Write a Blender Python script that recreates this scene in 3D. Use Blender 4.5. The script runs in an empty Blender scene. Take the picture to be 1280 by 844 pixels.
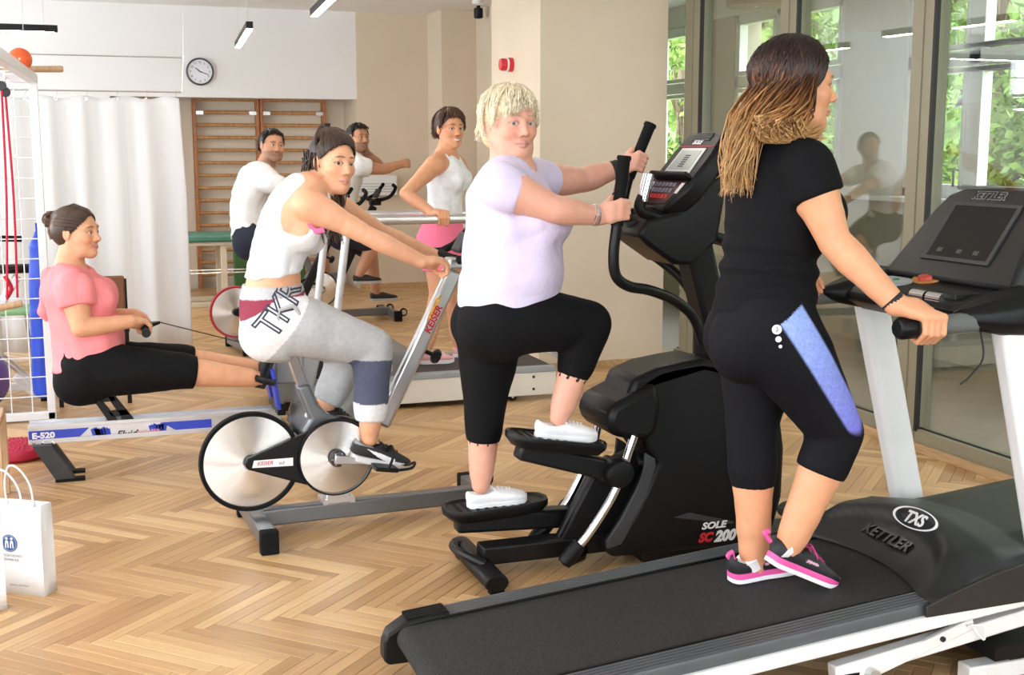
import bpy, bmesh, math, random
import numpy as np
from mathutils import Matrix, Vector
from mathutils.bvhtree import BVHTree

# ------------------------------------------------------------------ camera, world, lights, exposure
SC = bpy.context.scene
COL = SC.collection
F_PX, YAW, PIT, CAM_H = 1523.0, math.radians(19.0), math.radians(8.66), 1.55
FWD = np.array([math.sin(YAW)*math.cos(PIT), math.cos(YAW)*math.cos(PIT), -math.sin(PIT)])
RGT = np.array([math.cos(YAW), -math.sin(YAW), 0.0])
UPV = np.cross(RGT, FWD)
CAM = np.array([0.0, 0.0, CAM_H])
cam_data = bpy.data.cameras.new('camera')
cam_data.sensor_width = 36.0
cam_data.lens = F_PX*36.0/1280.0
cam_data.clip_start = 0.05
cam = bpy.data.objects.new('camera', cam_data)
COL.objects.link(cam)
cam.matrix_world = Matrix(((RGT[0], UPV[0], -FWD[0], 0), (RGT[1], UPV[1], -FWD[1], 0), (RGT[2], UPV[2], -FWD[2], CAM_H), (0, 0, 0, 1)))
SC.camera = cam
SC.view_settings.view_transform = 'Standard'
SC.view_settings.look = 'None'
SC.view_settings.gamma = 1.0
SC.view_settings.use_curve_mapping = False
SC.view_settings.exposure = 0.2

world = bpy.data.worlds.new('sky'); SC.world = world
world.use_nodes = True
wn = world.node_tree.nodes; wl = world.node_tree.links
bg = wn['Background']
bg.inputs['Color'].default_value = (0.93, 0.96, 1.0, 1)      # bright even overcast sky
bg.inputs['Strength'].default_value = 9.0

# ------------------------------------------------------------------ pixel helpers
def ray(x, y): return FWD + (x-640)/F_PX*RGT - (y-422)/F_PX*UPV
def at(x, y, d): return CAM + d*ray(x, y)
def on_floor(x, y, z=0.0):
    r = ray(x, y); return CAM + r*((z-CAM_H)/r[2])
def on_x(x, y, X):
    r = ray(x, y); return CAM + r*(X/r[0])
def on_y(x, y, Y):
    r = ray(x, y); return CAM + r*(Y/r[1])

class Frame:
    """A machine's own axes: origin on the floor, x forward, y left, z up."""
    def __init__(s, ox, oy, deg):
        a = math.radians(deg); s.a = a
        s.O = np.array([ox, oy, 0.0]); s.ex = np.array([math.cos(a), math.sin(a), 0]); s.ey = np.array([-math.sin(a), math.cos(a), 0]); s.ez = np.array([0, 0, 1.0])
    def W(s, x, y, z): return s.O + x*s.ex + y*s.ey + z*s.ez
    def P(s, px, py, yl=0.0):
        r = ray(px, py); t = (yl - (CAM-s.O)@s.ey)/(r@s.ey)
        return CAM + t*r
    def L(s, px, py, yl=0.0):
        q = s.P(px, py, yl) - s.O
        return (float(q@s.ex), yl, float(q[2]))
    def loc(s, p):
        q = np.array(p)-s.O; return (float(q@s.ex), float(q@s.ey), float(q[2]))
    def xz(s, pts, yl=0.0):
        return [(lambda t: (t[0], t[2]))(s.L(px, py, yl)) for px, py in pts]

# ------------------------------------------------------------------ materials
MATS = {}
def material(name, color, rough=0.5, metal=0.0, vary=0.06, scale=8.0, bump=0.0, bump_scale=60.0, spec=0.5, attr=None, coat=0.0, sss=0.0, emit=None, emit_s=0.0, stretch=(1, 1, 1), sheen=0.0, alpha=None, trans=0.0):
    if name in MATS: return MATS[name]
    m = bpy.data.materials.new(name); m.use_nodes = True
    nt = m.node_tree; n = nt.nodes; l = nt.links
    b = n['Principled BSDF']
    tc = n.new('ShaderNodeTexCoord'); mp = n.new('ShaderNodeMapping'); mp.inputs['Scale'].default_value = stretch
    l.new(tc.outputs['Object'], mp.inputs['Vector'])
    nz = n.new('ShaderNodeTexNoise'); nz.inputs['Scale'].default_value = scale; nz.inputs['Detail'].default_value = 3
    l.new(mp.outputs['Vector'], nz.inputs['Vector'])
    hsv = n.new('ShaderNodeHueSaturation')
    mr = n.new('ShaderNodeMapRange'); mr.inputs['From Min'].default_value = 0.3; mr.inputs['From Max'].default_value = 0.7
    mr.inputs['To Min'].default_value = 1-vary; mr.inputs['To Max'].default_value = 1+vary
    l.new(nz.outputs['Fac'], mr.inputs['Value']); l.new(mr.outputs['Result'], hsv.inputs['Value'])
    if attr:
        at_ = n.new('ShaderNodeAttribute'); at_.attribute_name = attr
        l.new(at_.outputs['Color'], hsv.inputs['Color'])
    else:
        hsv.inputs['Color'].default_value = (*color, 1)
    l.new(hsv.outputs['Color'], b.inputs['Base Color'])
    b.inputs['Roughness'].default_value = rough; b.inputs['Metallic'].default_value = metal
    b.inputs['Specular IOR Level'].default_value = spec
    b.inputs['Coat Weight'].default_value = coat
    if sheen: b.inputs['Sheen Weight'].default_value = sheen
    if trans: b.inputs['Transmission Weight'].default_value = trans
    if sss:
        b.inputs['Subsurface Weight'].default_value = sss; b.inputs['Subsurface Radius'].default_value = (0.012, 0.005, 0.003); b.inputs['Subsurface Scale'].default_value = 0.6
    if emit:
        b.inputs['Emission Color'].default_value = (*emit, 1); b.inputs['Emission Strength'].default_value = emit_s
    if bump:
        nb = n.new('ShaderNodeTexNoise'); nb.inputs['Scale'].default_value = bump_scale; nb.inputs['Detail'].default_value = 4
        l.new(mp.outputs['Vector'], nb.inputs['Vector'])
        bp = n.new('ShaderNodeBump'); bp.inputs['Strength'].default_value = bump; bp.inputs['Distance'].default_value = 0.02
        l.new(nb.outputs['Fac'], bp.inputs['Height']); l.new(bp.outputs['Normal'], b.inputs['Normal'])
    MATS[name] = m
    return m

# ------------------------------------------------------------------ scene-object helpers
def tag(o, label=None, cat=None, group=None, kind=None):
    if label: o['label'] = label
    if cat: o['category'] = cat
    if group: o['group'] = group
    if kind: o['kind'] = kind
    return o
def thing(name, label, cat, loc=(0, 0, 0), rz=0.0, group=None, parent=None):
    o = bpy.data.objects.new(name, None); COL.objects.link(o)
    o.empty_display_size = 0.1
    o.location = tuple(float(v) for v in loc); o.rotation_euler = (0, 0, rz)
    return tag(o, label, cat, group)
def link(name, me, mat=None, parent=None, smooth=True, ang=40, bevel=0.0, seg=2):
    o = bpy.data.objects.new(name, me); COL.objects.link(o)
    if mat is not None and not me.materials: me.materials.append(mat)
    if smooth:
        me.shade_smooth(); me.set_sharp_from_angle(angle=math.radians(ang))
    if parent is not None: o.parent = parent
    if bevel:
        b = o.modifiers.new('bevel', 'BEVEL'); b.width = bevel; b.segments = seg; b.limit_method = 'ANGLE'; b.angle_limit = math.radians(35)
        b.harden_normals = False
    return o

def lerp(a, b, t): return a+(b-a)*t
def nrm(v):
    v = np.array(v, float); return v/np.linalg.norm(v)
def spline(pts, n=6):
    P = [np.array(p, float) for p in pts]
    if len(P) < 3: return P
    out = []
    for i in range(len(P)-1):
        p0 = P[i-1] if i > 0 else 2*P[0]-P[1]
        p1, p2 = P[i], P[i+1]
        p3 = P[i+2] if i+2 < len(P) else 2*P[-1]-P[-2]
        for k in range(n):
            t = k/n
            out.append(0.5*((2*p1)+(p2-p0)*t+(2*p0-5*p1+4*p2-p3)*t*t+(3*p1-p0-3*p2+p3)*t**3))
    out.append(P[-1]); return out
def fillet(pts, r=0.05, n=5):
    """polyline with rounded corners"""
    P = [np.array(p, float) for p in pts]; out = [P[0]]
    for i in range(1, len(P)-1):
        a, b, c = P[i-1], P[i], P[i+1]
        la, lc = np.linalg.norm(a-b), np.linalg.norm(c-b); d = min(r, la*0.49, lc*0.49)
        q0 = b+(a-b)/la*d; q1 = b+(c-b)/lc*d
        for k in range(n+1):
            t = k/n; out.append((1-t)**2*q0+2*t*(1-t)*b+t*t*q1)
    out.append(P[-1]); return out

class MB:
    def __init__(s): s.v = []; s.f = []
    def add(s, vs, fs):
        o = len(s.v); s.v += [tuple(float(c) for c in p) for p in vs]; s.f += [tuple(i+o for i in f) for f in fs]; return s
    def box(s, x0, x1, y0, y1, z0, z1):
        vs = [(x, y, z) for x in (x0, x1) for y in (y0, y1) for z in (z0, z1)]
        return s.add(vs, [(0, 1, 3, 2), (4, 6, 7, 5), (0, 4, 5, 1), (2, 3, 7, 6), (0, 2, 6, 4), (1, 5, 7, 3)])
    def obox(s, c, ax, ay, az, hx, hy, hz):
        c = np.array(c, float); ax, ay, az = np.array(ax), np.array(ay), np.array(az)
        vs = [c+i*hx*ax+j*hy*ay+k*hz*az for i in (-1, 1) for j in (-1, 1) for k in (-1, 1)]
        return s.add(vs, [(0, 1, 3, 2), (4, 6, 7, 5), (0, 4, 5, 1), (2, 3, 7, 6), (0, 2, 6, 4), (1, 5, 7, 3)])
    def bar(s, p, q, w, h, up=(0, 0, 1)):
        p, q = np.array(p, float), np.array(q, float); a = nrm(q-p); up = np.array(up, float)
        y = nrm(np.cross(up, a)); z = np.cross(a, y)
        return s.obox((p+q)/2, a, y, z, np.linalg.norm(q-p)/2, w/2, h/2)
    def prism(s, poly, y0, y1, y0s=None):
        """polygon in (x, z), extruded along y"""
        n = len(poly); vs = [(x, y0, z) for x, z in poly]+[(x, y1, z) for x, z in poly]
        fs = [tuple(range(n)), tuple(range(2*n-1, n-1, -1))]+[(i, i+n, (i+1) % n+n, (i+1) % n) for i in range(n)]
        return s.add(vs, fs)
    def tube(s, pts, r, n=10, caps=True, flat=1.0, up=None):
        P = [np.array(p, float) for p in pts]; N = len(P)
        R = r if hasattr(r, '__len__') else [r]*N
        T = [nrm(P[min(i+1, N-1)]-P[max(i-1, 0)]) for i in range(N)]
        ref = np.array(up, float) if up is not None else (np.array([0, 0, 1.0]) if abs(T[0][2]) < 0.9 else np.array([0, 1.0, 0]))
        vs = []; nv = None
        for i in range(N):
            base = ref if (up is not None or nv is None) else nv
            nv = base-T[i]*(base@T[i]); nv = nrm(nv); b = np.cross(T[i], nv)
            for k in range(n):
                a = 2*math.pi*k/n
                vs.append(P[i]+R[i]*(math.cos(a)*b+flat*math.sin(a)*nv))
        fs = [(i*n+k, i*n+(k+1) % n, (i+1)*n+(k+1) % n, (i+1)*n+k) for i in range(N-1) for k in range(n)]
        if caps: fs += [tuple(range(n-1, -1, -1)), tuple(range((N-1)*n, N*n))]
        return s.add(vs, fs)
    def lathe(s, prof, c, axis=(0, 0, 1), n=24):
        """prof: (radius, height) list"""
        c = np.array(c, float); a = nrm(axis); u = nrm(np.cross(a, [0, 0, 1.0] if abs(a[2]) < 0.9 else [1.0, 0, 0])); w = np.cross(a, u)
        vs = []
        for r, h in prof:
            for k in range(n):
                t = 2*math.pi*k/n; vs.append(c+a*h+max(r, 1e-5)*(math.cos(t)*u+math.sin(t)*w))
        m = len(prof)
        fs = [(i*n+k, i*n+(k+1) % n, (i+1)*n+(k+1) % n, (i+1)*n+k) for i in range(m-1) for k in range(n)]
        if prof[0] == prof[-1]: return s.add(vs, fs)
        if prof[0][0] > 1e-4: fs.append(tuple(range(n-1, -1, -1)))
        if prof[-1][0] > 1e-4: fs.append(tuple(range((m-1)*n, m*n)))
        return s.add(vs, fs)
    def loft(s, rings, closed=True, caps=True):
        n = len(rings[0]); vs = [p for r in rings for p in r]; m = len(rings)
        kk = n if closed else n-1
        fs = [(i*n+k, i*n+(k+1) % n, (i+1)*n+(k+1) % n, (i+1)*n+k) for i in range(m-1) for k in range(kk)]
        if caps and closed: fs += [tuple(range(n-1, -1, -1)), tuple(range((m-1)*n, m*n))]
        return s.add(vs, fs)
    def mesh(s, name):
        me = bpy.data.meshes.new(name); me.from_pydata(s.v, [], s.f); 
        bm = bmesh.new(); bm.from_mesh(me); bmesh.ops.recalc_face_normals(bm, faces=bm.faces); bm.to_mesh(me); bm.free()
        return me
    def build(s, name, mat, parent=None, bevel=0.0, smooth=True, ang=40, seg=2):
        return link(name, s.mesh(name), mat, parent, smooth, ang, bevel, seg)

def text_part(name, body, size, mat, parent, origin, xd, yd, thick=0.001, shear=0.0, bold=0.0, align='LEFT', sx=1.0):
    """flat lettering as a thin mesh; origin and axes in the parent's space"""
    cu = bpy.data.curves.new(name, 'FONT'); cu.body = body; cu.size = size; cu.extrude = thick; cu.shear = shear; cu.offset = bold; cu.align_x = align
    cu.resolution_u = 3
    tmp = bpy.data.objects.new('tmp_text', cu); COL.objects.link(tmp)
    dg = bpy.context.evaluated_depsgraph_get(); me = bpy.data.meshes.new_from_object(tmp.evaluated_get(dg))
    bpy.data.objects.remove(tmp); bpy.data.curves.remove(cu)
    xd, yd = nrm(xd), np.array(yd, float); yd = nrm(yd-xd*(yd@xd)); zd = np.cross(xd, yd); o = np.array(origin, float)
    M = Matrix(((xd[0]*sx, yd[0], zd[0], o[0]), (xd[1]*sx, yd[1], zd[1], o[1]), (xd[2]*sx, yd[2], zd[2], o[2]), (0, 0, 0, 1)))
    me.transform(M); me.name = name
    me.materials.clear()
    return link(name, me, mat, parent, smooth=False)

# ------------------------------------------------------------------ implicit surfaces for bodies, clothes, hair and shoes
def np_mesh(name, V, Q):
    me = bpy.data.meshes.new(name)
    me.vertices.add(len(V)); me.vertices.foreach_set('co', np.ascontiguousarray(V, dtype=np.float32).ravel())
    me.loops.add(Q.size); me.loops.foreach_set('vertex_index', np.ascontiguousarray(Q, dtype=np.int32).ravel())
    me.polygons.add(len(Q)); me.polygons.foreach_set('loop_start', np.arange(0, Q.size, Q.shape[1], dtype=np.int32))
    me.polygons.foreach_set('use_smooth', np.ones(len(Q), dtype=bool))
    me.update(calc_edges=True); me.validate()
    return me
def set_col(me, C, name='col'):
    a = me.color_attributes.new(name, 'FLOAT_COLOR', 'POINT')
    C4 = np.ones((len(C), 4), np.float32); C4[:, :3] = C; a.data.foreach_set('color', C4.ravel())

def surfnet(D, xs, ys, zs):
    S = D < 0
    nx, ny, nz = D.shape
    c = np.zeros((nx-1, ny-1, nz-1), np.uint8)
    for i in (0, 1):
        for j in (0, 1):
            for k in (0, 1): c += S[i:nx-1+i, j:ny-1+j, k:nz-1+k]
    act = (c > 0) & (c < 8)
    I, J, K = np.nonzero(act); n = len(I)
    idx = np.full(act.shape, -1, np.int32); idx[I, J, K] = np.arange(n)
    acc = np.zeros((n, 3), np.float32); cnt = np.zeros(n, np.float32)
    cor = {}
    for a in (0, 1):
        for b in (0, 1):
            for d in (0, 1): cor[a, b, d] = (D[I+a, J+b, K+d], np.stack([xs[I+a], ys[J+b], zs[K+d]], 1))
    for e0 in cor:
        for ax in range(3):
            if e0[ax]: continue
            e1 = list(e0); e1[ax] = 1; e1 = tuple(e1)
            d0, p0 = cor[e0]; d1, p1 = cor[e1]
            m = (d0 < 0) != (d1 < 0)
            t = (d0[m]/(d0[m]-d1[m]))[:, None]
            t = np.clip(t, 0.02, 0.98)
            acc[m] += p0[m]+(p1[m]-p0[m])*t; cnt[m] += 1
    V = acc/cnt[:, None]
    Q = []
    for ax in range(3):
        sl0 = [slice(None)]*3; sl1 = [slice(None)]*3
        sl0[ax] = slice(0, -1); sl1[ax] = slice(1, None)
        o1, o2 = [(1, 2), (2, 0), (0, 1)][ax]
        sl0[o1] = slice(1, -1); sl1[o1] = slice(1, -1); sl0[o2] = slice(1, -1); sl1[o2] = slice(1, -1)
        A = S[tuple(sl0)]; B = S[tuple(sl1)]
        for inside_first in (True, False):
            m = (A & ~B) if inside_first else (~A & B)
            g = list(np.nonzero(m)); g[o1] = g[o1]+1; g[o2] = g[o2]+1
            def cell(d1, d2):
                h = [g[0].copy(), g[1].copy(), g[2].copy()]; h[o1] -= d1; h[o2] -= d2; return idx[h[0], h[1], h[2]]
            q = np.stack([cell(1, 1), cell(0, 1), cell(0, 0), cell(1, 0)], 1)
            Q.append(q if inside_first else q[:, ::-1])
    Q = np.concatenate(Q)
    return V, Q

def vnormals(V, Q):
    N = np.zeros_like(V); fn = np.cross(V[Q[:, 2]]-V[Q[:, 0]], V[Q[:, 3]]-V[Q[:, 1]])
    for k in range(4):
        for c in range(3): N[:, c] += np.bincount(Q[:, k], fn[:, c], len(V))
    return N/np.maximum(np.linalg.norm(N, axis=1, keepdims=True), 1e-9)
def relax(V, Q, it=1, lam=0.5):
    for _ in range(it):
        A = np.zeros_like(V); c = np.zeros(len(V))
        for k in range(4):
            for o in (1, 3):
                w = Q[:, (k+o) % 4]
                for d in range(3): A[:, d] += np.bincount(Q[:, k], V[w, d], len(V))
                c += np.bincount(Q[:, k], minlength=len(V))
        V = V+(A/np.maximum(c, 1)[:, None]-V)*lam
    return V

class Field:
    def __init__(s): s.ops = []; s.clips = []
    def cap(s, p0, p1, r0, r1=None, k=0.01, op='+', cut=()):
        s.ops.append(('c', np.array(p0, float), np.array(p1, float), r0, r0 if r1 is None else r1, cut, k, op)); return s
    def poly(s, pts, rad, k=0.01, op='+', cut=()):
        """tapered tube; cut: planes (point, normal) that trim it"""
        R = rad if hasattr(rad, '__len__') else [rad]*len(pts)
        for i in range(len(pts)-1): s.cap(pts[i], pts[i+1], R[i], R[i+1], k, op, cut)
        return s
    def ell(s, c, ax, r, k=0.01, op='+', cut=()):
        s.ops.append(('e', np.array(c, float), np.array(ax, float), np.array(r, float), cut, k, op)); return s
    def sec(s, S, k=0.01, op='+', cut=()):
        for i in range(len(S)-1): s.ops.append(('s', S[i], S[i+1], cut, k, op))
        return s
    def clip(s, p, n): s.clips.append((np.array(p, float), nrm(n))); return s
    def bounds(s):
        lo = np.full(3, 1e9); hi = -lo
        for o in s.ops:
            if o[-1] != '+': continue
            if o[0] == 'c':
                for p, r in ((o[1], o[3]), (o[2], o[4])): lo = np.minimum(lo, p-r); hi = np.maximum(hi, p+r)
            elif o[0] == 'e':
                e = np.sqrt(((o[2].T*o[3])**2).sum(1)); lo = np.minimum(lo, o[1]-e); hi = np.maximum(hi, o[1]+e)
            else:
                for c in (o[1], o[2]):
                    r = max(c['a'], c['bf'], c['bb']); lo = np.minimum(lo, c['c']-r); hi = np.maximum(hi, c['c']+r)
        return lo, hi
    def mesh(s, vox=0.006, fine=(), lo=None, hi=None):
        l0, h0 = s.bounds()
        lo = l0-3*vox if lo is None else lo; hi = h0+3*vox if hi is None else hi
        G = []
        for a in range(3):
            x = lo[a]; arr = [x]
            while x < hi[a]:
                st = vox
                for fl_, fh, fv in fine:
                    if fl_[a]-fv < x < fh[a]: st = min(st, fv)
                x += st; arr.append(x)
            G.append(np.array(arr, np.float32))
        xs, ys, zs = G
        D = np.full((len(xs), len(ys), len(zs)), 0.5, np.float32)
        for o in s.ops:
            k, op = o[-2], o[-1]; mg = max(k, 0.0)+2.5*vox+0.004
            if o[0] == 'c':
                r = max(o[3], o[4]); bl = np.minimum(o[1], o[2])-r-mg; bh = np.maximum(o[1], o[2])+r+mg
            elif o[0] == 'e':
                e = np.sqrt(((o[2].T*o[3])**2).sum(1)); bl = o[1]-e-mg; bh = o[1]+e+mg
            else:
                r = max(max(c['a'], c['bf'], c['bb']) for c in (o[1], o[2])); bl = np.minimum(o[1]['c'], o[2]['c'])-r-mg; bh = np.maximum(o[1]['c'], o[2]['c'])+r+mg
            i0 = [int(np.searchsorted(G[a], bl[a])) for a in range(3)]; i1 = [int(np.searchsorted(G[a], bh[a])) for a in range(3)]
            if any(i1[a] <= i0[a] for a in range(3)): continue
            sl = tuple(slice(i0[a], i1[a]) for a in range(3))
            X = xs[sl[0]][:, None, None]; Y = ys[sl[1]][None, :, None]; Z = zs[sl[2]][None, None, :]
            if o[0] == 'c':
                p, q = o[1].astype(np.float32), o[2].astype(np.float32); v = q-p; L2 = float(v@v)+1e-12
                x, y, z = X-p[0], Y-p[1], Z-p[2]
                t = np.clip((x*v[0]+y*v[1]+z*v[2])/L2, 0, 1)
                d = np.sqrt((x-t*v[0])**2+(y-t*v[1])**2+(z-t*v[2])**2)-(o[3]+t*(o[4]-o[3]))
            elif o[0] == 'e':
                c = o[1].astype(np.float32); A = o[2]; r = o[3]
                x, y, z = X-c[0], Y-c[1], Z-c[2]
                e = 0
                for a in range(3): e = e+((x*A[a][0]+y*A[a][1]+z*A[a][2])/r[a])**2
                d = ((np.sqrt(e)-1)*float(min(r))).astype(np.float32)
            else:
                A_, B_ = o[1], o[2]; c = A_['c']; v = B_['c']-c; L = np.linalg.norm(v)+1e-9; L2 = L*L
                lv = nrm(A_['l']+B_['l']); fv = nrm(A_['f']+B_['f'])
                x, y, z = X-np.float32(c[0]), Y-np.float32(c[1]), Z-np.float32(c[2])
                t = np.clip((x*v[0]+y*v[1]+z*v[2])/L2, 0, 1)
                x = x-t*v[0]; y = y-t*v[1]; z = z-t*v[2]
                u = x*lv[0]+y*lv[1]+z*lv[2]; w = x*fv[0]+y*fv[1]+z*fv[2]; h = (x*v[0]+y*v[1]+z*v[2])/L
                a = A_['a']+t*(B_['a']-A_['a']); b = np.where(w > 0, A_['bf']+t*(B_['bf']-A_['bf']), A_['bb']+t*(B_['bb']-A_['bb']))
                mn = np.minimum(a, b)
                d = ((np.sqrt((u/a)**2+(w/b)**2+(h/(mn*0.7))**2)-1)*mn).astype(np.float32)
            for cp, cn in o[-3]:
                cn = nrm(cn); d = np.maximum(d, (X-cp[0])*cn[0]+(Y-cp[1])*cn[1]+(Z-cp[2])*cn[2]).astype(np.float32)
            E0 = D[sl]
            if op == '+':
                if k > 0:
                    hh = np.maximum(k-np.abs(E0-d), 0)/k; D[sl] = np.minimum(E0, d)-hh*hh*k*0.25
                else: D[sl] = np.minimum(E0, d)
            else:
                d = -d
                if k > 0:
                    hh = np.maximum(k-np.abs(E0-d), 0)/k; D[sl] = np.maximum(E0, d)+hh*hh*k*0.25
                else: D[sl] = np.maximum(E0, d)
        for p, n_ in s.clips:
            np.maximum(D, ((xs-p[0])*n_[0])[:, None, None]+((ys-p[1])*n_[1])[None, :, None]+((zs-p[2])*n_[2])[None, None, :], out=D)
        return surfnet(D, xs, ys, zs)

# the machines' places on the floor
EL = Frame(1.30, 4.14, 0)
TM = Frame(.929, 3.089, 0)
BK = Frame(.58, 4.90, 3)
BK2 = Frame(1.05, 9.66, 8)
BK3 = Frame(1.62, 11.05, 6)
RW = Frame(0, 6.10, 0)
T2 = Frame(0, 7.45, 0)

# ------------------------------------------------------------------ people
def sstep(e0, e1, x):
    t = np.clip((x-e0)/(e1-e0), 0, 1); return t*t*(3-2*t)

def wave_noise(V, scale, seed, n=5):
    rs = np.random.RandomState(seed); out = np.zeros(len(V))
    for i in range(n):
        d = rs.normal(size=3); d /= np.linalg.norm(d)
        out += np.sin(V@d*scale*rs.uniform(0.6, 1.7)+rs.uniform(0, 6.28)+1.3*np.sin(V@rs.normal(size=3)*scale*0.35))
    return out/n

class Human:
    """One person: joints J (world), build B; fields for the body and for what is worn."""
    def __init__(s, J, B):
        s.J = {k: np.array(v, float) for k, v in J.items()}; s.B = dict(
            hip=(.175, .115, .135), crotch=(.165, .10, .125), waist=(.142, .112, .10), rib=(.148, .115, .105), pit=(.150, .105, .115), sho=(.125, .072, .088),
            bust=0.0, butt=.0, belly=0.0, sh_r=.052, ua=.047, el=.038, fa=.041, wr=.026, th0=.098, th1=.084, kn=.057, ca=.056, an=.035, neck=.050, head=1.0)
        s.B.update(B)
        J = s.J
        hl = nrm(J['hipL']-J['hipR']); sl = nrm(J['shL']-J['shR'])
        pel = (J['hipL']+J['hipR'])/2; nk = J['neck']
        mid = J.get('mid', (pel+nk)/2)
        ctrl = [2*pel-lerp(pel, mid, .5)+np.array([0, 0, 0.0]), pel, mid, nk]
        curve = lambda t: (1-t)**2*pel+2*t*(1-t)*(2*mid-.5*(pel+nk))+t*t*nk
        s.curve = curve
        S = []
        for key, t in (('crotch', -.13), ('hip', .0), ('hip', .13), ('waist', .42), ('rib', .66), ('pit', .84), ('sho', .95)):
            a, bf, bb = s.B[key]
            if key == 'hip' and t > .1: a, bf, bb = lerp(np.array(s.B['hip']), np.array(s.B['waist']), .35)
            c = curve(t); l = nrm(lerp(hl, sl, max(0, min(1, (t-.1)/.7))))
            up = nrm(curve(t+.05)-curve(t-.05)); f = nrm(np.cross(l, up)); l2 = nrm(np.cross(up, f))
            S.append(dict(c=c, l=l2, f=f, up=up, a=a, bf=bf, bb=bb, t=t))
        s.S = S; s.R = s.resample(S, 4)
        s.fwd = nrm(np.cross(sl, nrm(curve(.95)-curve(.7)))); s.sl = sl; s.hl = hl; s.pel = pel
        s.hf = nrm(np.cross(hl, nrm(curve(.1)-curve(-.1))))
        s.arm = {}; s.leg = {}
        for q in 'LR':
            if 'el'+q in J: s.arm[q] = s.limb(J['sh'+q], J['el'+q], J['wr'+q], [(0, s.B['sh_r']), (.25, s.B['ua']*1.05), (.6, s.B['ua']), (1, s.B['el'])], [(0, s.B['el']), (.25, s.B['fa']), (.6, lerp(s.B['fa'], s.B['wr'], .5)), (1, s.B['wr'])])
            if 'kn'+q in J: s.leg[q] = s.limb(J['hip'+q], J['kn'+q], J['an'+q], [(0, s.B['th0']), (.3, s.B['th0']*.97), (.65, s.B['th1']*.9), (1, s.B['kn'])], [(0, s.B['kn']), (.28, s.B['ca']), (.6, lerp(s.B['ca'], s.B['an'], .5)), (1, s.B['an'])])
    def resample(s, S, n):
        out = []
        for i in range(len(S)-1):
            p = [S[max(i-1, 0)], S[i], S[i+1], S[min(i+2, len(S)-1)]]
            for k in range(n):
                t = k/n; d = {}
                for key in ('c', 'l', 'f', 'a', 'bf', 'bb', 't'):
                    a0, a1, a2, a3 = (q[key] for q in p)
                    d[key] = 0.5*((2*a1)+(a2-a0)*t+(2*a0-5*a1+4*a2-a3)*t*t+(3*a1-a0-3*a2+a3)*t**3)
                out.append(d)
        out.append(S[-1]); return out
    def limb(s, p0, p1, p2, ra, rb):
        pts = []; rad = []
        def r_at(tab, t):
            for (t0, a), (t1, b) in zip(tab, tab[1:]):
                if t <= t1:
                    u = (t-t0)/(t1-t0); u = u*u*(3-2*u); return lerp(a, b, u)
            return tab[-1][1]
        for k in range(7): t = k/6; pts.append(lerp(p0, p1, t)); rad.append(r_at(ra, t))
        for k in range(1, 8): t = k/7; pts.append(lerp(p1, p2, t)); rad.append(r_at(rb, t))
        return pts, rad
    def part(s, lim, t0, t1, grow=0.0):
        """stretch of a limb; t in 0..2 (1 = the elbow or knee)"""
        pts, rad = lim; T = np.array([k/6 for k in range(7)]+[1+k/7 for k in range(1, 8)])
        ts = sorted([t0, t1]+[t for t in T if t0+.02 < t < t1-.02])
        P = [np.array([np.interp(t, T, [p[a] for p in pts]) for a in range(3)]) for t in ts]
        R = [float(np.interp(t, T, rad))+grow for t in ts]
        return P, R
    def grown(s, t0, t1, grow, fac=1.0):
        out = []
        for d in s.R:
            if t0-1e-6 <= d['t'] <= t1+1e-6:
                e = dict(d); e['a'] = d['a']*fac+grow; e['bf'] = d['bf']*fac+grow; e['bb'] = d['bb']*fac+grow; out.append(e)
        return out
    def bumps(s, f, grow=0.0, bust=True, butt=True, k=.03):
        B = s.B
        if bust and B['bust']:
            d = s.S[4]; up = nrm(d['up'])
            for q in (-1, 1):
                r = B['bust']; f.ell(d['c']+d['l']*q*.075+d['f']*(d['bf']-.02)+up*(-.0), (d['f'], d['l'], up), (r+grow, r*1.05+grow, r*1.1+grow), k)
        if B['belly']:
            d = s.S[3]; r = B['belly']
            f.ell(d['c']+d['f']*(d['bf']-.05)-d['up']*.06, (d['f'], d['l'], d['up']), (.06+r+grow, .125+r+grow, .11+r+grow), .05)
        if butt and B['butt']:
            d = s.S[1]; r = B['butt']
            for q in (-1, 1): f.ell(d['c']+d['l']*q*.075-d['f']*(d['bb']-.07)-d['up']*.04, (d['f'], d['l'], d['up']), (r+grow, r+grow, r*1.1+grow), k)
    def shoulder(s, f, q, t_end, grow=0.0, cut=False):
        J = s.J; B = s.B; P, R = s.part(s.arm[q], 0, t_end, grow)
        f.poly([lerp(s.curve(.9), J['sh'+q], .45)]+P, [B['sh_r']*.95+grow]+R, .035, cut=[(P[-1], J['el'+q]-J['sh'+q])] if cut else ())
        f.poly([s.curve(1.0)+.01*s.fwd, lerp(s.curve(.98), J['sh'+q], .6), J['sh'+q]], [.045+grow*.7, .042+grow, B['sh_r']*.90+grow], .04)   # trapezius and shoulder
    def body_field(s):
        f = Field(); J = s.J; B = s.B
        f.sec(s.R, .012); s.bumps(f)
        for q, lim in s.leg.items(): f.poly(lim[0], lim[1], .03)
        for q, lim in s.leg.items():                               # calf and kneecap
            pass
        for q, lim in s.arm.items():
            s.shoulder(f, q, .45)
            P, R = s.part(lim, .45, 2); f.poly(P, R, .012)
        return f

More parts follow.
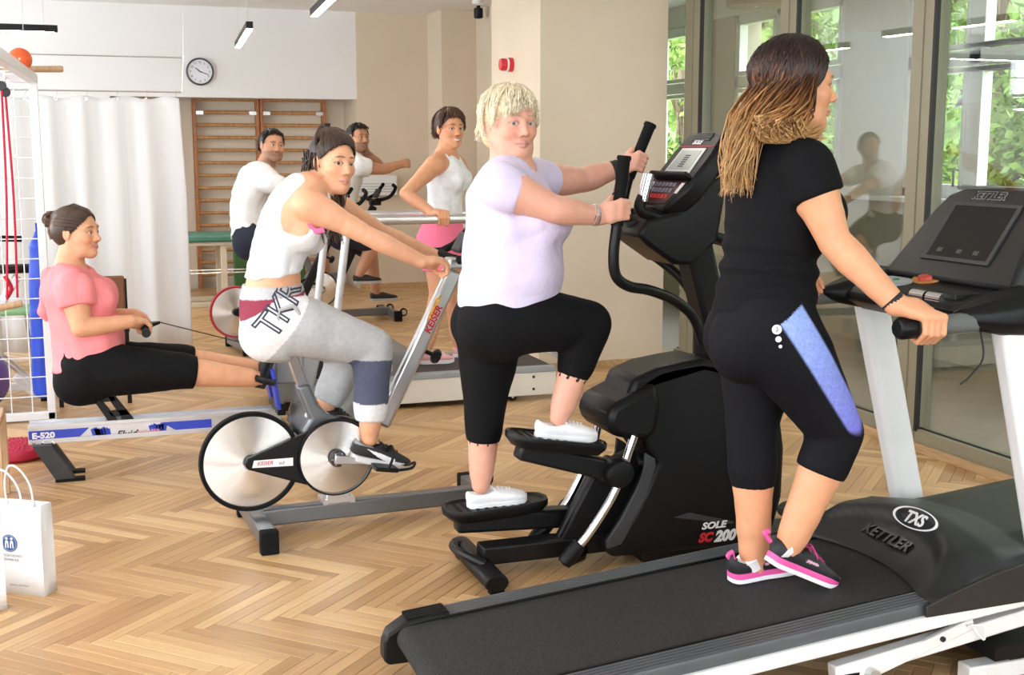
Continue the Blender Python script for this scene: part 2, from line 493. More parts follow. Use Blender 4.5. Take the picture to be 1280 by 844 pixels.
# ---- head
def head_axes(face, up):
    f = nrm(face); u = np.array(up, float); u = nrm(u-f*(u@f)); l = np.cross(u, f); return f, l, u
def add_head(F, H, s, hc, face, up, smile=0.0, wide=1.0, jaw=1.0, nose=1.0, neck_r=.05):
    f, l, u = head_axes(face, up); hc = np.array(hc, float); A = (f, l, u)
    P = lambda a, b, c: hc+s*(a*f+b*wide*l+c*u)
    E = lambda a, b, c, r, k, op='+': F.ell(P(a, b, c), A, (r[0]*s, r[1]*s*wide, r[2]*s), k*s, op)
    nb = H.curve(1.0)
    F.poly([H.curve(.93), nb, lerp(nb, P(-.03, 0, -.05), .5), P(-.028, 0, -.045)], [neck_r*1.25, neck_r*1.08, neck_r, neck_r], .04)
    E(-.016, 0, .035, (.097, .077, .083), .02)
    E(.028, 0, .0, (.064, .066, .088), .02)
    E(.034, 0, -.042, (.056, .056*jaw, .062), .03)
    for q in (-1, 1):
        F.poly([P(.0, q*.052*jaw, -.05), P(.04, q*.036*jaw, -.088), P(.066, q*.012, -.1)], [.020*s, .017*s, .015*s], .03*s)
        E(.056, q*.042, -.024, (.026, .023, .021), .02)
        if smile: E(.068, q*.038, -.036, (.018, .016, .014), .015)
        F.poly([P(.086, q*.012, .022), P(.081, q*.035, .024), P(.066, q*.053, .018)], [.008*s, .0085*s, .007*s], .014*s)
    E(.07, 0, -.1, (.019, .022, .016), .02)
    for q in (-1, 1): E(.1, q*.033, .001, (.013, .02, .0115), .012, '-')
    F.cap(P(.089, 0, .01), P(.107, 0, -.028), .0085*s, .011*s*nose, .012*s)
    E(.108, 0, -.033, (.013*nose, .0115*nose, .0105), .006)
    for q in (-1, 1): E(.097, q*.0125, -.037, (.011, .0075*nose, .008), .005)
    for q in (-1, 1):
        E(.0785, q*.0325, .001, (.0142, .0150, .0142), .004)
        E(.094, q*.0325, .0, (.012, .0135, .0046), .002, '-')
    mw = .022+.006*smile
    for q in (-1, 1):
        F.poly([P(.097, 0, -.0645), P(.0935, q*.012, -.0640), P(.083, q*mw, -.067+.006*smile)], [.0058*s, .005*s, .003*s], .006*s)
        F.poly([P(.0955, 0, -.0745), P(.092, q*.010, -.0738), P(.083, q*mw*.93, -.069+.006*smile)], [.0066*s, .0055*s, .003*s], .006*s)
        E(-.008, q*.0785, -.006, (.019, .0085, .031), .006)
        E(-.004, q*.087, -.002, (.010, .006, .018), .004, '-')
    return P, A
def face_color(V, C, hc, face, up, s, lip, brow, smile=0.0, wide=1.0, blush=.5, teeth=False, beard=None, skin_dark=None):
    f, l, u = head_axes(face, up); R = V-np.array(hc); a = R@f/s; b = R@l/s/wide; c = R@u/s
    near = (np.abs(b) < .12) & (np.abs(c) < .16) & (np.abs(a) < .16)
    ab = np.abs(b)
    def blend(m, col):
        m = (m*near)[:, None]; C[:] = C*(1-m)+np.array(col)*m
    base = C.mean(0)
    fr = sstep(.03, .06, a)
    blend(blush*.5*fr*np.exp(-((ab-.045)/.022)**2-((c+.03)/.022)**2), base*np.array([1.04, .72, .70]))
    blend(blush*.35*fr*np.exp(-(b/.016)**2-((c+.033)/.018)**2), base*np.array([1.03, .76, .74]))
    cy = -.0695+.006*smile*(ab/.024)**2
    mw = .026+.006*smile
    m = 1-sstep(.75, 1.1, np.sqrt((b/mw)**2+((c-cy)/.0105)**2)); blend(.8*m*sstep(.07, .08, a), lip)
    line = np.exp(-((c-cy)/.0018)**2)*(ab < mw)*sstep(.07, .08, a)
    if teeth: blend((1-sstep(.7, 1.0, np.sqrt((b/(mw*.8))**2+((c-cy)/.0048)**2)))*sstep(.07, .08, a), (.85, .82, .78))
    else: blend(line*.75, np.array(lip)*.35)  # shade of the mouth crease, put into the lip colour
    by = .0245+.003*np.cos((ab-.03)*60)-.0035*sstep(.04, .056, ab)
    m = (1-sstep(.0018, .0046, np.abs(c-by)))*sstep(.010, .015, ab)*(1-sstep(.046, .056, ab))*sstep(.04, .05, a); blend(m*.85, brow)
    e = np.sqrt(((ab-.0325)/.0165)**2+((c-.001)/.0072)**2)
    m = (1-sstep(.0, .35, np.abs(e-1)))*sstep(.05, .06, a)*np.where(c > 0, 1, .45); blend(m*.8, np.array(brow)*.5)
    m = (1-sstep(.006, .008, np.hypot(b, 0)))*0; 
    for q in (-1, 1): blend((1-sstep(.002, .0045, np.hypot((b-q*.008), (c+.043))))*sstep(.085, .09, a), base*.35)
    if beard is not None:
        m = sstep(.0, .03, a)*(1-sstep(-.052, -.035, c))*.55; 
        m = np.maximum(m, (1-sstep(.006, .012, np.abs(c+.052)))*(ab < .03)*.5*sstep(.05, .06, a)); blend(m, beard)

def eyes(parent, hc, face, up, s, iris=(.12, .09, .06), wide=1.0, gaze=(0, 0), look=None):
    f, l, u = head_axes(face, up); wm = material('eye', (1, 1, 1), .15, vary=0, attr='col')
    for q in (-1, 1):
        c = np.array(hc)+s*(.0788*f+q*.0325*wide*l+.0005*u); r = .0131*s
        g = nrm(f+gaze[0]*l+gaze[1]*u) if look is None else nrm(.35*f+.65*nrm(np.array(look)-c)); gl = nrm(np.cross(u, g)); gu = np.cross(g, gl)
        V = []; Cc = []; n = 20
        th = [0, 8, 14, 20, 26, 29, 34, 45, 60, 80, 110, 150]
        for t in th:
            for k in range(n):
                p = 2*math.pi*k/n; V.append(c+r*(math.cos(math.radians(t))*g+math.sin(math.radians(t))*(math.cos(p)*gl+math.sin(p)*gu)))
                Cc.append((.01, .01, .01) if t < 14 else iris if t < 27 else (.03, .02, .02) if t < 30 else (.78, .75, .73))
        Q = np.array([(i*n+k, (i+1)*n+k, (i+1)*n+(k+1) % n, i*n+(k+1) % n) for i in range(len(th)-1) for k in range(n)])
        me = np_mesh('eye', np.array(V), Q); set_col(me, np.array(Cc)); link('eye', me, wm, parent, smooth=False)

# ---- hands
def grip_hand(F, wrist, bar, axis, rb, over, thumb=1, s=1.0, curl=1.0, cover=(0.35, 1.0)):
    """Hand closed round a bar. axis: bar direction that points to the index-finger side; over: side the knuckles pass over."""
    B = nrm(axis); bar = np.array(bar, float); w = np.array(wrist, float)-bar; w = w-B*(w@B); e1 = nrm(w)
    e2 = np.cross(B, e1)
    if e2@np.array(over, float) < 0: e2 = -e2
    pt = lambda deg, rad, t: bar+B*t+rad*(math.cos(math.radians(deg))*e1+math.sin(math.radians(deg))*e2)
    offs = [.030, .010, -.010, -.029]; fr = [.0090, .0094, .0090, .0080]; ln = [.95, 1.05, 1.0, .85]
    W = np.array(wrist, float)
    for o, r, L in zip(offs, fr, ln):
        o *= s; r *= s
        k0 = pt(62, rb+.019*s, o); k1 = pt(118*L**.3, rb+.013*s, o*.96); k2 = pt(185*L**.3, rb+.010*s, o*.92); k3 = pt(250*L**.3*curl, rb+.010*s, o*.88)
        mc = W+B*o*.55
        F.poly([lerp(mc, k0, .08), lerp(mc, k0, .55)+e2*.004*s, k0], [.0135*s, .0125*s, r*1.22], .014*s)
        F.poly([k0, k1], [r*1.15, r*1.02], .005*s); F.poly([k1, k2, k3], [r*1.02, r*.95, r*.86], .0025*s)
    heel = pt(8, rb+.016*s, 0)
    F.poly([W, lerp(W, heel, .6), heel], [.024*s, .022*s, .016*s], .02*s)
    t0 = lerp(W, pt(5, rb+.012*s, .02*s), .45)+B*.014*s; t1 = pt(-25, rb+.016*s, .036*s); t2 = pt(-75, rb+.012*s, .040*s); t3 = pt(-135, rb+.010*s, .036*s)
    F.poly([t0, t1], [.0165*s, .0125*s], .014*s); F.poly([t1, t2, t3], [.0118*s, .0105*s, .009*s], .004*s)

def relaxed_hand(F, wrist, d, palm, side, s=1.0, curl=35):
    """open hand: d along the fingers, palm normal, side towards the thumb"""
    d = nrm(d); n = np.array(palm, float); n = nrm(n-d*(n@d)); b = np.array(side, float); b = nrm(b-d*(b@d)-n*(b@n)); W = np.array(wrist, float)
    for o, r, L in zip([.028, .009, -.010, -.028], [.009, .0094, .009, .008], [.068, .076, .071, .056]):
        k0 = W+(d*.085+b*o)*s; F.poly([W+b*o*.5*s, lerp(W, k0, .6)+b*o*.1, k0], [.014*s, .0125*s, r*1.2*s], .014*s)
        a = math.radians(curl*.5); p = k0
        for i, (fr_, w) in enumerate(((.45, .5), (.32, 1.1), (.25, 1.6))):
            aa = math.radians(curl)*w; q = p+s*L*fr_*(math.cos(aa)*d+math.sin(aa)*n); F.poly([p, q], [r*s*(1.05-.08*i), r*s*(.97-.08*i)], .003*s); p = q
    t0 = W+(d*.02+b*.018)*s; t1 = W+(d*.05+b*.045+n*.012)*s; t2 = W+(d*.08+b*.052+n*.02)*s; t3 = W+(d*.104+b*.05+n*.024)*s
    F.poly([t0, t1], [.017*s, .013*s], .014*s); F.poly([t1, t2, t3], [.012*s, .0105*s, .0088*s], .004*s)

# ---- turning fields into objects
def skin_mat(): return material('skin', (1, 1, 1), .48, vary=.05, scale=35, attr='col', sss=.12, bump=.05, bump_scale=220, spec=.4)
def cloth(name, part, F, vox, mat, parent, wr=0.0, wscale=30, seed=1, col=None, sm=2, shape=None, fine=(), fold=0.0):
    V, Q = F.mesh(vox, fine); V = relax(V.astype(float), Q, sm, .5)
    if wr or fold or shape is not None:
        N = vnormals(V, Q)
        if wr: V = V+N*(wr*wave_noise(V, wscale, seed))[:, None]
        if fold: V = V+N*(fold*(np.abs(wave_noise(V*np.array([1, 1, .45]), 34, seed+1, 4))*1.6-.5+.5*wave_noise(V*np.array([.6, .6, 1]), 52, seed+2, 4)))[:, None]
        if shape is not None: V = shape(V, N)
    me = np_mesh(part, V, Q)
    if col is not None: set_col(me, col(V))
    o = link(part, me, mat, parent, smooth=False); o['_'] = 0; del o['_']
    return o, V, Q

def strand_mesh(name, paths, mat, parent, n=4):
    """paths: list of (points, radii, colours)"""
    VV = []; QQ = []; CC = []; off = 0
    for pts, rad, cols in paths:
        P = np.array(pts, float); N = len(P); T = np.gradient(P, axis=0); T /= np.maximum(np.linalg.norm(T, axis=1, keepdims=True), 1e-9)
        ref = np.array([.31, .47, .82]); b = np.cross(T, ref); b /= np.linalg.norm(b, axis=1, keepdims=True); c = np.cross(T, b)
        a = np.arange(n)*2*np.pi/n
        V = P[:, None, :]+np.array(rad)[:, None, None]*(np.cos(a)[None, :, None]*b[:, None, :]+np.sin(a)[None, :, None]*c[:, None, :])
        VV.append(V.reshape(-1, 3)); CC.append(np.repeat(np.array(cols, float), n, axis=0))
        i = np.arange(N-1)[:, None]*n; k = np.arange(n)[None, :]; k2 = (k+1) % n
        QQ.append((np.stack([i+k, i+k2, i+n+k2, i+n+k], -1).reshape(-1, 4))+off); off += N*n
    me = np_mesh(name, np.concatenate(VV), np.concatenate(QQ)); set_col(me, np.concatenate(CC))
    return link(name, me, mat, parent, smooth=False)
def hair_mat(): return material('hair', (1, 1, 1), .42, vary=.25, scale=90, attr='col', spec=.45)

def shoe(parent, heel, toe, up, length=.27, width=.095, height=.085, collar=.06, upper=(.9, .9, .9), sole=(.9, .9, .9), mid=None, sole_h=.022, name='shoe', lace=(.9, .9, .9), paint=None, vox=.0045, toe_h=.045, open_r=.045, ankle=None, mat_r=.6, bend=0.0):
    """heel/toe: floor points under the heel and the toe; built as upper, sole and laces"""
    h = np.array(heel, float); d = nrm(np.array(toe, float)-h); u = np.array(up, float); u = nrm(u-d*(u@d)); l = np.cross(u, d); A = (d, l, u)
    P = lambda a, b, c: h+d*a*length+l*b*width+u*c
    F = Field(); z0 = sole_h*.6
    S = []
    for t, w, hh in ((.07, .30, height), (.2, .36, height*1.02), (.36, .37, height*.96), (.52, .42, height*.78), (.68, .48, toe_h*1.18), (.82, .47, toe_h*.98), (.93, .36, toe_h*.8)):
        S.append(dict(c=P(t, 0, z0+hh*.46), l=l, f=u, a=w*width, bf=(hh-z0)*.56, bb=hh*.56, t=t))
    F.sec(Human.resample(None, S, 3), .006, cut=[(P(0, 0, sole_h*.55), -u)])
    if ankle is not None:
        a = np.array(ankle, float); c0 = P(.24, 0, height*.75)
        F.ell(lerp(P(.24, 0, height*.98), a, .16), A, (open_r*1.15, open_r*.82, .026), .012, '-')
    V, Q = F.mesh(vox); V = relax(V.astype(float), Q, 2, .5)
    me = np_mesh('upper', V, Q)
    rel = V-h; loc = np.stack([rel@d/length, rel@l/width, rel@u], 1)
    C = np.tile(np.array(upper, float), (len(V), 1))
    if paint: paint(loc, C)
    set_col(me, C)
    o = bpy.data.objects.new(name, me); COL.objects.link(o); o.parent = parent
    me.materials.append(material('shoe_upper', (1, 1, 1), mat_r, attr='col', vary=.05, scale=60, bump=.12, bump_scale=400))
    out = [(.0, .0), (.02, .22), (.1, .33), (.25, .37), (.42, .38), (.58, .46), (.72, .50), (.85, .45), (.95, .30), (1.0, .0)]
    ring = spline([np.array(q) for q in out], 3); ring = [(a, b) for a, b in ring]+[(a, -b) for a, b in ring[-2:0:-1]]
    def slab(nm, z_a, z_b, col, grow):
        mb = MB(); lift = lambda a: .010*max(0, (a-.75)/.25)**2+.006*max(0, (.12-a)/.12)**2
        mb.loft([[P(a, b*g, z+lift(a)) for a, b in ring] for z, g in ((z_a, grow*.96), (lerp(z_a, z_b, .3), grow), (z_b, grow*.99))])
        mm = material('shoe_sole_%d_%d_%d' % tuple(int(c*99) for c in col), col, .55, vary=.04)
        return mb.build(nm, mm, o)
    if mid is None: slab('sole', 0.0, sole_h, sole, 1.03)
    else: slab('sole', 0.0, sole_h*.5, sole, 1.03); slab('midsole', sole_h*.5, sole_h*1.15, mid, 1.02)
    if lace is not None:
        mb = MB()
        def top(t):                                              # height of the instep at t
            i = np.argmin(np.abs(loc[:, 0]-t)+np.abs(loc[:, 1])*.6-loc[:, 2]*4); return loc[i, 2]
        for k in range(5):
            t = .44+.065*k; z = top(t)
            mb.tube([P(t, -.26, z-.007), P(t+.01, 0, z+.0045), P(t, .26, z-.007)], .0028, 5)
            if k < 4: mb.tube([P(t, -.24, z-.005), P(t+.035, 0, z+.003), P(t+.065, .24, z-.011)], .0024, 5)
        z = top(.42); b0 = P(.42, 0, z+.002)
        for q in (-1, 1):
            mb.tube(spline([b0, P(.40, q*.2, z+.016), P(.44, q*.36, z+.006), P(.47, q*.16, z+.004), b0], 3), .002, 5)
            mb.tube(spline([b0, P(.45, q*.25, z+.008), P(.52, q*.42, z-.016)], 3), .002, 5)
        mb.build('laces', material('lace_%d_%d_%d' % tuple(int(c*99) for c in lace), lace, .8), o)
    return o

def finish_body(name, label, H, F, skin, hd, vox=.006, hv=.0032, lip=(.55, .2, .18), brow=(.1, .06, .04), group=None, hands=(), **kw):
    fine = []
    if hd: fine.append((hd['c']-.13, hd['c']+.13, hv))
    for w in hands: fine.append((np.array(w)-.09, np.array(w)+.09, .0042))
    V, Q = F.mesh(vox, fine); V = V.astype(float); V = relax(V, Q, 1, .4)
    C = np.tile(np.array(skin, float), (len(V), 1))
    C *= (1+.05*wave_noise(V, 40, 3))[:, None]
    if hd: face_color(V, C, hd['c'], hd['f'], hd['u'], hd['s'], lip, brow, **{k: v for k, v in hd.items() if k in ('smile', 'wide', 'blush', 'teeth', 'beard')})
    me = np_mesh(name, V, Q); set_col(me, np.clip(C, 0, 1))
    o = link(name, me, skin_mat(), None, smooth=False); tag(o, label, 'person', group)
    if hd and hd.get('eyes', True): eyes(o, hd['c'], hd['f'], hd['u'], hd['s'], hd.get('iris', (.1, .07, .05)), hd.get('wide', 1.0), hd.get('gaze', (0, 0)), hd.get('look'))
    return o, V, Q
# ================================================================== the room
CEIL = 3.08; GX = 4.09
M_white = material('white_paint', (.80, .81, .81), .8, vary=.02, scale=2, bump=.03, bump_scale=120)
M_beige = material('beige_paint', (.68, .585, .455), .8, vary=.025, scale=2, bump=.03, bump_scale=120)
M_ceil = material('ceiling_paint', (.84, .84, .84), .9, vary=.02, scale=2)
M_frame = material('olive_beige_metal', (.25, .228, .155), .45, vary=.04, scale=4)
M_gasket = material('black_gasket', (.01, .01, .01), .6)
M_pvc = material('white_window_plastic', (.80, .82, .84), .4, vary=.02)
M_oak = material('oak_trim', (.50, .32, .16), .5, vary=.2, scale=6, stretch=(8, 1, 8))

def struct(o): o['kind'] = 'structure'; return o
def sbox(name, b, m, parent=None, bevel=0.0):
    mb = MB(); mb.box(*b); o = mb.build(name, m, parent, bevel)
    return struct(o) if parent is None else o

# floor: oak herringbone, blades at 45 degrees, zigzag rows along the room
floor = sbox('floor', (-3.2, GX+.1, -3.0, 14.5, -.06, -.0125), material('floor_screed', (.10, .055, .025), .9))
def wood_mat(name, use_attr):
    m = bpy.data.materials.new(name); m.use_nodes = True; nt = m.node_tree; n = nt.nodes; l = nt.links; b = n['Principled BSDF']
    uv = n.new('ShaderNodeUVMap'); uv.uv_map = 'UVMap'
    rnd = n.new('ShaderNodeAttribute'); rnd.attribute_name = 'tone'
    if use_attr: val = rnd.outputs['Fac']
    else: oi = n.new('ShaderNodeObjectInfo'); val = oi.outputs['Random']
    comb = n.new('ShaderNodeCombineXYZ'); mul = n.new('ShaderNodeMath'); mul.operation = 'MULTIPLY'; mul.inputs[1].default_value = 57.0
    l.new(val, mul.inputs[0]); l.new(mul.outputs[0], comb.inputs['Z'])
    add = n.new('ShaderNodeVectorMath'); add.operation = 'ADD'; l.new(uv.outputs[0], add.inputs[0]); l.new(comb.outputs[0], add.inputs[1])
    mp = n.new('ShaderNodeMapping'); mp.inputs['Scale'].default_value = (2.2, 38, 1); l.new(add.outputs[0], mp.inputs['Vector'])
    nz = n.new('ShaderNodeTexNoise'); nz.inputs['Scale'].default_value = 1.6; nz.inputs['Detail'].default_value = 5; nz.inputs['Distortion'].default_value = .6
    l.new(mp.outputs[0], nz.inputs['Vector'])
    r1 = n.new('ShaderNodeValToRGB'); e = r1.color_ramp.elements
    e[0].position = 0; e[0].color = (.40, .225, .095, 1); e[1].position = 1; e[1].color = (.66, .435, .215, 1)
    k = r1.color_ramp.elements.new(.35); k.color = (.50, .295, .135, 1); k = r1.color_ramp.elements.new(.7); k.color = (.575, .355, .165, 1)
    l.new(val, r1.inputs[0])
    mr = n.new('ShaderNodeMapRange'); mr.inputs['From Min'].default_value = .3; mr.inputs['From Max'].default_value = .7; mr.inputs['To Min'].default_value = .86; mr.inputs['To Max'].default_value = 1.1
    l.new(nz.outputs['Fac'], mr.inputs['Value'])
    hs = n.new('ShaderNodeHueSaturation'); l.new(r1.outputs[0], hs.inputs['Color']); l.new(mr.outputs[0], hs.inputs['Value'])
    l.new(hs.outputs[0], b.inputs['Base Color'])
    rr = n.new('ShaderNodeMapRange'); rr.inputs['To Min'].default_value = .28; rr.inputs['To Max'].default_value = .42; l.new(nz.outputs['Fac'], rr.inputs['Value']); l.new(rr.outputs[0], b.inputs['Roughness'])
    b.inputs['Specular IOR Level'].default_value = .45
    bp = n.new('ShaderNodeBump'); bp.inputs['Strength'].default_value = .06; l.new(nz.outputs['Fac'], bp.inputs['Height']); l.new(bp.outputs[0], b.inputs['Normal'])
    return m
PL, PW = .49, .0505
def plank_geo(L, W):
    g = .0006; c = .0012; h = .012
    x0, x1, y0, y1 = g, L-g, g, W-g
    vs = [(x0, y0, -h), (x1, y0, -h), (x1, y1, -h), (x0, y1, -h), (x0, y0, -c), (x1, y0, -c), (x1, y1, -c), (x0, y1, -c), (x0+c, y0+c, 0), (x1-c, y0+c, 0), (x1-c, y1-c, 0), (x0+c, y1-c, 0)]
    fs = [(0, 1, 5, 4), (1, 2, 6, 5), (2, 3, 7, 6), (3, 0, 4, 7), (4, 5, 9, 8), (5, 6, 10, 9), (6, 7, 11, 10), (7, 4, 8, 11), (8, 9, 10, 11)]
    return vs, fs
U45 = np.array([math.cos(-math.pi/4), math.sin(-math.pi/4)]); V45 = np.array([math.cos(math.pi/4), math.sin(math.pi/4)])
planks = []
offset = np.array([.0, 3.935])
for i in range(-160, 400):
    for j in range(-40, 40):
        for kind in (0, 1):
            a = np.array([i*PW, i*PW])+np.array([j*PL, -j*PL])
            if kind: a = a+np.array([PL, PW-PL])
            size = (PL, PW) if kind == 0 else (PW, PL)
            cc = a+np.array(size)/2; p = offset+cc[0]*U45+cc[1]*V45
            if -1.7 < p[0] < GX+.12 and 1.9 < p[1] < 14.2: planks.append((kind, offset+a[0]*U45+a[1]*V45, p))
def pscore(p):                                                    # size in the picture, for blades inside the frame
    q = np.array([p[0], p[1], 0])-CAM; d = q@FWD
    if d < .5: return 0
    x = 640+F_PX*(q@RGT)/d; y = 422-F_PX*(q@UPV)/d
    if not (-40 < x < 1320 and y < 880): return 0
    hid = (p[0] > .95 and p[1] < 3.62+.19*(p[0]-1))               # under the nearer treadmill
    return 0 if hid else 1/d**2
planks.sort(key=lambda t: -pscore(t[2]))
wm1 = wood_mat('oak_blade', False); wm2 = wood_mat('oak_blades_far', True)
vs, fs = plank_geo(PL, PW)
pm = bpy.data.meshes.new('plank'); pm.from_pydata(vs, [], fs); pm.materials.append(wm1)
uvl = pm.uv_layers.new(name='UVMap')
for lp in pm.loops: uvl.data[lp.index].uv = (vs[lp.vertex_index][0], vs[lp.vertex_index][1])
for kind, org, p in planks[:300]:
    o = bpy.data.objects.new('plank', pm); COL.objects.link(o); o.parent = floor
    if kind == 0: o.location = (org[0], org[1], 0); o.rotation_euler = (0, 0, -math.pi/4)
    else: o.location = (org[0]+PW*U45[0], org[1]+PW*U45[1], 0); o.rotation_euler = (0, 0, math.pi/4)
rest = planks[300:]; nv = len(vs); base = np.array(vs); rng = np.random.RandomState(8)
VV = np.zeros((len(rest)*nv, 3)); FF = []; uvs = np.zeros((len(rest)*nv, 2)); tone = np.zeros(len(rest)*nv)
for i, (kind, org, p) in enumerate(rest):
    a = -math.pi/4 if kind == 0 else math.pi/4; o2 = np.array(org) if kind == 0 else np.array(org)+PW*U45
    c, s_ = math.cos(a), math.sin(a); sl = slice(i*nv, (i+1)*nv)
    VV[sl, 0] = o2[0]+base[:, 0]*c-base[:, 1]*s_; VV[sl, 1] = o2[1]+base[:, 0]*s_+base[:, 1]*c; VV[sl, 2] = base[:, 2]
    uvs[sl] = base[:, :2]; tone[sl] = rng.uniform(0, 1); FF.append(np.array(fs)+i*nv)
FF = np.concatenate(FF); me = np_mesh('parquet_planks', VV, FF); me.shade_flat()
uvl = me.uv_layers.new(name='UVMap'); uvl.data.foreach_set('uv', uvs[FF.ravel()].astype(np.float32).ravel())
ta = me.attributes.new('tone', 'FLOAT', 'POINT'); ta.data.foreach_set('value', tone.astype(np.float32))
o = link('parquet_planks', me, wm2, floor, smooth=False); o['kind'] = 'stuff'

# ceiling and solid walls
sbox('ceiling', (-3.4, 6.3, -3.2, 14.7, CEIL, CEIL+.2), M_ceil)
YB = 13.65
sbox('wall_back', (-3.4, 2.87, YB, YB+.25, 2.13, CEIL), M_white)            # white bulkhead over the niche
M_niche = material('brightened_beige_paint', (.80, .73, .61), .8, vary=.02, scale=2)  # wall beige raised in colour, so the niche looks better lit
sbox('wall_niche', (.2, 3.0, 14.4, 14.6, -.06, CEIL), M_niche)
sbox('wall_niche_side', (.0, .25, 13.85, 14.6, -.06, CEIL), M_niche)
sbox('wall_back_white', (-3.4, .25, YB, YB+.2, -.06, 2.13), M_white)
sbox('wall_back_beige', (2.87, GX+.2, YB, YB+1, -.06, CEIL), M_beige)
sbox('wall_pillar', (2.98, 3.952, 8.06, 9.14, 0, CEIL), M_beige, bevel=.004)
sbox('wall_pillar_far', (3.69, GX+.2, 13.08, YB+.02, -.02, CEIL), M_beige, bevel=.004)
sbox('wall_side', (GX, GX+.2, 9.0, 14.6, 0, CEIL), M_beige)
for i, b in enumerate(((2.968, 3.964, 8.048, 9.15, 0, .05), (2.87, GX, YB-.012, YB, 0, .06), (3.678, GX, 13.068, YB, 0, .05))): sbox('baseboard_%s' % ('pillar', 'back', 'far')[i], b, M_oak)

# daylight side of the room (to the left of and behind the camera): walls with rows of windows
def window_wall(name, axis, pos, lo, hi, cuts, z0, z1, thick=.2, sgn=-1):
    root = None; spans = []; c = lo
    for a, b in cuts: spans.append((c, a, 0, CEIL)); spans.append((a, b, 0, z0)); spans.append((a, b, z1, CEIL)); c = b
    spans.append((c, hi, 0, CEIL)); mb = MB()
    for a, b, p, q in spans:
        if b-a < 1e-3 or q-p < 1e-3: continue
        if axis == 'x': mb.box(min(pos, pos+sgn*thick), max(pos, pos+sgn*thick), a, b, p, q)
        else: mb.box(a, b, min(pos, pos+sgn*thick), max(pos, pos+sgn*thick), p, q)
    return struct(mb.build(name, M_white))
left_cuts = [(-1.9, .3), (.7, 2.9), (3.3, 5.5), (5.9, 8.1), (8.5, 10.7), (11.1, 13.3)]
back_cuts = [(-2.8, -.9), (-.5, 1.4), (1.8, 3.7)]
window_wall('wall_left', 'x', -3.2, -3.0, 14.5, left_cuts, .85, 2.85)
window_wall('wall_front', 'y', -3.0, -3.4, 4.3, back_cuts, .5, 2.85)
def casement(name, axis, pos, a, b, z0, z1, mid=True, transom=None, parent=None, depth=.07, fw=.06):
    """white framed window in an opening; children: frame, pane"""
    mb = MB()
    def bx(a0, a1, p, q, d=depth):
        if axis == 'x': mb.box(pos-d/2, pos+d/2, a0, a1, p, q)
        else: mb.box(a0, a1, pos-d/2, pos+d/2, p, q)
    bx(a, a+fw, z0, z1); bx(b-fw, b, z0, z1); bx(a, b, z0, z0+fw); bx(a, b, z1-fw, z1)
    cs = [(a+b)/2] if mid is True else (mid or [])
    for c in cs: bx(c-fw*.9, c+fw*.9, z0, z1)
    if transom:
        bx(a, b, transom-fw*.75, transom+fw*.75)
    o = mb.build(name, M_pvc, parent, bevel=.006)
    if parent is None: struct(o)
    # sash rims
    for k, (c0, c1) in enumerate(zip([a]+cs, cs+[b])):
        for (p, q) in ([(z0, transom), (transom, z1)] if transom else [(z0, z1)]):
            mb = MB(); i = fw*.95; w = .035
            x0, x1, p0, q0 = c0+i, c1-i, p+i, q-i
            bx2 = lambda a0, a1, p_, q_: mb.box(pos-.045, pos+.045, a0, a1, p_, q_) if axis == 'x' else mb.box(a0, a1, pos-.045, pos+.045, p_, q_)
            bx2(x0, x0+w, p0, q0); bx2(x1-w, x1, p0, q0); bx2(x0, x1, p0, p0+w); bx2(x0, x1, q0-w, q0)
            mb.build('sash', M_pvc, o, bevel=.004)
    return o
for i, (a, b) in enumerate(left_cuts): casement('window_%d' % (i+1), 'x', -3.28, a, b, .85, 2.85, True, 2.2)
for i, (a, b) in enumerate(back_cuts): casement('window_%d' % (i+7), 'y', -3.08, a, b, .5, 2.85, True, 2.2)

# glazed partition on the right
def glass_mat():
    m = bpy.data.materials.new('pane_glass'); m.use_nodes = True; nt = m.node_tree; n = nt.nodes; l = nt.links
    n.remove(n['Principled BSDF']); out = n['Material Output']
    t = n.new('ShaderNodeBsdfTransparent'); t.inputs[0].default_value = (.88, .90, .88, 1); g = n.new('ShaderNodeBsdfGlossy'); g.inputs['Roughness'].default_value = .0; g.inputs['Color'].default_value = (1, 1, 1, 1)
    fr = n.new('ShaderNodeLayerWeight'); fr.inputs['Blend'].default_value = .5
    pw = n.new('ShaderNodeMath'); pw.operation = 'POWER'; pw.inputs[1].default_value = 3.0; l.new(fr.outputs['Facing'], pw.inputs[0])
    mr = n.new('ShaderNodeMapRange'); mr.inputs['To Min'].default_value = .07; mr.inputs['To Max'].default_value = .9; l.new(pw.outputs[0], mr.inputs['Value'])
    mx = n.new('ShaderNodeMixShader'); l.new(mr.outputs[0], mx.inputs[0]); l.new(t.outputs[0], mx.inputs[1]); l.new(g.outputs[0], mx.inputs[2]); l.new(mx.outputs[0], out.inputs[0])
    return m
M_glass = glass_mat()
gw = struct(bpy.data.objects.new('wall_right', None)); COL.objects.link(gw); gw.location = (GX, 0, 0)
mul = [(7.745, 7.965), (6.515, 6.70), (5.24, 5.41), (3.95, 4.12), (2.66, 2.83), (1.37, 1.54), (.08, .25), (-1.2, -1.03), (-2.5, -2.33)]
for a, b in mul:
    mb = MB(); mb.box(-.05, .05, a, b, .0, CEIL); mb.build('mullion', M_frame, gw, bevel=.004)
    mb = MB(); mb.box(-.052, -.03, a-.022, a, .1, CEIL-.05); mb.build('gasket', M_gasket, gw)
    mb = MB(); mb.box(-.058, -.05, lerp(a, b, .42), lerp(a, b, .5), .0, CEIL); mb.build('frame_bead', M_frame, gw)
mul2 = [(8.06, 8.1)]+mul
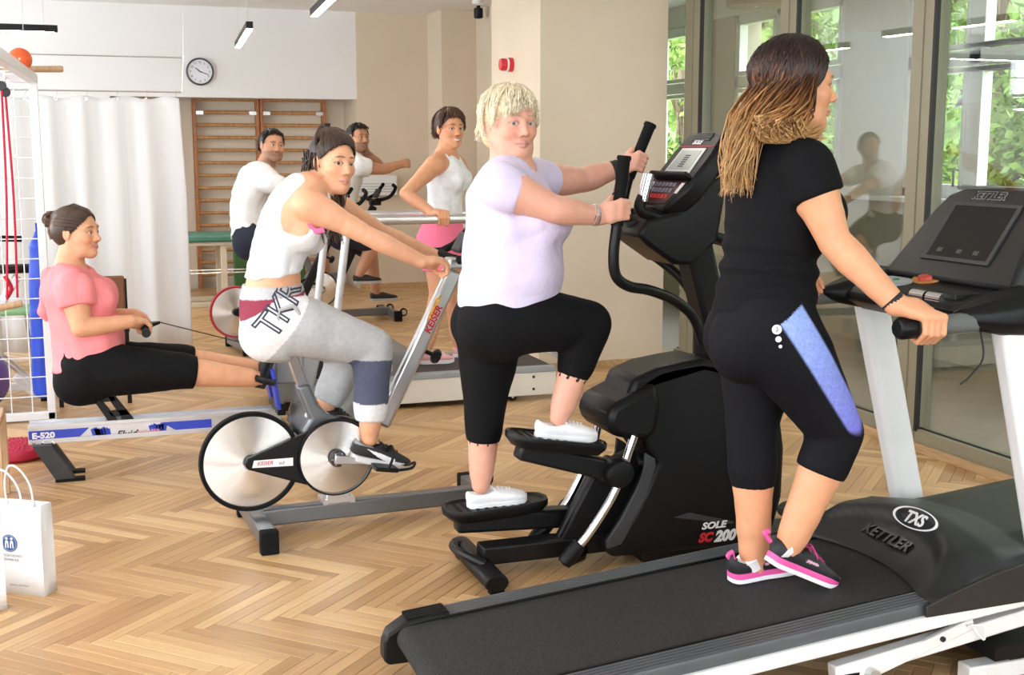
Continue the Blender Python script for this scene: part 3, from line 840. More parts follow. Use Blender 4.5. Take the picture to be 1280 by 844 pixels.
for (a1, b1), (a0, b0) in zip(mul2, mul2[1:]):
    y0, y1 = b0, a1
    mb = MB(); mb.box(-.045, .045, y0, y1, .0, .11); mb.build('bottom_rail', M_frame, gw, bevel=.003)
    mb = MB(); mb.box(-.045, .045, y0, y1, CEIL-.08, CEIL); mb.build('top_rail', M_frame, gw)
    mb = MB(); mb.box(-.02, -.012, y0, y1, .11, .118); mb.build('gasket', M_gasket, gw)
    mb = MB(); mb.box(-.006, .006, y0-.005, y1+.005, .105, CEIL-.07); mb.build('pane', M_glass, gw)
mb = MB(); mb.box(-.05, .05, 6.70, 7.745, .85, .95); mb.build('crossbar', M_frame, gw, bevel=.003)
mb = MB(); mb.box(-.075, -.05, -3.0, 8.06, .0, .045); mb.build('baseboard', M_oak, gw, bevel=.003)

# corridor beyond the glass, its outer wall and windows
CX = 6.0; SILL = 1.19
sbox('floor_corridor', (GX+.1, CX+.3, -3.0, 14.6, -.06, -.002), material('corridor_vinyl', (.30, .27, .235), .35, vary=.12, scale=3))
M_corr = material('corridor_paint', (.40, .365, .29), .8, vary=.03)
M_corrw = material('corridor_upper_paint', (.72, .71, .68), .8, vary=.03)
cw = [(11.4, 13.7), (8.93, 10.79), (5.5, 8.09), (2.4, 5.0), (-.7, 1.9)]
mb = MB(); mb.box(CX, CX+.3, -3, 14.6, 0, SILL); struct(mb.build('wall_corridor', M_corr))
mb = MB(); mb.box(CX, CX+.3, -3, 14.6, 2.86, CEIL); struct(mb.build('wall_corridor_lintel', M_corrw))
edges = [14.6]+[e for a, b in cw for e in (b, a)]+[-3]
for k in range(0, len(edges), 2):
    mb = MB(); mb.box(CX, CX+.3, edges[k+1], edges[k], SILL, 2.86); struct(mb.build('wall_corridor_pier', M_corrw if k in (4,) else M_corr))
mb = MB(); mb.box(GX+.1, CX+.3, 14.3, 14.6, 0, CEIL); struct(mb.build('wall_corridor_end', M_corr))
for i, (a, b) in enumerate(cw):
    mids = {1: [9.98], 2: [7.33, 6.2], 0: [12.5]}.get(i, [(a+b)/2])
    w = casement('window_%d' % (i+10), 'x', CX+.05, a, b, SILL+.02, 2.86, mids, 2.22, fw=.07)
    mb = MB(); mb.box(CX-.16, CX+.03, a-.03, b+.42 if i == 2 else b+.03, SILL-.02, SILL+.02); mb.build('window_sill', M_pvc, w, bevel=.006)
    if i == 2:
        mb = MB(); mb.tube([(CX-.02, 7.40, 1.42), (CX-.06, 7.40, 1.42), (CX-.06, 7.40, 1.30)], .009, 8); mb.build('handle', material('dark_handle', (.06, .06, .06), .4), w)

# hanging drum lamp in the corridor
c = on_x(945, 8, 5.0)
t = thing('pendant_lamp', 'round drum pendant lamp with wooden rim behind the glass', 'lamp', (c[0], c[1], c[2]-.0))
mb = MB(); mb.lathe([(.235, .0), (.235, .11), (.229, .11), (.229, .004)], (0, 0, 0), n=40); mb.build('shade', material('lamp_shade_wood', (.22, .13, .06), .5, stretch=(1, 1, 12)), t)
mb = MB(); mb.lathe([(.0001, .006), (.229, .006), (.229, .016), (.0001, .016)], (0, 0, 0), n=40); mb.build('diffuser', material('warm_diffuser', (.9, .82, .62), .6, emit=(1, .86, .6), emit_s=.5), t)
mb = MB(); mb.tube([(0, 0, .1), (0, 0, CEIL-c[2])], .004, 6); mb.build('cord', M_gasket, t)
mb = MB(); mb.lathe([(.0, 0.0), (.012, .0), (.01, -.012), (.0, -.014)], (0, 0, .006), n=12); mb.build('finial', M_pvc, t)

# trees and ground outside
sbox('ground_outside', (6.4, 60, -20, 60, -1.6, -1.5), material('meadow', (.16, .28, .06), .95, vary=.3, scale=1))
leafm = bpy.data.materials.new('leaf'); leafm.use_nodes = True
_n = leafm.node_tree.nodes; _l = leafm.node_tree.links; _b = _n['Principled BSDF']
_a = _n.new('ShaderNodeAttribute'); _a.attribute_name = 'col'; _l.new(_a.outputs['Color'], _b.inputs['Base Color']); _b.inputs['Roughness'].default_value = .6
_tr = _n.new('ShaderNodeBsdfTranslucent'); _l.new(_a.outputs['Color'], _tr.inputs['Color']); _mx = _n.new('ShaderNodeMixShader'); _mx.inputs[0].default_value = .45
_l.new(_b.outputs[0], _mx.inputs[1]); _l.new(_tr.outputs[0], _mx.inputs[2]); _l.new(_mx.outputs[0], _n['Material Output'].inputs[0])
def arr(n, a, b): return list(np.linspace(a, b, n))
bark = material('bark', (.16, .12, .08), .9, vary=.3, scale=12, bump=.5, bump_scale=15, stretch=(1, 1, .2))
def tree(x, y, h, rx, rz, n, seed, label, tint, conifer=False):
    rs = np.random.RandomState(seed)
    t = thing('tree', label, 'tree', (x, y, -1.5), group='trees beyond the corridor windows')
    mb = MB(); mb.tube([(0, 0, 0), (.08, .05, h*.4), (0, 0, h*.85)], [.22, .15, .04], 8)
    for k in range(7):
        a = rs.uniform(0, 6.28); z = h*rs.uniform(.25, .7); mb.tube([(0, 0, z), (rx*.55*math.cos(a), rx*.55*math.sin(a), z+h*.12)], [.07, .02], 6)
    mb.build('trunk', bark, t)
    cl = 46; cen = []
    for k in range(cl):
        v = rs.normal(size=3); v /= np.linalg.norm(v); r = rs.uniform(.45, 1)**.6
        z = h*.56+v[2]*rz*r; sc_ = 1.0
        if conifer: sc_ = max(.1, 1.15-(z/h))
        cen.append((v[0]*rx*r*sc_, v[1]*rx*r*sc_, z, rs.uniform(.35, .75)))
    cen = np.array(cen); ci = rs.randint(0, cl, n); d = rs.normal(size=(n, 3)); d /= np.linalg.norm(d, axis=1, keepdims=True); rr = rs.uniform(.3, 1, n)**.5
    C = cen[ci, :3]+d*(cen[ci, 3]*rr)[:, None]*np.array([1, 1, .8]); C[:, 2] = np.maximum(C[:, 2], .1)
    u = rs.normal(size=(n, 3)); u /= np.linalg.norm(u, axis=1, keepdims=True); w = np.cross(u, rs.normal(size=(n, 3))); w /= np.linalg.norm(w, axis=1, keepdims=True); sz = rs.uniform(.05, .12, n)[:, None]
    V = np.stack([C-u*sz, C+w*sz*.5, C+u*sz, C-w*sz*.5], 1).reshape(-1, 3); Q = np.arange(4*n).reshape(-1, 4)
    col = np.array(tint)*(1+.35*rs.normal(size=(n, 1)))*np.array([1, 1, 1]); col = np.repeat(np.clip(col, .02, 1), 4, axis=0)
    me = np_mesh('foliage', V, Q); set_col(me, col); o = link('foliage', me, leafm, t, smooth=False); o['kind'] = 'stuff'
lb = ['pale green leafy tree beyond the panes left of the long-haired woman', 'bright green bushy tree behind the long-haired woman', 'leafy tree right of the long-haired woman', 'tall pale tree seen through the rightmost panes',
      'tall dark tree farthest back beyond the left panes', 'tall dark tree far behind the middle panes', 'tall dark conifer far behind the right-hand tree', 'tall dark tree at the right end of the far row']
tints = [(.20, .30, .08), (.22, .32, .09), (.20, .30, .08), (.28, .35, .13), (.12, .20, .05), (.13, .21, .05), (.10, .18, .05), (.12, .20, .05)]
spots = [(11.0, 21.8, 8.5, 1.45, 3.7), (11.0, 17.4, 8.0, 1.5, 3.6), (11.0, 13.0, 8.5, 1.45, 3.7), (11.0, 8.6, 8.0, 1.4, 3.6), (16.5, 29.5, 11, 2.1, 5.0), (16.5, 23.6, 11, 2.1, 5.0), (16.5, 17.7, 11.5, 2.1, 5.2), (16.5, 11.8, 11, 2.1, 5.0)]
for i, (x, y, h, rx, rz) in enumerate(spots): tree(x, y, h, rx, rz, 11000 if i < 4 else 12000, 30+i, lb[i], tints[i], i == 6)
mb = MB(); mb.loft([[(x, y, float(np.interp(x, [20, 24, 40], [-1.5, 1.0, 13.0]))+.5*math.sin(y*.7+x)) for x in arr(9, 20, 42)] for y in arr(30, -15, 75)], closed=False, caps=False)
struct(mb.build('hillside_outside', material('wooded_hill', (.06, .12, .028), .95, vary=.6, scale=1.6, bump=1.0, bump_scale=2.0)))

# light portals in the real window openings (they emit nothing themselves, they only guide sampling)
def portal(loc, rot, sx, sy):
    L = bpy.data.lights.new('portal', 'AREA'); L.shape = 'RECTANGLE'; L.size = sx; L.size_y = sy; L.cycles.is_portal = True
    o = bpy.data.objects.new('portal', L); COL.objects.link(o); o.location = loc; o.rotation_euler = rot
for a, b in left_cuts: portal((-3.36, (a+b)/2, 1.85), (0, -math.pi/2, 0), 2.0, b-a)
for a, b in back_cuts: portal(((a+b)/2, -3.16, 1.67), (math.pi/2, 0, 0), b-a, 2.35)
# ================================================================== machines
M_blk = material('black_plastic', (.0045, .0045, .005), .42, vary=.12, scale=20, bump=.04, bump_scale=300, spec=.25)
M_blk2 = material('black_satin_steel', (.0055, .0055, .006), .38, vary=.1, spec=.28)
M_rub = material('black_rubber', (.005, .005, .005), .75, spec=.2, vary=.15, scale=30, bump=.1, bump_scale=200)
M_dgrey = material('dark_grey_plastic', (.035, .037, .041), .5, vary=.08)
M_grey = material('grey_lacquered_steel', (.17, .18, .19), .32, .55, vary=.05)
M_silver = material('silver_steel', (.62, .63, .64), .28, .85, vary=.04)
M_chrome = material('chrome', (.75, .76, .78), .12, 1.0, vary=.02)
M_wlac = material('white_lacquer', (.80, .80, .79), .35, vary=.03)
M_wtext = material('white_print', (.85, .85, .86), .6, vary=0)
M_rtext = material('red_print', (.55, .02, .03), .5, vary=0)
M_screen = material('lcd_grey', (.40, .44, .40), .3, vary=.03)
def arr(n, a, b): return list(np.linspace(a, b, n))

# ---- stepper
def build_stepper():
    t = thing('stepper', 'big black stepper machine with slanted console, carrying the blonde woman', 'stepper', EL.O, EL.a)
    X = lambda px, py, yl: EL.L(px, py, yl)
    # rear foot bar with carry handle
    mb = MB(); mb.tube([(-.01, -.235, .045), (-.01, .235, .045)], .045, 14, flat=.75); mb.build('rear_foot_bar', M_blk, t, bevel=.006)
    mb = MB(); mb.tube(spline([(-.01, -.10, .07), (-.05, -.05, .085), (-.075, .04, .085), (-.06, .14, .08), (-.01, .19, .06)], 5), .016, 8); mb.build('carry_handle', M_blk, t)
    for q in (-1, 1):
        mb = MB(); mb.box(-.03, .02, q*.205-.02, q*.205+.02, 0, .02); mb.build('rubber_foot', M_rub, t)
    mb = MB(); mb.box(0, .75, -.045, .045, .045, .115); mb.build('spine_beam', M_blk2, t, bevel=.008)
    mb = MB(); mb.box(.62, 1.45, -.09, .09, .0, .06); mb.build('base_frame', M_blk2, t, bevel=.01)
    mb = MB(); mb.tube([(1.44, -.24, .045), (1.44, .24, .045)], .042, 14, flat=.8); mb.build('front_foot_bar', M_blk, t, bevel=.005)
    for q in (-1, 1):
        mb = MB(); mb.lathe([(.0, -.012), (.028, -.012), (.032, 0), (.028, .012), (0, .012)], (1.47, q*.26, .04), (0, 1, 0), 16); mb.build('transport_wheel', M_rub, t)
    # guide tubes and their sockets
    for nm, pts, yl in (('near', [(793, 545), (786, 565), (770, 612), (740, 662), (715, 692)], -.15), ('far', [(748, 530), (742, 555), (726, 595), (704, 635), (676, 665)], .15)):
        mb = MB(); mb.tube(spline([X(a, b, yl) for a, b in pts], 6), .0165, 12); mb.build('guide_tube', M_chrome, t)
        e = np.array(X(*pts[-1], yl)); d = nrm(e-np.array(X(*pts[-2], yl)))
        mb = MB(); mb.tube([e-d*.045, e+d*.02, e+d*.05], [.027, .03, .026], 12); mb.tube([e+d*.03, (e[0]+.06, yl*.5, .06), (e[0]+.1, 0, .07)], .028, 10); mb.build('tube_socket', M_blk, t, bevel=.004)
    # pedals with arms and rollers
    def pedal(p0, p1, yl, roller, name):
        a = np.array(X(*p0, yl)); b = np.array(X(*p1, yl)); d = nrm(b-a); L = np.linalg.norm(b-a); y = np.array([0, 1.0, 0]); up = np.cross(d, y)
        out = [(-.0, .0), (.03, .055), (.12, .085), (.3, .092), (.55, .085), (.8, .075), (.95, .055), (1, 0)]
        ring = spline([np.array(q) for q in out], 4); ring = ring+[np.array([r[0], -r[1]]) for r in ring[-2:0:-1]]
        o = None; mb = MB()
        mb.loft([[a+d*(L*(.5+(r[0]-.5)*g))+y*r[1]*g+up*z for r in ring] for z, g in ((-.042, .88), (-.02, .99), (-.004, 1.0), (.004, .985), (.004, .93), (-.004, .90))])
        o = mb.build('pedal', M_blk, t, ang=35)
        mb = MB()
        for k in range(9):
            u = .14+.08*k; mb.bar(a+d*L*u-y*.062-up*.0035, a+d*L*u+y*.062-up*.0035, .012, .004, up)
        mb.build('tread_rib', M_rub, o)
        r = np.array(X(*roller, -.15 if yl < 0 else .15)); mb = MB(); s = a+d*.05-up*.055
        mb.bar(s, np.array([r[0]-.03, yl, r[2]]), .075, .075, up); mb.build('pedal_arm', M_blk2, t, bevel=.012)
        mb = MB(); yy = -1 if yl < 0 else 1
        mb.lathe([(.0, -.03), (.045, -.03), (.053, -.02), (.053, .045), (.047, .055), (.03, .058), (0, .058)], r+np.array([-.01, yy*.0, 0]), (0, yy, 0), 24); mb.build('roller_housing', M_blk, t)
        mb = MB(); mb.bar((r[0]-.04, yl*.8, r[2]), (r[0]+.05, yl*.8, r[2]-.03), .07, .1); mb.build('roller_bracket', M_blk2, t, bevel=.012)
    pedal((634, 540), (757, 553), -.115, (773, 589), 'near')
    pedal((553, 637), (684, 620), .105, (720, 640), 'far')
    # flywheel shroud
    near = EL.xz([(756, 684), (763, 697), (960, 678), (976, 620), (979, 560), (972, 500), (950, 462), (876, 449), (853, 453), (820, 460), (791, 473), (781, 500), (795, 522), (806, 560), (819, 579), (805, 610), (790, 640), (772, 672)], -.11)
    near = [(x, max(z, .012)) for x, z in near]
    mb = MB(); mb.prism(near, -.125, .125); mb.build('flywheel_shroud', M_blk, t, bevel=.022, seg=3)
    top = EL.xz([(738, 518), (745, 498), (781, 479), (800, 469), (806, 500), (800, 530), (790, 542), (748, 536)], 0)
    mb = MB(); mb.prism(top, -.155, .155); mb.build('shoulder_cover', M_blk, t, bevel=.028, seg=2)
    ridge = EL.xz([(792, 476), (800, 484), (870, 462), (905, 470), (905, 458), (876, 447), (840, 454), (815, 462)], -.06)
    for q in (-1, 1):
        mb = MB(); mb.prism(ridge, q*.095-.03, q*.095+.03); mb.build('top_ridge', M_blk, t, bevel=.01)
    strip = EL.xz([(806, 566), (818, 573), (819, 583), (807, 620), (790, 652), (776, 680), (758, 686), (757, 677), (775, 650), (793, 615), (804, 585)], -.13)
    for q in (-1, 1):
        mb = MB(); mb.prism(strip, q*.130-.008, q*.130+.008); mb.build('grey_strip', M_dgrey, t, bevel=.003)
    wedge = EL.xz([(741, 586), (790, 560), (800, 600), (770, 690), (712, 680), (697, 672)], 0)
    mb = MB(); mb.prism(wedge, -.035, .035); mb.build('rear_shroud', M_blk, t, bevel=.008)
    mb = MB(); a, b = np.array(X(741, 587, -.036)), np.array(X(698, 671, -.036)); mb.bar(a, b, .006, .006); mb.build('edge_strip', M_dgrey, t)
    sw = EL.xz([(842, 647), (862, 641), (918, 652), (915, 655)], -.127); mb = MB(); mb.prism(sw, -.1275, -.126); mb.build('swoosh_print', M_dgrey, t)
    ox = np.array(X(875, 677, -.1275)); e = np.array([1, 0, .0])
    text_part('lettering', 'SOLE', .036, M_wtext, t, np.array(X(877, 662, -.128)), e, (0, 0, 1), .0008, .25, .0014, sx=1.25)
    text_part('lettering', 'SC', .048, M_rtext, t, np.array(X(873, 678, -.128)), e, (0, 0, 1), .0008, .3, .003)
    text_part('lettering', '200', .058, M_wtext, t, np.array(X(893, 677, -.128)), e, (0, 0, 1), .0008, .3, .003)
    # mast
    mast = EL.xz([(849, 306), (860, 353), (872, 402), (876, 452), (903, 455), (900, 400), (893, 351), (882, 300), (880, 262), (850, 268)], 0)
    mb = MB(); mb.prism(mast, -.065, .065); mb.build('mast', M_blk, t, bevel=.02)
    # moving handle bars
    nb = [X(780, 199, -.215), X(777, 235, -.215), X(771, 282, -.215), X(767, 318, -.215), X(770, 345, -.21), X(786, 358, -.20), X(812, 363, -.18), X(842, 375, -.13), X(866, 396, -.10), X(880, 430, -.09)]
    fb = [X(812, 158, .215), X(799, 190, .215), X(786, 222, .215), X(778, 262, .215), X(782, 290, .21), X(800, 308, .2), X(832, 331, .16), X(859, 358, .12), X(874, 400, .1)]
    for pts in (nb, fb):
        mb = MB(); mb.tube(spline(pts, 6), .0195, 12); o = mb.build('moving_handle', M_blk2, t)
        a, b = np.array(pts[0]), np.array(pts[2]); d = nrm(a-b); mb = MB()
        mb.tube([a+d*.012, a+d*.002, a-d*.005, lerp(a, b, .5), b], [.0235, .026, .0225, .0215, .0225], 14); mb.build('grip', M_rub, o)
    # fixed handle with pulse plate
    for q in (-1, 1):
        yl = q*.11
        p = [X(811, 218, -.11), X(800, 262, -.11)]; p = [(a[0], yl, a[2]) for a in p]
        mb = MB(); mb.tube(spline([p[0], lerp(np.array(p[0]), np.array(p[1]), .5), p[1], (p[1][0]+.08, yl*.9, p[1][2]-.03), (1.0, yl*.3, 1.21)], 5), .021, 12); o = mb.build('fixed_handle', M_blk, t)
        c = lerp(np.array(p[0]), np.array(p[1]), .38); d = nrm(np.array(p[0])-np.array(p[1])); mb = MB()
        n_ = np.cross(d, [0, 1.0, 0]); n_ = n_ if n_[0] < 0 else -n_
        mb.tube([c+d*.055, c+d*.05, c-d*.05, c-d*.055], [.008, .0225, .0225, .008], 14); mb.build('pulse_plate', M_chrome, o)
    # console: frame in x-z, width along y
    hw = .165
    b0 = np.array(X(835, 263, -.15)); t0 = np.array(X(909, 164, -.15)); d = nrm((t0-b0)*np.array([1, 0, 1])); y = np.array([0, 1.0, 0]); n_ = np.cross(d, y); n_ = n_ if n_[0] < 0 else -n_
    o0 = np.array([b0[0], 0, b0[2]]); Lc = float((t0-b0)@d); 
    def Q(u, v, w): return o0+d*(u*Lc)+y*v-n_*(-w)                # u up the face, v sideways, w out of the face
    def plate(name, rows, w0, w1, m, par, bevel=.0):
        mb = MB(); ring = [(u, v) for u, v in rows]; mb.loft([[Q(u, v, w0) for u, v in ring], [Q(u, v, w1) for u, v in ring]]); return mb.build(name, m, par, bevel)
    con = plate('console', [(0, -.10), (0, .10), (.28, hw), (.72, hw), (1.0, hw*.82), (1.0, -hw*.82), (.72, -hw), (.28, -hw)], -.075, .0, M_blk, t, .014)
    plate('button_panel', [(.07, -.085), (.07, .085), (.36, .135), (.36, -.135)], .0, .003, material('dark_red_panel', (.05, .006, .010), .3), con, .002)
    for r_ in range(3):
        for c_ in range(6):
            u = .13+.075*r_; v = -.075+.03*c_
            plate('button', [(u, v), (u, v+.022), (u+.05, v+.022), (u+.05, v)], .003, .0055, M_rtext if r_ == 0 else material('button_grey', (.16, .17, .24), .4), con)
    for q in (-1, 1): plate('button_bezel', [(.2, q*.118-.01), (.2, q*.118+.01), (.33, q*.124+.01), (.33, q*.124-.01)], .003, .006, M_wtext, con)
    plate('reading_ledge', [(.375, -.15), (.375, .15), (.42, .15), (.42, -.15)], .0, .035, M_blk, con, .006)
    plate('screen_bezel', [(.46, -.105), (.46, .105), (.78, .095), (.78, -.095)], .0, .004, material('silver_bezel', (.62, .62, .62), .35, .3), con, .003)
    scr = plate('screen', [(.50, -.085), (.50, .085), (.745, .077), (.745, -.077)], .004, .0055, M_screen, con)
    for k in range(6):
        mb = MB(); u = .53+.028*k; mb.loft([[Q(u, -.02, .0055), Q(u, .02, .0055), Q(u+.016, .02, .0055), Q(u+.016, -.02, .0055)], [Q(u, -.02, .006), Q(u, .02, .006), Q(u+.016, .02, .006), Q(u+.016, -.02, .006)]])
        mb.build('screen_digits', M_dgrey, con)
    plate('red_line', [(.80, -.13), (.80, .13), (.81, .13), (.81, -.13)], .0, .002, M_rtext, con)
    text_part('lettering', 'SOLE', .03, M_wtext, con, Q(.835, .045, .002), -y, d, .0006, .15, .0012)
    for k in range(5): plate('vent_slat', [(.885+.02*k, -.07), (.885+.02*k, .07), (.897+.02*k, .07), (.897+.02*k, -.07)], .0, .004, M_dgrey, con)
    # cup holder tray and cowl under the console
    cowl = EL.xz([(786, 292), (800, 272), (835, 264), (905, 200), (896, 240), (886, 300), (855, 330), (832, 329), (800, 306)], -.05)
    mb = MB(); mb.prism(cowl, -.125, .125); mb.build('console_cowl', M_blk, t, bevel=.016)
    a = np.array(X(797, 280, 0)); mb = MB(); mb.lathe([(.035, -.045), (.047, .02), (.05, .022), (.044, .022), (.033, -.04), (.0, -.04)], a, (-.3, 0, 1), 20); mb.build('cup_holder', M_dgrey, t)
    return t
build_stepper()

# ---- treadmill in front
def deckify(o):
    """tilt a deck part to the treadmill's incline"""
    for v in o.data.vertices: v.co.z += -.03+.088*v.co.x
    return o
def build_treadmill():
    t = thing('treadmill', 'large black treadmill with white uprights under the woman in black', 'treadmill', TM.O, TM.a)
    belt_m = material('treadmill_belt', (.034, .034, .034), .6, vary=.3, scale=180, bump=.5, bump_scale=420, stretch=(1, .35, 1), spec=.15)
    prof = [(-.10+.036*math.sin(a), .164+.036*math.cos(a)) for a in arr(10, -math.pi, 0)]
    pts = [(1.5, .13)]+prof+[(x, .2) for x in arr(8, .0, 1.4)]
    mb = MB(); mb.loft([[(x, -.262, z), (x, .262, z)] for x, z in pts], closed=False, caps=False); deckify(mb.build('belt', belt_m, t))
    mb = MB(); mb.box(.0, 1.6, -.255, .255, .14, .19); deckify(mb.build('deck', M_blk2, t))
    rail_m = material('foot_rail', (.075, .08, .086), .4, vary=.08, spec=.5)
    for q in (-1, 1):
        n = 5; ring = [(.268, .165), (.268, .2)]
        for k in range(n):
            u0 = .272+.080*k/n; u1 = .272+.080*(k+.66)/n; u2 = .272+.080*(k+1)/n
            ring += [(u0, .207), (u1, .207), (u1+.001, .196), (u2-.001, .196)]
        ring += [(.350, .205), (.3525, .198), (.3525, .165)]
        mb = MB(); mb.loft([[(x, q*a, z) for a, z in ring] for x in (-.01, 1.32)]); deckify(mb.build('foot_rail', rail_m, t, ang=25))
        mb = MB(); mb.box(.0, 1.4, q*.263-.004, q*.263+.004, .18, .208); deckify(mb.build('rail_edge', M_blk, t))
        S = []
        for x, z0, z1, g in ((-.172, .10, .158, .72), (-.155, .085, .185, .88), (-.10, .08, .208, .98), (-.03, .085, .216, 1), (.03, .10, .216, 1)):
            a0 = .262 if x > -.09 else .27; a1 = .262+.098*g
            S.append([(x, q*a0, z0), (x, q*a1*.99, z0), (x, q*a1, lerp(z0, z1, .5)), (x, q*(a1-.012), z1), (x, q*a0, z1)])
        mb = MB(); mb.loft(S); deckify(mb.build('end_cap', M_blk, t, bevel=.008))
        for k in range(5):
            mb = MB(); mb.box(-.10, .022, q*(.282+.014*k)-.003, q*(.282+.014*k)+.003, .209, .2185); deckify(mb.build('end_cap_rib', M_blk, t))
        mb = MB(); mb.box(.02, 1.75, q*.352-.016, q*.352+.016, .128, .170); deckify(mb.build('side_frame', M_wlac, t, bevel=.006))
        mb = MB(); mb.bar((1.775, q*.33, .05), (1.505, q*.33, 1.085), .07, .105, (1, 0, 0)); mb.build('upright', M_wlac, t, bevel=.02, seg=3)
    mb = MB(); mb.lathe([(.0, -.26), (.032, -.26), (.032, .26), (0, .26)], (-.10, 0, .164), (0, 1, 0), 16); deckify(mb.build('rear_roller', M_blk2, t))
    # motor hood as a shaped shell, in true heights
    tz = lambda x: float(np.interp(x, [1.15, 1.3, 1.42, 1.52, 1.65, 1.8, 1.95, 2.2], [.37, .405, .43, .435, .415, .36, .28, .12]))
    dk = lambda x: .172+.088*x
    def hood(x, y):
        xo = 1.26+.20*(1-min(1, (y/.36)**2)); xi = 1.265+.065*(1-min(1, (y/.30)**2))
        edge = max(0, abs(y)-.27)/.095
        top = tz(x)-.42*y*y-.035*min(1, edge)**2
        if x >= xo:
            r = min(1, (x-xo)/(.035+.14*min(1, edge*1.3))); r = 1-(1-r)**2.2
            lowz = dk(x)+(.075 if xo > xi+.02 else .012)*min(1, max(0, (xo-xi)/.1)) + .006
            return lerp(lowz, max(top, lowz), r)
        s_ = max(0, (x-xi))/max(.03, xo-xi)
        return dk(x)+.006+.072*min(1, s_)**.8*min(1, max(0, (xo-xi)/.1))
    rows = []; ny = 46; nx = 60
    for i in range(nx):
        r = []
        for j in range(ny):
            y = -.366+.732*j/(ny-1); xa = min(1.26+.20*(1-min(1, (y/.36)**2)), 1.265+.065*(1-min(1, (y/.30)**2)))
            x = xa+(2.2-xa)*(i/(nx-1))**1.35; r.append((x, y, hood(x, y)))
        rows.append([(r[0][0], -.368, dk(r[0][0])-.03 if r[0][0] < 1.9 else .1)]+r+[(r[-1][0], .368, dk(r[-1][0])-.03 if r[-1][0] < 1.9 else .1)])
    mb = MB(); mb.loft(rows, closed=False, caps=False); hm = material('hood_plastic', (.013, .014, .0145), .42, vary=.1, scale=8, bump=.03, bump_scale=300, spec=.4); hd = mb.build('motor_hood', hm, t, ang=50)
    mb = MB(); mb.box(1.5, 2.19, -.36, .36, .08, .12); mb.build('hood_base', M_blk, t)
    side = [(1.24, .252), (1.24, .285), (1.36, .325), (1.47, .355), (1.58, .372), (1.75, .345), (2.0, .22), (2.19, .11), (1.9, .10), (1.75, .26)]
    brown = material('brown_black_panel', (.018, .015, .013), .5)
    for q in (-1, 1):
        mb = MB(); mb.prism(side, q*.370-.005, q*.370+.005); mb.build('side_panel', brown, t, bevel=.003)
    text_part('lettering', 'KETTLER', .058, material('raised_black', (.004, .004, .004), .3), hd, (1.375, .135, dk(1.375)+.047), (0, -1, .0), (1, 0, .62), .004, .0, .002)
    def on_hood(px, py):
        r = ray(px, py); p = CAM.copy()
        for k in range(600):
            p = CAM+r*(2.5+.005*k); q = TM.loc(p)
            if q[0] > 1.2 and q[2] <= hood(q[0], q[1])+.004: break
        return np.array(q)
    c = on_hood(1147, 651); p0, p1 = on_hood(1122, 641), on_hood(1173, 661); ax = nrm(p1-p0); p2 = on_hood(1152, 640); ay = p2-c; ay = nrm(ay-ax*(ay@ax)); up = np.cross(ax, ay); half = np.linalg.norm(p1-p0)/2
    c = (p0+p1)/2+up*.004
    n = 36; mb = MB()
    E2 = lambda r, k, w: c+ax*half*1.06*r*math.cos(2*math.pi*k/n)+ay*half*.33*r*math.sin(2*math.pi*k/n)+up*w
    mb.loft([[E2(1, k, .006) for k in range(n)], [E2(1, k, .009) for k in range(n)], [E2(.91, k, .009) for k in range(n)], [E2(.91, k, .006) for k in range(n)]], caps=False); mb.build('badge_ring', M_wtext, hd)
    text_part('badge_lettering', 'TXS', .056, M_wtext, hd, c+up*.008-ay*.019, ax, ay, .0015, .15, .0012, align='CENTER')
    # base frame and lift linkage
    for q in (-1, 1):
        mb = MB(); mb.bar((.98, q*.31, .10), (1.85, q*.31, .215), .045, .05); mb.build('base_rail', M_wlac, t, bevel=.006)
        mb = MB(); mb.box(1.45, 2.15, q*.29-.03, q*.29+.03, .0, .05); mb.build('floor_rail', M_wlac, t, bevel=.006)
        mb = MB(); mb.bar((1.07, q*.325, .085), (1.44, q*.325, .195), .02, .036); mb.build('lift_arm', M_wlac, t, bevel=.004)
        mb = MB(); mb.lathe([(.0, -.014), (.02, -.014), (.02, .014), (.0, .014)], (1.09, q*.345, .092), (0, 1, 0), 16); mb.build('pivot_bolt', M_silver, t)
        mb = MB(); mb.lathe([(.0, -.004), (.008, -.004), (.008, .004), (.0, .004)], (1.33, q*.338, .163), (0, 1, 0), 12); mb.build('hole', M_gasket, t)
        mb = MB(); mb.bar((1.03, q*.31, .0), (1.03, q*.31, .10), .05, .05, (1, 0, 0)); mb.build('support_foot', M_rub, t)
    mb = MB(); mb.box(1.6, 1.9, -.31, .31, .05, .11); mb.build('cross_member', M_blk2, t)
    mb = MB(); mb.tube(spline([(1.42, -.345, .20), (1.445, -.352, .165), (1.465, -.352, .15), (1.46, -.35, .19), (1.41, -.342, .195)], 5), .003, 6); mb.build('cable_tie', M_wtext, t)
    # console body with tray
    body = [(1.365, 1.085), (1.395, 1.122), (1.50, 1.142), (1.58, 1.168), (1.64, 1.16), (1.62, 1.10), (1.55, 1.05), (1.45, 1.038)]
    mb = MB(); mb.prism(body, -.29, .29); con = mb.build('console_body', M_blk, t, bevel=.022, seg=3)
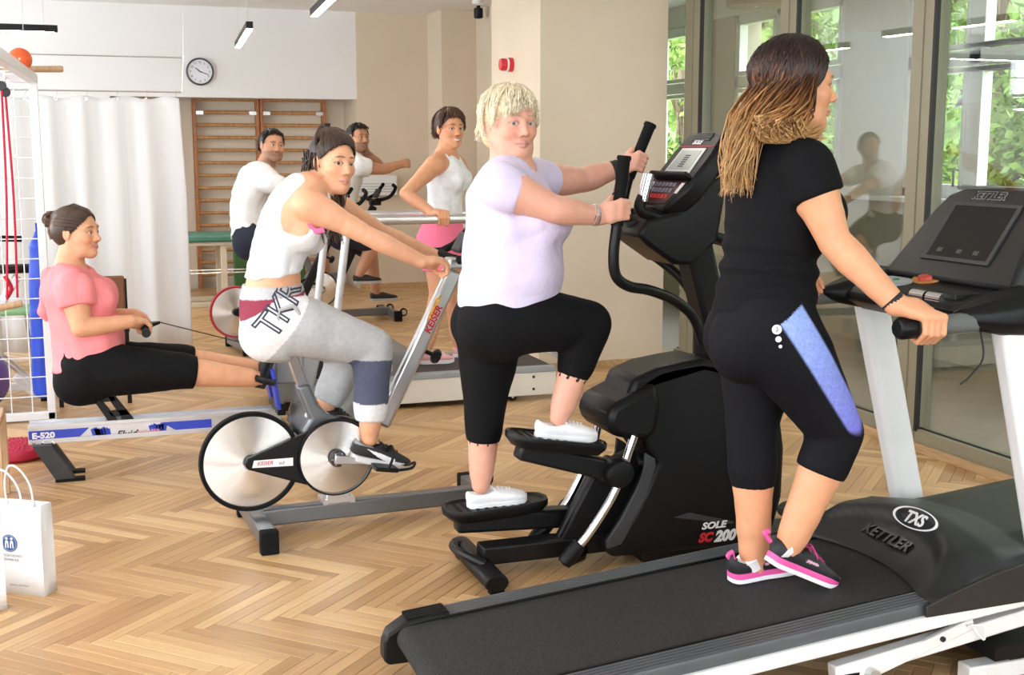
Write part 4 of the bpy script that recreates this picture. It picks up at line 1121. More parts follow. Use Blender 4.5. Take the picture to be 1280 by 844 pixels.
    for q in (-1, 1):
        S = []
        for x, w, z0, z1 in ((1.315, .01, 1.085, 1.112), (1.37, .045, 1.062, 1.128), (1.45, .07, 1.045, 1.15), (1.56, .08, 1.04, 1.175), (1.66, .06, 1.06, 1.16)):
            yc = q*.325; S.append([(x, yc-w, lerp(z0, z1, .3)), (x, yc-w*.6, z0), (x, yc+w*.6, z0), (x, yc+w, lerp(z0, z1, .3)), (x, yc+w, lerp(z0, z1, .7)), (x, yc+w*.6, z1), (x, yc-w*.6, z1), (x, yc-w, lerp(z0, z1, .7))])
        mb = MB(); mb.loft(S); mb.build('console_arm', M_blk, con, bevel=.008)
        g = material('grip_grey', (.12, .128, .12), .6)
        x1 = 1.115 if q < 0 else 1.22
        mb = MB(); mb.tube([(1.42, q*.335, 1.085), (x1+.05, q*.345, 1.079)], .029, 16, flat=.95); gr = mb.build('hand_grip', g, t)
        mb = MB(); mb.tube([(x1+.055, q*.345, 1.079), (x1+.012, q*.346, 1.078), (x1, q*.346, 1.078)], [.032, .032, .025], 10); mb.build('grip_cap', M_blk, gr, bevel=.004)
    c = np.array([1.475, .19, 1.1375]); rg = [(c[0]+.05*math.copysign(abs(math.cos(a))**.6, math.cos(a)), c[1]+.085*math.copysign(abs(math.sin(a))**.6, math.sin(a)), c[2]+.009*math.cos(a)) for a in arr(29, 0, 2*math.pi)[:-1]]
    mb = MB(); mb.loft([rg, [(x, y, z+.006) for x, y, z in rg]]); kp = mb.build('key_panel', material('light_grey_panel', (.42, .46, .46), .5), con)
    for dx, dy, m_, r_ in ((-.015, .025, M_rtext, .018), (.022, -.01, material('green_print', (.02, .30, .14), .5), .012)):
        mb = MB(); mb.lathe([(.0, .003), (r_, .003), (r_*.8, .007), (0, .008)], c+np.array([dx, dy, .005]), (-.1, 0, 1), 16); mb.build('key', m_, kp)
    mb = MB(); mb.lathe([(.0, 0), (.034, 0), (.030, .012), (.0, .016)], (1.545, .085, 1.158), (-.3, 0, 1), 20); mb.build('stop_button', material('stop_red', (.62, .06, .04), .35), con)
    mb = MB(); mb.loft([[(1.545+.04*math.cos(a), .085+.06*math.sin(a), 1.155+.012*math.cos(a)+z) for a in arr(25, 0, 2*math.pi)[:-1]] for z in (0, .006)]); mb.build('stop_ring', material('stop_orange', (.55, .22, .04), .4), con)
    mb = MB(); mb.box(1.42, 1.55, -.20, .01, 1.10, 1.145); mb.build('tray_recess', M_gasket, con, bevel=.004)
    for y0 in (-.03, -.105):
        mb = MB(); mb.tube([(1.405, y0, 1.125), (1.405, y0-.065, 1.125)], .019, 12); mb.build('chrome_bar', M_chrome, con)
    # display panel
    b0 = np.array([1.53, 0, 1.16]); d = nrm([.56, 0, .83]); y = np.array([0, 1.0, 0]); n_ = nrm(np.cross(y, d)); n_ = n_ if n_[0] < 0 else -n_
    Lc = .335
    def Q(u, v, w): return b0+d*u*Lc+y*v+n_*w
    ring = [(0, -.30), (0, .30), (.35, .27), (.75, .235), (.93, .205), (1.0, .15), (1.02, 0), (1.0, -.15), (.93, -.205), (.75, -.235), (.35, -.27)]
    mb = MB(); mb.loft([[Q(u, v, -.05) for u, v in ring], [Q(u, v, .0) for u, v in ring]]); pan = mb.build('display_panel', material('panel_black', (.010, .0105, .011), .4, vary=.08, spec=.4), con, bevel=.014, seg=3)
    def plate(name, rows, w0, w1, m, par):
        mb = MB(); mb.loft([[Q(u, v, w0) for u, v in rows], [Q(u, v, w1) for u, v in rows]]); return mb.build(name, m, par)
    plate('screen', [(.24, -.135), (.24, .135), (.80, .135), (.80, -.135)], .0, .002, material('dark_glass', (.004, .004, .005), .08, spec=.4), pan)
    mb = MB(); o_ = [(.20, -.155), (.20, .155), (.83, .155), (.83, -.155)]; i_ = [(.24, -.136), (.24, .136), (.80, .136), (.80, -.136)]
    mb.loft([[Q(u, v, .0) for u, v in o_], [Q(u, v, .005) for u, v in o_], [Q(u, v, .003) for u, v in i_], [Q(u, v, .0) for u, v in i_]], caps=False); mb.build('screen_rim', M_dgrey, pan)
    for k, v in enumerate((.09, .0, -.075)):
        plate('touch_key', [(.29, v-.012), (.29, v+.012), (.335, v+.012), (.335, v-.012)], .002, .0026, material('touch_key_grey', (.035, .035, .035), .4), pan)
    text_part('lettering_outline', 'KETTLER', .036, material('outline_grey', (.35, .35, .35), .5), pan, Q(.885, .085, .0005), -y, d, .001, .18, .0026)
    text_part('lettering', 'KETTLER', .036, M_gasket, pan, Q(.885, .085, .0015), -y, d, .0014, .18, .0006)
    mb = MB(); mb.tube(spline([(1.42, -.31, 1.06), (1.42, -.33, .98), (1.37, -.34, .93), (1.34, -.34, .91)], 6), .003, 6); mb.build('safety_cord', M_gasket, t)
    return t
build_treadmill()
# ---- spin bikes; built once in local axes from the nearest one
def spin_bike(fr, label, rim=(.008, .008, .008), rim_m=None, lift=0.0, group=None, simple=False, seat_h=0.0, crank_deg=-8):
    t = thing('spin_bike', label, 'exercise bike', fr.O, fr.a, group)
    X = lambda px, py, yl=0.0: np.array(BK.L(px, py, yl))
    rm = rim_m or M_rub
    disc_m = bpy.data.materials.get('brushed_disc')
    if disc_m is None:                                            # spun aluminium: anisotropic, circular brushing
        disc_m = bpy.data.materials.new('brushed_disc'); disc_m.use_nodes = True; b = disc_m.node_tree.nodes['Principled BSDF']; n = disc_m.node_tree.nodes; l = disc_m.node_tree.links
        b.inputs['Base Color'].default_value = (.78, .76, .73, 1); b.inputs['Metallic'].default_value = 1; b.inputs['Roughness'].default_value = .27
        b.inputs['Anisotropic'].default_value = .95; tg = n.new('ShaderNodeTangent'); tg.direction_type = 'RADIAL'; tg.axis = 'Z'
        l.new(tg.outputs[0], b.inputs['Tangent'])
        b.inputs['Anisotropic Rotation'].default_value = .0
    c1 = X(313, 577, -.03); c2 = X(421, 572, -.09); R1 = .205; R2 = .157
    def disc(name, R, c, th, m, par):                             # own axes: z is the axle, so the radial tangent works
        mb = MB(); mb.lathe([(.0, th), (R*.16, th), (R, th*.55), (R, -th*.55), (R*.16, -th), (.0, -th)], (0, 0, 0), (0, 0, 1), 64)
        o = mb.build(name, m, par, ang=60); o.location = tuple(c); o.rotation_euler = (math.pi/2, 0, 0); return o
    fw = disc('flywheel', R1*.93, c1, .012, disc_m, t)
    mb = MB(); mb.lathe([(R1*.915, -.016), (R1*.985, -.018), (R1, -.008), (R1, .008), (R1*.985, .018), (R1*.915, .016), (R1*.915, -.016)], (0, 0, 0), (0, 0, 1), 64); o = mb.build('rim', rm, fw)
    mb = MB(); mb.lathe([(.0, .02), (.016, .02), (.02, .012), (.034, .012), (.034, -.012), (.02, -.012), (.0, -.02)], (0, 0, .0), (0, 0, 1), 20); mb.build('hub', M_silver, fw)
    # belt guard
    d = nrm((c2-c1)*np.array([1, 0, 1])); up = np.array([-d[2], 0, d[0]])
    ring = []
    for a in arr(20, math.radians(80), math.radians(-80)): ring.append(c2+R2*1.06*(math.cos(a)*d+math.sin(a)*up))
    for a in arr(8, math.radians(-95), math.radians(-265)): ring.append(np.array([c1[0], c2[1], c1[2]])+.028*(math.cos(a)*d+math.sin(a)*up))
    mb = MB(); mb.loft([[p+np.array([0, y, 0]) for p in ring] for y in (.045, .012)]); gd = mb.build('belt_guard', M_blk, t, bevel=.006)
    o = disc('guard_disc', R2*.97, c2+np.array([0, -.012, 0])+np.array([0, .02, 0]), .008, disc_m, gd)
    mb = MB(); mb.lathe([(R2*.965, -.012), (R2*1.0, -.012), (R2*1.03, .0), (R2*1.0, .012), (R2*.965, .012), (R2*.965, -.012)], c2+np.array([0, .005, 0]), (0, 1, 0), 56); mb.build('guard_ring', M_blk, gd)
    if not simple:
        q0 = X(318, 585, -.09); q1 = X(367, 582, -.09); yb = c2[1]+.012
        lb = [X(318, 577, -.09), X(367, 573, -.09), X(367, 583, -.09), X(316, 586, -.09)]
        mb = MB(); mb.prism([(p[0], p[2]) for p in lb], yb-.0025, yb+.003); pl = mb.build('name_plate', M_wtext, gd)
        e = nrm(X(367, 578, -.09)-X(318, 582, -.09)); text_part('lettering', 'KEISER', .0215, M_rtext, pl, X(322, 583, -.09)*np.array([1, 0, 1])+np.array([0, yb-.003, 0]), e, (0, 0, 1), .0006, .2, .0002)
        text_part('lettering', 'm3', .018, M_dgrey, pl, X(349, 581.5, -.09)*np.array([1, 0, 1])+np.array([0, yb-.003, 0]), e, (0, 0, 1), .0006, .2, .0)
    # base
    mb = MB(); a, b = X(336, 652), X(572, 622); mb.box(0.02, 1.0, -.032, .032, .035, .105); mb.build('base_beam', M_grey, t, bevel=.008)
    for x, w in ((0.0, .27), (1.0, .25)):
        mb = MB(); mb.box(x-.032, x+.032, -w, w, .028, .092); br = mb.build('cross_bar', M_grey, t, bevel=.006)
        for q in (-1, 1):
            mb = MB(); mb.box(x-.036, x+.036, q*w-.022, q*w+.022, .0, .096); mb.build('end_cap', M_rub, br, bevel=.006)
    for q in (-1, 1):
        mb = MB(); mb.lathe([(.0, -.012), (.034, -.012), (.038, -.004), (.038, .004), (.034, .012), (0, .012)], (1.075, q*.19, .075), (0, 1, 0), 20); w = mb.build('transport_wheel', M_rub, t)
        mb = MB(); mb.lathe([(.0, -.014), (.024, -.014), (.024, .014), (0, .014)], (1.075, q*.19, .075), (0, 1, 0), 16); mb.build('wheel_hub', M_silver, w)
        mb = MB(); mb.bar((1.02, q*.19, .075), (1.075, q*.19, .075), .02, .03); mb.build('wheel_bracket', M_grey, t)
    # pedestal and frame tubes
    ped = X(420, 640)[0]
    mb = MB(); mb.box(ped-.05, ped+.055, -.04, .04, .10, .15); mb.build('frame_bracket', M_silver, t, bevel=.006)
    for xx in (-.055, .06):
        mb = MB(); mb.box(ped+xx-.01, ped+xx+.01, -.05, .05, .105, .125); mb.build('bracket_bolt', M_silver, t)
    bb = np.array([c2[0], 0, c2[2]])
    mb = MB(); mb.loft([[(p[0]-.045, -.03, p[2]), (p[0]+.045, -.03, p[2]), (p[0]+.045, .03, p[2]), (p[0]-.045, .03, p[2])] for p in (np.array([ped, 0, .14]), bb)]); mb.build('pedestal', M_grey, t, bevel=.008)
    s1 = X(377, 480); s2 = X(397, 528)
    prof = [(X(368, 482)[0], X(368, 482)[2]), (X(385, 478)[0], X(385, 478)[2]), (X(396, 505)[0], X(396, 505)[2]), (X(410, 518)[0], X(410, 518)[2]), (X(440, 522)[0], X(440, 522)[2]), (X(470, 520)[0], X(470, 520)[2]), (X(470, 548)[0], X(470, 548)[2]), (bb[0], bb[2]+.0), (X(375, 540)[0], X(375, 540)[2]), (X(386, 522)[0], X(386, 522)[2])]
    mb = MB(); mb.prism(prof, -.032, .032); mb.build('frame_body', M_grey, t, bevel=.014, seg=3)
    f0 = X(476, 532); f1 = X(568, 338)
    mb = MB(); mb.bar(f0, f1, .05, .068, (1, 0, 0)); ft = mb.build('front_tube', M_silver if not simple else M_blk2, t, bevel=.014, seg=3)
    dd = nrm(f1-f0); pp = np.array([dd[2], 0, -dd[0]])
    if not simple:
        text_part('lettering', 'KEISER', .042, M_rtext, ft, lerp(f0, f1, .60)+np.array([0, -.0258, 0])+pp*.014, dd, -pp, .0006, .15, .0014)
        mb = MB(); p = [lerp(f0, f1, .66)-pp*.026, lerp(f0, f1, .80)-pp*.03, lerp(f0, f1, .84)-pp*.012, lerp(f0, f1, .70)-pp*.006]
        mb.loft([[q+np.array([0, y, 0]) for q in p] for y in (-.0262, -.0252)]); mb.build('warning_sticker', material('yellow_sticker', (.75, .42, .10), .5, vary=.4, scale=60), ft)
    mb = MB(); k = X(533, 425); kk = lerp(f0, f1, .50)+pp*.03; mb.tube([kk, kk+pp*.05], .009, 8); mb.lathe([(.0, .04), (.012, .04), (.03, .05), (.033, .062), (.028, .074), (.0, .076)], kk, pp, 8); mb.build('adjust_knob', M_blk, t, ang=25)
    # seat
    ps = X(361, 436); pe = X(379, 484)
    ps = ps+np.array([0, 0, seat_h])
    mb = MB(); mb.bar(pe, ps, .034, .044, (1, 0, 0)); mb.build('seat_post', M_chrome, t, bevel=.004)
    mb = MB(); mb.bar(ps+np.array([-.15, 0, .012]), ps+np.array([.04, 0, .006]), .035, .02); mb.build('seat_slider', M_silver, t, bevel=.004)
    S = []
    for x, w, z in ((-.125, .04, .0), (-.11, .085, .01), (-.06, .095, .012), (0, .075, .01), (.06, .04, .006), (.13, .022, .002), (.145, .012, -.006)):
        S.append([ps+np.array([x, w*math.cos(a), .045+z+(.022 if math.sin(a) > 0 else .028)*math.sin(a)]) for a in arr(17, 0, 2*math.pi)[:-1]])
    mb = MB(); mb.loft(S); mb.build('saddle', M_blk, t, ang=60)
    # handlebar
    h = f1+dd*.03
    mb = MB(); mb.box(h[0]-.05, h[0]+.05, -.04, .04, h[2]-.02, h[2]+.03); mb.build('bar_clamp', M_silver if not simple else M_blk2, t, bevel=.01)
    for q in (-1, 1):
        P_ = [h+np.array([.0, q*.02, .02]), h+np.array([-.02, q*.12, .03]), h+np.array([.0, q*.20, .04]), h+np.array([.07, q*.225, .07]), h+np.array([.13, q*.20, .14]), h+np.array([.13, q*.14, .17])]
        mb = MB(); mb.tube(spline(P_, 6), .0165, 10); mb.build('handlebar', M_rub, t)
        mb = MB(); mb.tube([h+np.array([.0, q*.20, .04]), h+np.array([-.07, q*.212, .035])], .0175, 10); mb.build('bar_end', M_rub, t)
    mb = MB(); mb.obox(h+np.array([.02, 0, .09]), (.5, 0, .866), (0, 1, 0), (-.866, 0, .5), .045, .055, .014); mb.build('display', M_dgrey, t, bevel=.008)
    # cranks and pedals
    ca = math.radians(crank_deg); cv = np.array([math.cos(ca), 0, math.sin(ca)])
    mb = MB(); mb.lathe([(.0, -.012), (.034, -.012), (.036, .0), (.03, .012), (0, .014)], c2+np.array([0, -.02, 0]), (0, -1, 0), 20); mb.build('crank_hub', material('dark_metal', (.08, .08, .085), .35, .8), t)
    for k in range(6):
        a = k*math.pi/3; mb = MB(); mb.lathe([(.0, .0), (.004, .0), (.004, .004), (0, .004)], c2+np.array([.026*math.cos(a), -.034, .026*math.sin(a)]), (0, -1, 0), 8); mb.build('hub_bolt', M_chrome, t)
    for q in (-1, 1):
        y0 = c2[1]-.045 if q < 0 else .09; v = cv if q < 0 else -cv
        a = np.array([c2[0], y0, c2[2]]); b = a+v*.17
        mb = MB(); mb.loft([[p+np.array([0, yy, 0])+w*np.array([-v[2], 0, v[0]]) for yy, w in ((-.008, hw), (.008, hw), (.008, -hw), (-.008, -hw))] for p, hw in ((a-v*.02, .018), (a+v*.06, .014), (b-v*.02, .011), (b+v*.012, .013))]); mb.build('crank', M_silver, t, bevel=.004)
        pc = b+np.array([.005, q*.055, -.012]); pd = nrm([1, 0, -.16])
        pn = np.array([.16, 0, 1])/np.linalg.norm([.16, 0, 1])
        mb = MB(); mb.obox(pc, pd, (0, 1, 0), pn, .048, .045, .009); pd_ = mb.build('pedal', M_blk, t, bevel=.004)
        mb = MB(); mb.tube(spline([pc+pd*.03+np.array([0, -.045, .0]), pc+pd*.105+np.array([0, -.03, .012]), pc+pd*.13+np.array([0, 0, .03]), pc+pd*.105+np.array([0, .03, .012]), pc+pd*.03+np.array([0, .045, 0])], 5), .006, 6); mb.build('toe_cage', M_blk, pd_)
        mb = MB(); mb.tube(spline([pc+pd*.0+np.array([0, -.048, .0]), pc+pd*.02+np.array([0, -.052, .055]), pc+pd*.03+np.array([0, 0, .088]), pc+pd*.02+np.array([0, .052, .055]), pc+np.array([0, .048, 0])], 5), .005, 6, flat=2.2); mb.build('strap', M_blk, pd_)
    return t
spin_bike(BK, 'grey spin bike with silver discs and black rim ridden by the ponytailed woman')
M_redrim = material('red_rim', (.42, .015, .03), .35, vary=.05)
spin_bike(BK2, 'spin bike with red-rimmed silver flywheel under the man in white', rim_m=M_redrim, simple=True, seat_h=.13)
spin_bike(BK3, 'black spin bike with red rim farthest back, ridden by the man with raised fist', rim_m=M_redrim, simple=True, seat_h=.15, crank_deg=150)

# ---- second treadmill with silver side rail
def build_treadmill_back():
    t = thing('treadmill', 'low grey and white treadmill with silver handrails under the woman in pink shorts', 'treadmill', T2.O, 0)
    X = lambda px, py, yl=-.36: np.array(T2.L(px, py, yl))
    x0 = X(455, 500)[0]; x1 = X(694, 480)[0]; ztop = X(600, 463)[2]; zb = .035
    cream = material('cream_panel', (.74, .70, .63), .45, vary=.03)
    for q in (-1, 1):
        mb = MB(); mb.box(x0, x1, q*.36-.012, q*.36+.012, zb, ztop-.03); o = mb.build('side_panel', cream, t, bevel=.004)
        for xx in (x0+.18, x1-.15):
            for zz in (zb+.04, ztop-.06):
                mb = MB(); mb.lathe([(.0, 0), (.009, 0), (.009, .003), (0, .003)], (xx, q*.372, zz), (0, q, 0), 10); mb.build('screw', M_gasket, o)
        mb = MB(); mb.box(x0, x1, q*.34-.04, q*.34+.04, ztop-.032, ztop); mb.build('step_rail', material('grey_rail', (.30, .33, .35), .45), t, bevel=.005)
        for xx in (x0+.15, x1-.28):
            mb = MB(); mb.lathe([(.0, -.015), (.026, -.015), (.03, 0), (.026, .015), (0, .015)], (xx, q*.33, .03), (0, 1, 0), 16); w = mb.build('castor', M_rub, t)
            mb = MB(); mb.lathe([(.0, 0), (.012, 0), (.01, .006), (0, .007)], (xx, q*.345, .03), (0, q, 0), 12); mb.build('castor_hub', M_chrome, w)
    mb = MB(); mb.box(x0-.05, x1, -.30, .30, ztop-.04, ztop-.006); mb.build('belt', material('belt_dark', (.028, .026, .025), .6, vary=.2, scale=60), t)
    # motor housing with the long oval slot
    h0, h1 = X(342, 470)[0], X(520, 470)[0]; hz0, hz1 = X(400, 476)[2], X(400, 446)[2]
    mb = MB(); mb.box(h0, h1, -.37, .37, hz0-.12, hz1); hb = mb.build('motor_housing', material('grey_housing', (.17, .175, .18), .42, .2), t, bevel=.02, seg=3)
    a, b = X(385, 463, -.37), X(478, 460, -.37); r = .055
    n = 12; ring = [a+r*np.array([math.cos(u), 0, math.sin(u)]) for u in arr(n, math.pi*1.5, math.pi*.5)]+[b+r*np.array([math.cos(u), 0, math.sin(u)]) for u in arr(n, math.pi*.5, -math.pi*.5)]
    mb = MB(); mb.loft([[p+np.array([0, y, 0]) for p in ring] for y in (-.004, .01)]); mb.build('oval_slot', M_gasket, hb)
    mb = MB(); mb.loft([[p*np.array([1, 1, 1])+np.array([0, y, 0])+(.008*nrm(p-(a+b)/2) if y < 0 else 0) for p in ring] for y in (-.002, .01)]); mb.build('slot_rim', M_silver, hb)
    mb = MB(); mb.box(h0+.05, h1-.05, -.33, .33, .03, hz0-.1); mb.build('housing_base', M_blk2, t, bevel=.01)
    mb = MB(); mb.lathe([(.0, 0), (.01, 0), (.012, .008), (0, .01)], X(452, 468, -.375), (0, -1, 0), 10); mb.build('screw', M_chrome, hb)
    # handrails
    for q, (p0, p1) in ((-1, ((402, 275), (585, 275))), (1, ((372, 273), (585, 271)))):
        yl = q*.33; z = X(480, 275.5, -.33)[2]
        xa = X(404, 280, -.33)[0] if q < 0 else X(404, 280, -.33)[0]-.0; xb = X(622, 275, -.33)[0]
        mb = MB(); mb.tube([(xa-.08, yl, z), (xb, yl, z)], .028, 14); mb.build('handrail', M_silver, t)
        for px in (435,):
            top = X(435, 290, -.33); bot = X(424, 388, -.33)
            mb = MB(); mb.tube([(top[0], yl, z), (bot[0]-.05, yl, hz1-.02)], .024, 12); mb.build('rail_post', material('light_post', (.62, .63, .64), .35, .4), t)
            mb = MB(); mb.tube([(xb-.03, yl, z), (xb+.03, yl, ztop-.02)], .024, 12); mb.build('rail_post', material('light_post', (.62, .63, .64), .35, .4), t)
    mb = MB(); z = X(480, 275.5, -.33)[2]; mb.tube([(X(404, 280, -.33)[0]-.06, -.33, z), (X(404, 280, -.33)[0]-.06, .33, z)], .026, 12); mb.build('cross_rail', M_silver, t)
    # clear end guard
    mb = MB(); g0 = X(690, 452, .0)[0]; mb.box(g0, g0+.015, -.34, .34, ztop, ztop+.10); mb.build('end_guard', material('clear_plastic', (.75, .78, .80), .1, trans=.7), t, bevel=.003)
build_treadmill_back()

# ---- rowing machine
def build_rower():
    t = thing('rowing_machine', 'silver and blue rowing machine with a chain handle under the woman in pink shirt', 'rowing machine', RW.O, 0)
    X = lambda px, py, yl=-.06: np.array(RW.L(px, py, yl))
    a0, a1 = X(34, 533), X(34, 557); b0 = X(345, 512); x1 = X(352, 515)[0]
    z1, z0 = a0[2], a1[2]
    alu = material('brushed_aluminium', (.62, .63, .65), .35, .7, vary=.05)
    mb = MB(); mb.box(a0[0], x1, -.055, .055, z0+.022, z1-.012); rail = mb.build('rail', alu, t, bevel=.004)
    for q in (-1, 1):
        mb = MB(); mb.box(a0[0]+.003, x1, q*.058-.004, q*.058+.004, z1-.018, z1); mb.build('rail_lip', alu, rail, bevel=.002)
        mb = MB(); mb.box(a0[0]-.0, x1, q*.056-.003, q*.056+.003, z0, z0+.024); mb.build('rail_foot', alu, rail, bevel=.002)
    blue = material('blue_decal', (.03, .06, .52), .4, vary=.04)
    zz0, zz1 = X(34, 552)[2], X(34, 540)[2]; e = .0565
    segs = [(a0[0]+.004, X(112, 540)[0]), (X(208, 540)[0], X(265, 540)[0])]
    for k, (p, q) in enumerate(segs):
        sk = .05
        poly = [(p, zz0), (q-(sk if k == 0 else 0), zz0), (q+(sk if k == 0 else 0)*0, zz1), (p+(-sk if k else 0), zz1)] if k == 0 else [(p+.05, zz0), (q, zz0), (q, zz1), (p-.02, zz1)]
        mb = MB(); mb.prism(poly, -e-.0006, -e+.004); mb.build('blue_stripe', blue, rail)
    for k in range(6):
        xx = X(116+k*4, 541)[0]; w = .03-.004*k; mb = MB(); mb.prism([(xx, zz0+.004*(k % 2)), (xx+w, zz0+.006), (xx+w*.6, zz1-.006*(k % 3)), (xx-.01, zz1-.01)], -e-.0006, -e+.004); mb.build('torn_stripe', blue, rail)
        xx = X(203-k*3, 541)[0]; mb = MB(); mb.prism([(xx, zz0+.006), (xx+w*.6, zz0+.004*(k % 2)), (xx+w*.8, zz1-.01), (xx-.008, zz1-.006*(k % 3))], -e-.0006, -e+.004); mb.build('torn_stripe', blue, rail)
    text_part('lettering', 'E-520', .038, M_wtext, rail, X(40, 549)*np.array([1, 0, 1])+np.array([0, -e-.0012, 0]), (1, 0, 0), (0, 0, 1), .0006, 0, .0018, sx=1.15)
    text_part('lettering', 'Fluid', .045, M_gasket, rail, X(145, 547)*np.array([1, 0, 1])+np.array([0, -e-.0012, 0]), (1, 0, 0), (0, 0, 1), .0006, .35, .0008, sx=1.1)
    text_part('lettering', 'ROWER', .026, material('pink_print', (.75, .30, .28), .5), rail, X(170, 543)*np.array([1, 0, 1])+np.array([0, -e-.0012, 0]), (1, 0, 0), (0, 0, 1), .0006, .2, .0004, sx=1.2)
    for px in (42, 53, 67):
        mb = MB(); mb.lathe([(.0, 0), (.011, 0), (.009, .008), (0, .009)], X(px, 553)*np.array([1, 0, 1])+np.array([0, -.058, 0]), (0, -1, 0), 12); mb.build('bolt', M_chrome, rail)
    # rear legs
    for yl in (-.075, .075):
        p = [X(40, 557, -.075), X(64, 556, -.075), X(95, 600, -.075), X(70, 602, -.075)]
        mb = MB(); mb.prism([(q[0], max(q[2], .012)) for q in p], yl-.022, yl+.022); o = mb.build('rear_leg', M_dgrey, t, bevel=.003)
        f = X(72, 601, -.075)[0]; mb = MB(); mb.box(f-.01, f+.125, yl-.026, yl+.026, .0, .014); mb.build('leg_foot', M_rub, o, bevel=.003)
    # seat carriage
    for yl in (-.045, .045):
        for pts in ([(108, 488), (118, 488), (150, 528), (138, 530)], [(128, 487), (138, 487), (168, 524), (156, 528)], [(120, 496), (142, 493), (146, 501), (126, 503)], [(134, 514), (158, 511), (163, 518), (140, 521)], [(118, 530), (172, 524), (176, 530), (120, 535)]):
            p = [X(a, b, yl) for a, b in pts]; mb = MB(); mb.prism([(q[0], q[2]) for q in p], yl-.008, yl+.008); mb.build('seat_bracket', M_blk2, t, bevel=.002)
    s0, s1, sz = X(104, 480, 0)[0], X(172, 480, 0)[0], X(140, 486, 0)[2]
    S = []
    for x, w, dz in ((s0, .07, .0), (s0+.04, .14, .01), (s0+.15, .15, .0), (s1-.05, .13, .0), (s1, .06, -.008)):
        S.append([(x, w*math.cos(a), sz+.02+dz+.024*math.sin(a)) for a in arr(15, 0, 2*math.pi)[:-1]])
    mb = MB(); mb.loft(S); mb.build('seat', M_rub, t, ang=60)
    # front: foot plates, tank, chain, handle, front leg
    fx = X(338, 480, 0)[0]
    for q in (-1, 1):
        p = np.array([fx, q*.13, .0]); zf0 = X(338, 500, 0)[2]; zf1 = X(345, 455, 0)[2]
        mb = MB(); mb.bar((fx+.02, q*.12, zf0-.02), (fx-.10+.09, q*.12, zf1), .11, .018, (1, 0, 0)); fp = mb.build('foot_plate', blue, t, bevel=.004)
        mb = MB(); mb.tube(spline([(fx-.0, q*.12-.06, lerp(zf0, zf1, .65)), (fx-.075, q*.12-.03, lerp(zf0, zf1, .75)), (fx-.075, q*.12+.03, lerp(zf0, zf1, .75)), (fx, q*.12+.06, lerp(zf0, zf1, .65))], 5), .010, 6, flat=1.8); mb.build('foot_strap', M_blk, fp)
    mb = MB(); mb.box(fx+.01, fx+.05, -.16, .16, X(340, 512, 0)[2], X(340, 498, 0)[2]); mb.build('foot_bar', M_blk2, t, bevel=.004)
    tz0, tz1 = X(350, 478, 0)[2], X(350, 440, 0)[2]
    mb = MB(); mb.lathe([(.0, -.03), (.16, -.03), (.19, .02), (.19, .12), (.15, .17), (.0, .18)], (fx+.30, 0, tz0-.22), (-.35, 0, 1), 32); mb.build('water_tank', material('tank_grey', (.22, .23, .25), .25), t)
    mb = MB(); mb.bar((fx+.12, 0, z0), (fx+.22, 0, tz1+.02), .07, .09, (1, 0, 0)); mb.build('front_tower', material('grey_tower', (.30, .31, .32), .45), t, bevel=.012)
    mb = MB(); mb.box(fx+.02, fx+.16, -.05, .05, tz0, tz1); mb.build('pulley_box', material('grey_tower', (.30, .31, .32), .45), t, bevel=.01)
    mb = MB(); mb.bar((fx+.03, 0, z0+.02), (fx+.22, 0, .02), .30, .03, (1, 0, 0)); mb.build('front_leg', material('grey_tower', (.30, .31, .32), .45), t, bevel=.006)
    mb = MB(); mb.box(fx+.16, fx+.28, -.22, .22, .0, .05); mb.build('front_foot', M_blk2, t, bevel=.006)
    # handle and strap line
    hp = np.array(RW.L(180, 408, 0.0))
    mb = MB(); mb.tube([hp+np.array([0, -.24, 0]), hp+np.array([0, .24, 0])], .017, 12); hn = mb.build('handle', M_rub, t)
    mb = MB(); mb.tube([hp+np.array([0, -.245, 0]), hp+np.array([0, -.225, 0])], .021, 12); mb.build('handle_cap', M_blk, hn)
    mb = MB(); hk = np.array(RW.L(200, 403, 0.0)); mb.loft([[hp+np.array([.0, y, z]) for y, z in ((-.06, -.012), (.06, -.012), (.06, .012), (-.06, .012))], [hk+np.array([.0, y, z]) for y, z in ((-.01, -.006), (.01, -.006), (.01, .006), (-.01, .006))]]); mb.build('handle_yoke', M_blk, hn)
    mb = MB(); mb.tube([hk, (fx+.05, 0, tz1-.0)], .0028, 6); mb.build('pull_cord', M_gasket, t)
build_rower()
# ================================================================== fittings and loose things
# ---- wall bars: two bays
WBY = 14.40
def wall_bars(x0, x1, label):
    t = thing('wall_bars', label, 'wall bars', (x0, WBY, 0), 0, 'wooden wall bars in the niche')
    wood = material('cherry_wood', (.46, .175, .06), .45, vary=.2, scale=5, stretch=(1, 1, 8)); rung = material('rung_wood', (.52, .27, .11), .42, vary=.2, scale=5, stretch=(8, 1, 1))
    W = x1-x0
    for x in (0, W-.035):
        mb = MB(); mb.box(x, x+.035, -.16, -.01, 0, 2.22); mb.build('upright', wood, t, bevel=.004)
    z = .16; k = 0
    while z < 2.16:
        mb = MB(); mb.tube([(.0, -.13 if k < 15 else -.1, z), (W, -.13 if k < 15 else -.1, z)], .0185, 10, flat=1.1); mb.build('rung', rung, t); z += .141; k += 1
    for x in (.035, W-.115):
        mb = MB(); mb.box(x, x+.08, -.165, -.158, 1.965, 2.005); mb.build('bracket', M_silver, t)
xl = on_y(243, 200, WBY-.13)[0]; xm = on_y(326, 200, WBY-.13)[0]; xr = on_y(408, 200, WBY-.13)[0]
wall_bars(xl, xm-.004, 'left bay of the brown wooden wall bars, nearer the curtain')
wall_bars(xm+.004, xr, 'right bay of the brown wooden wall bars, behind the ponytailed woman')

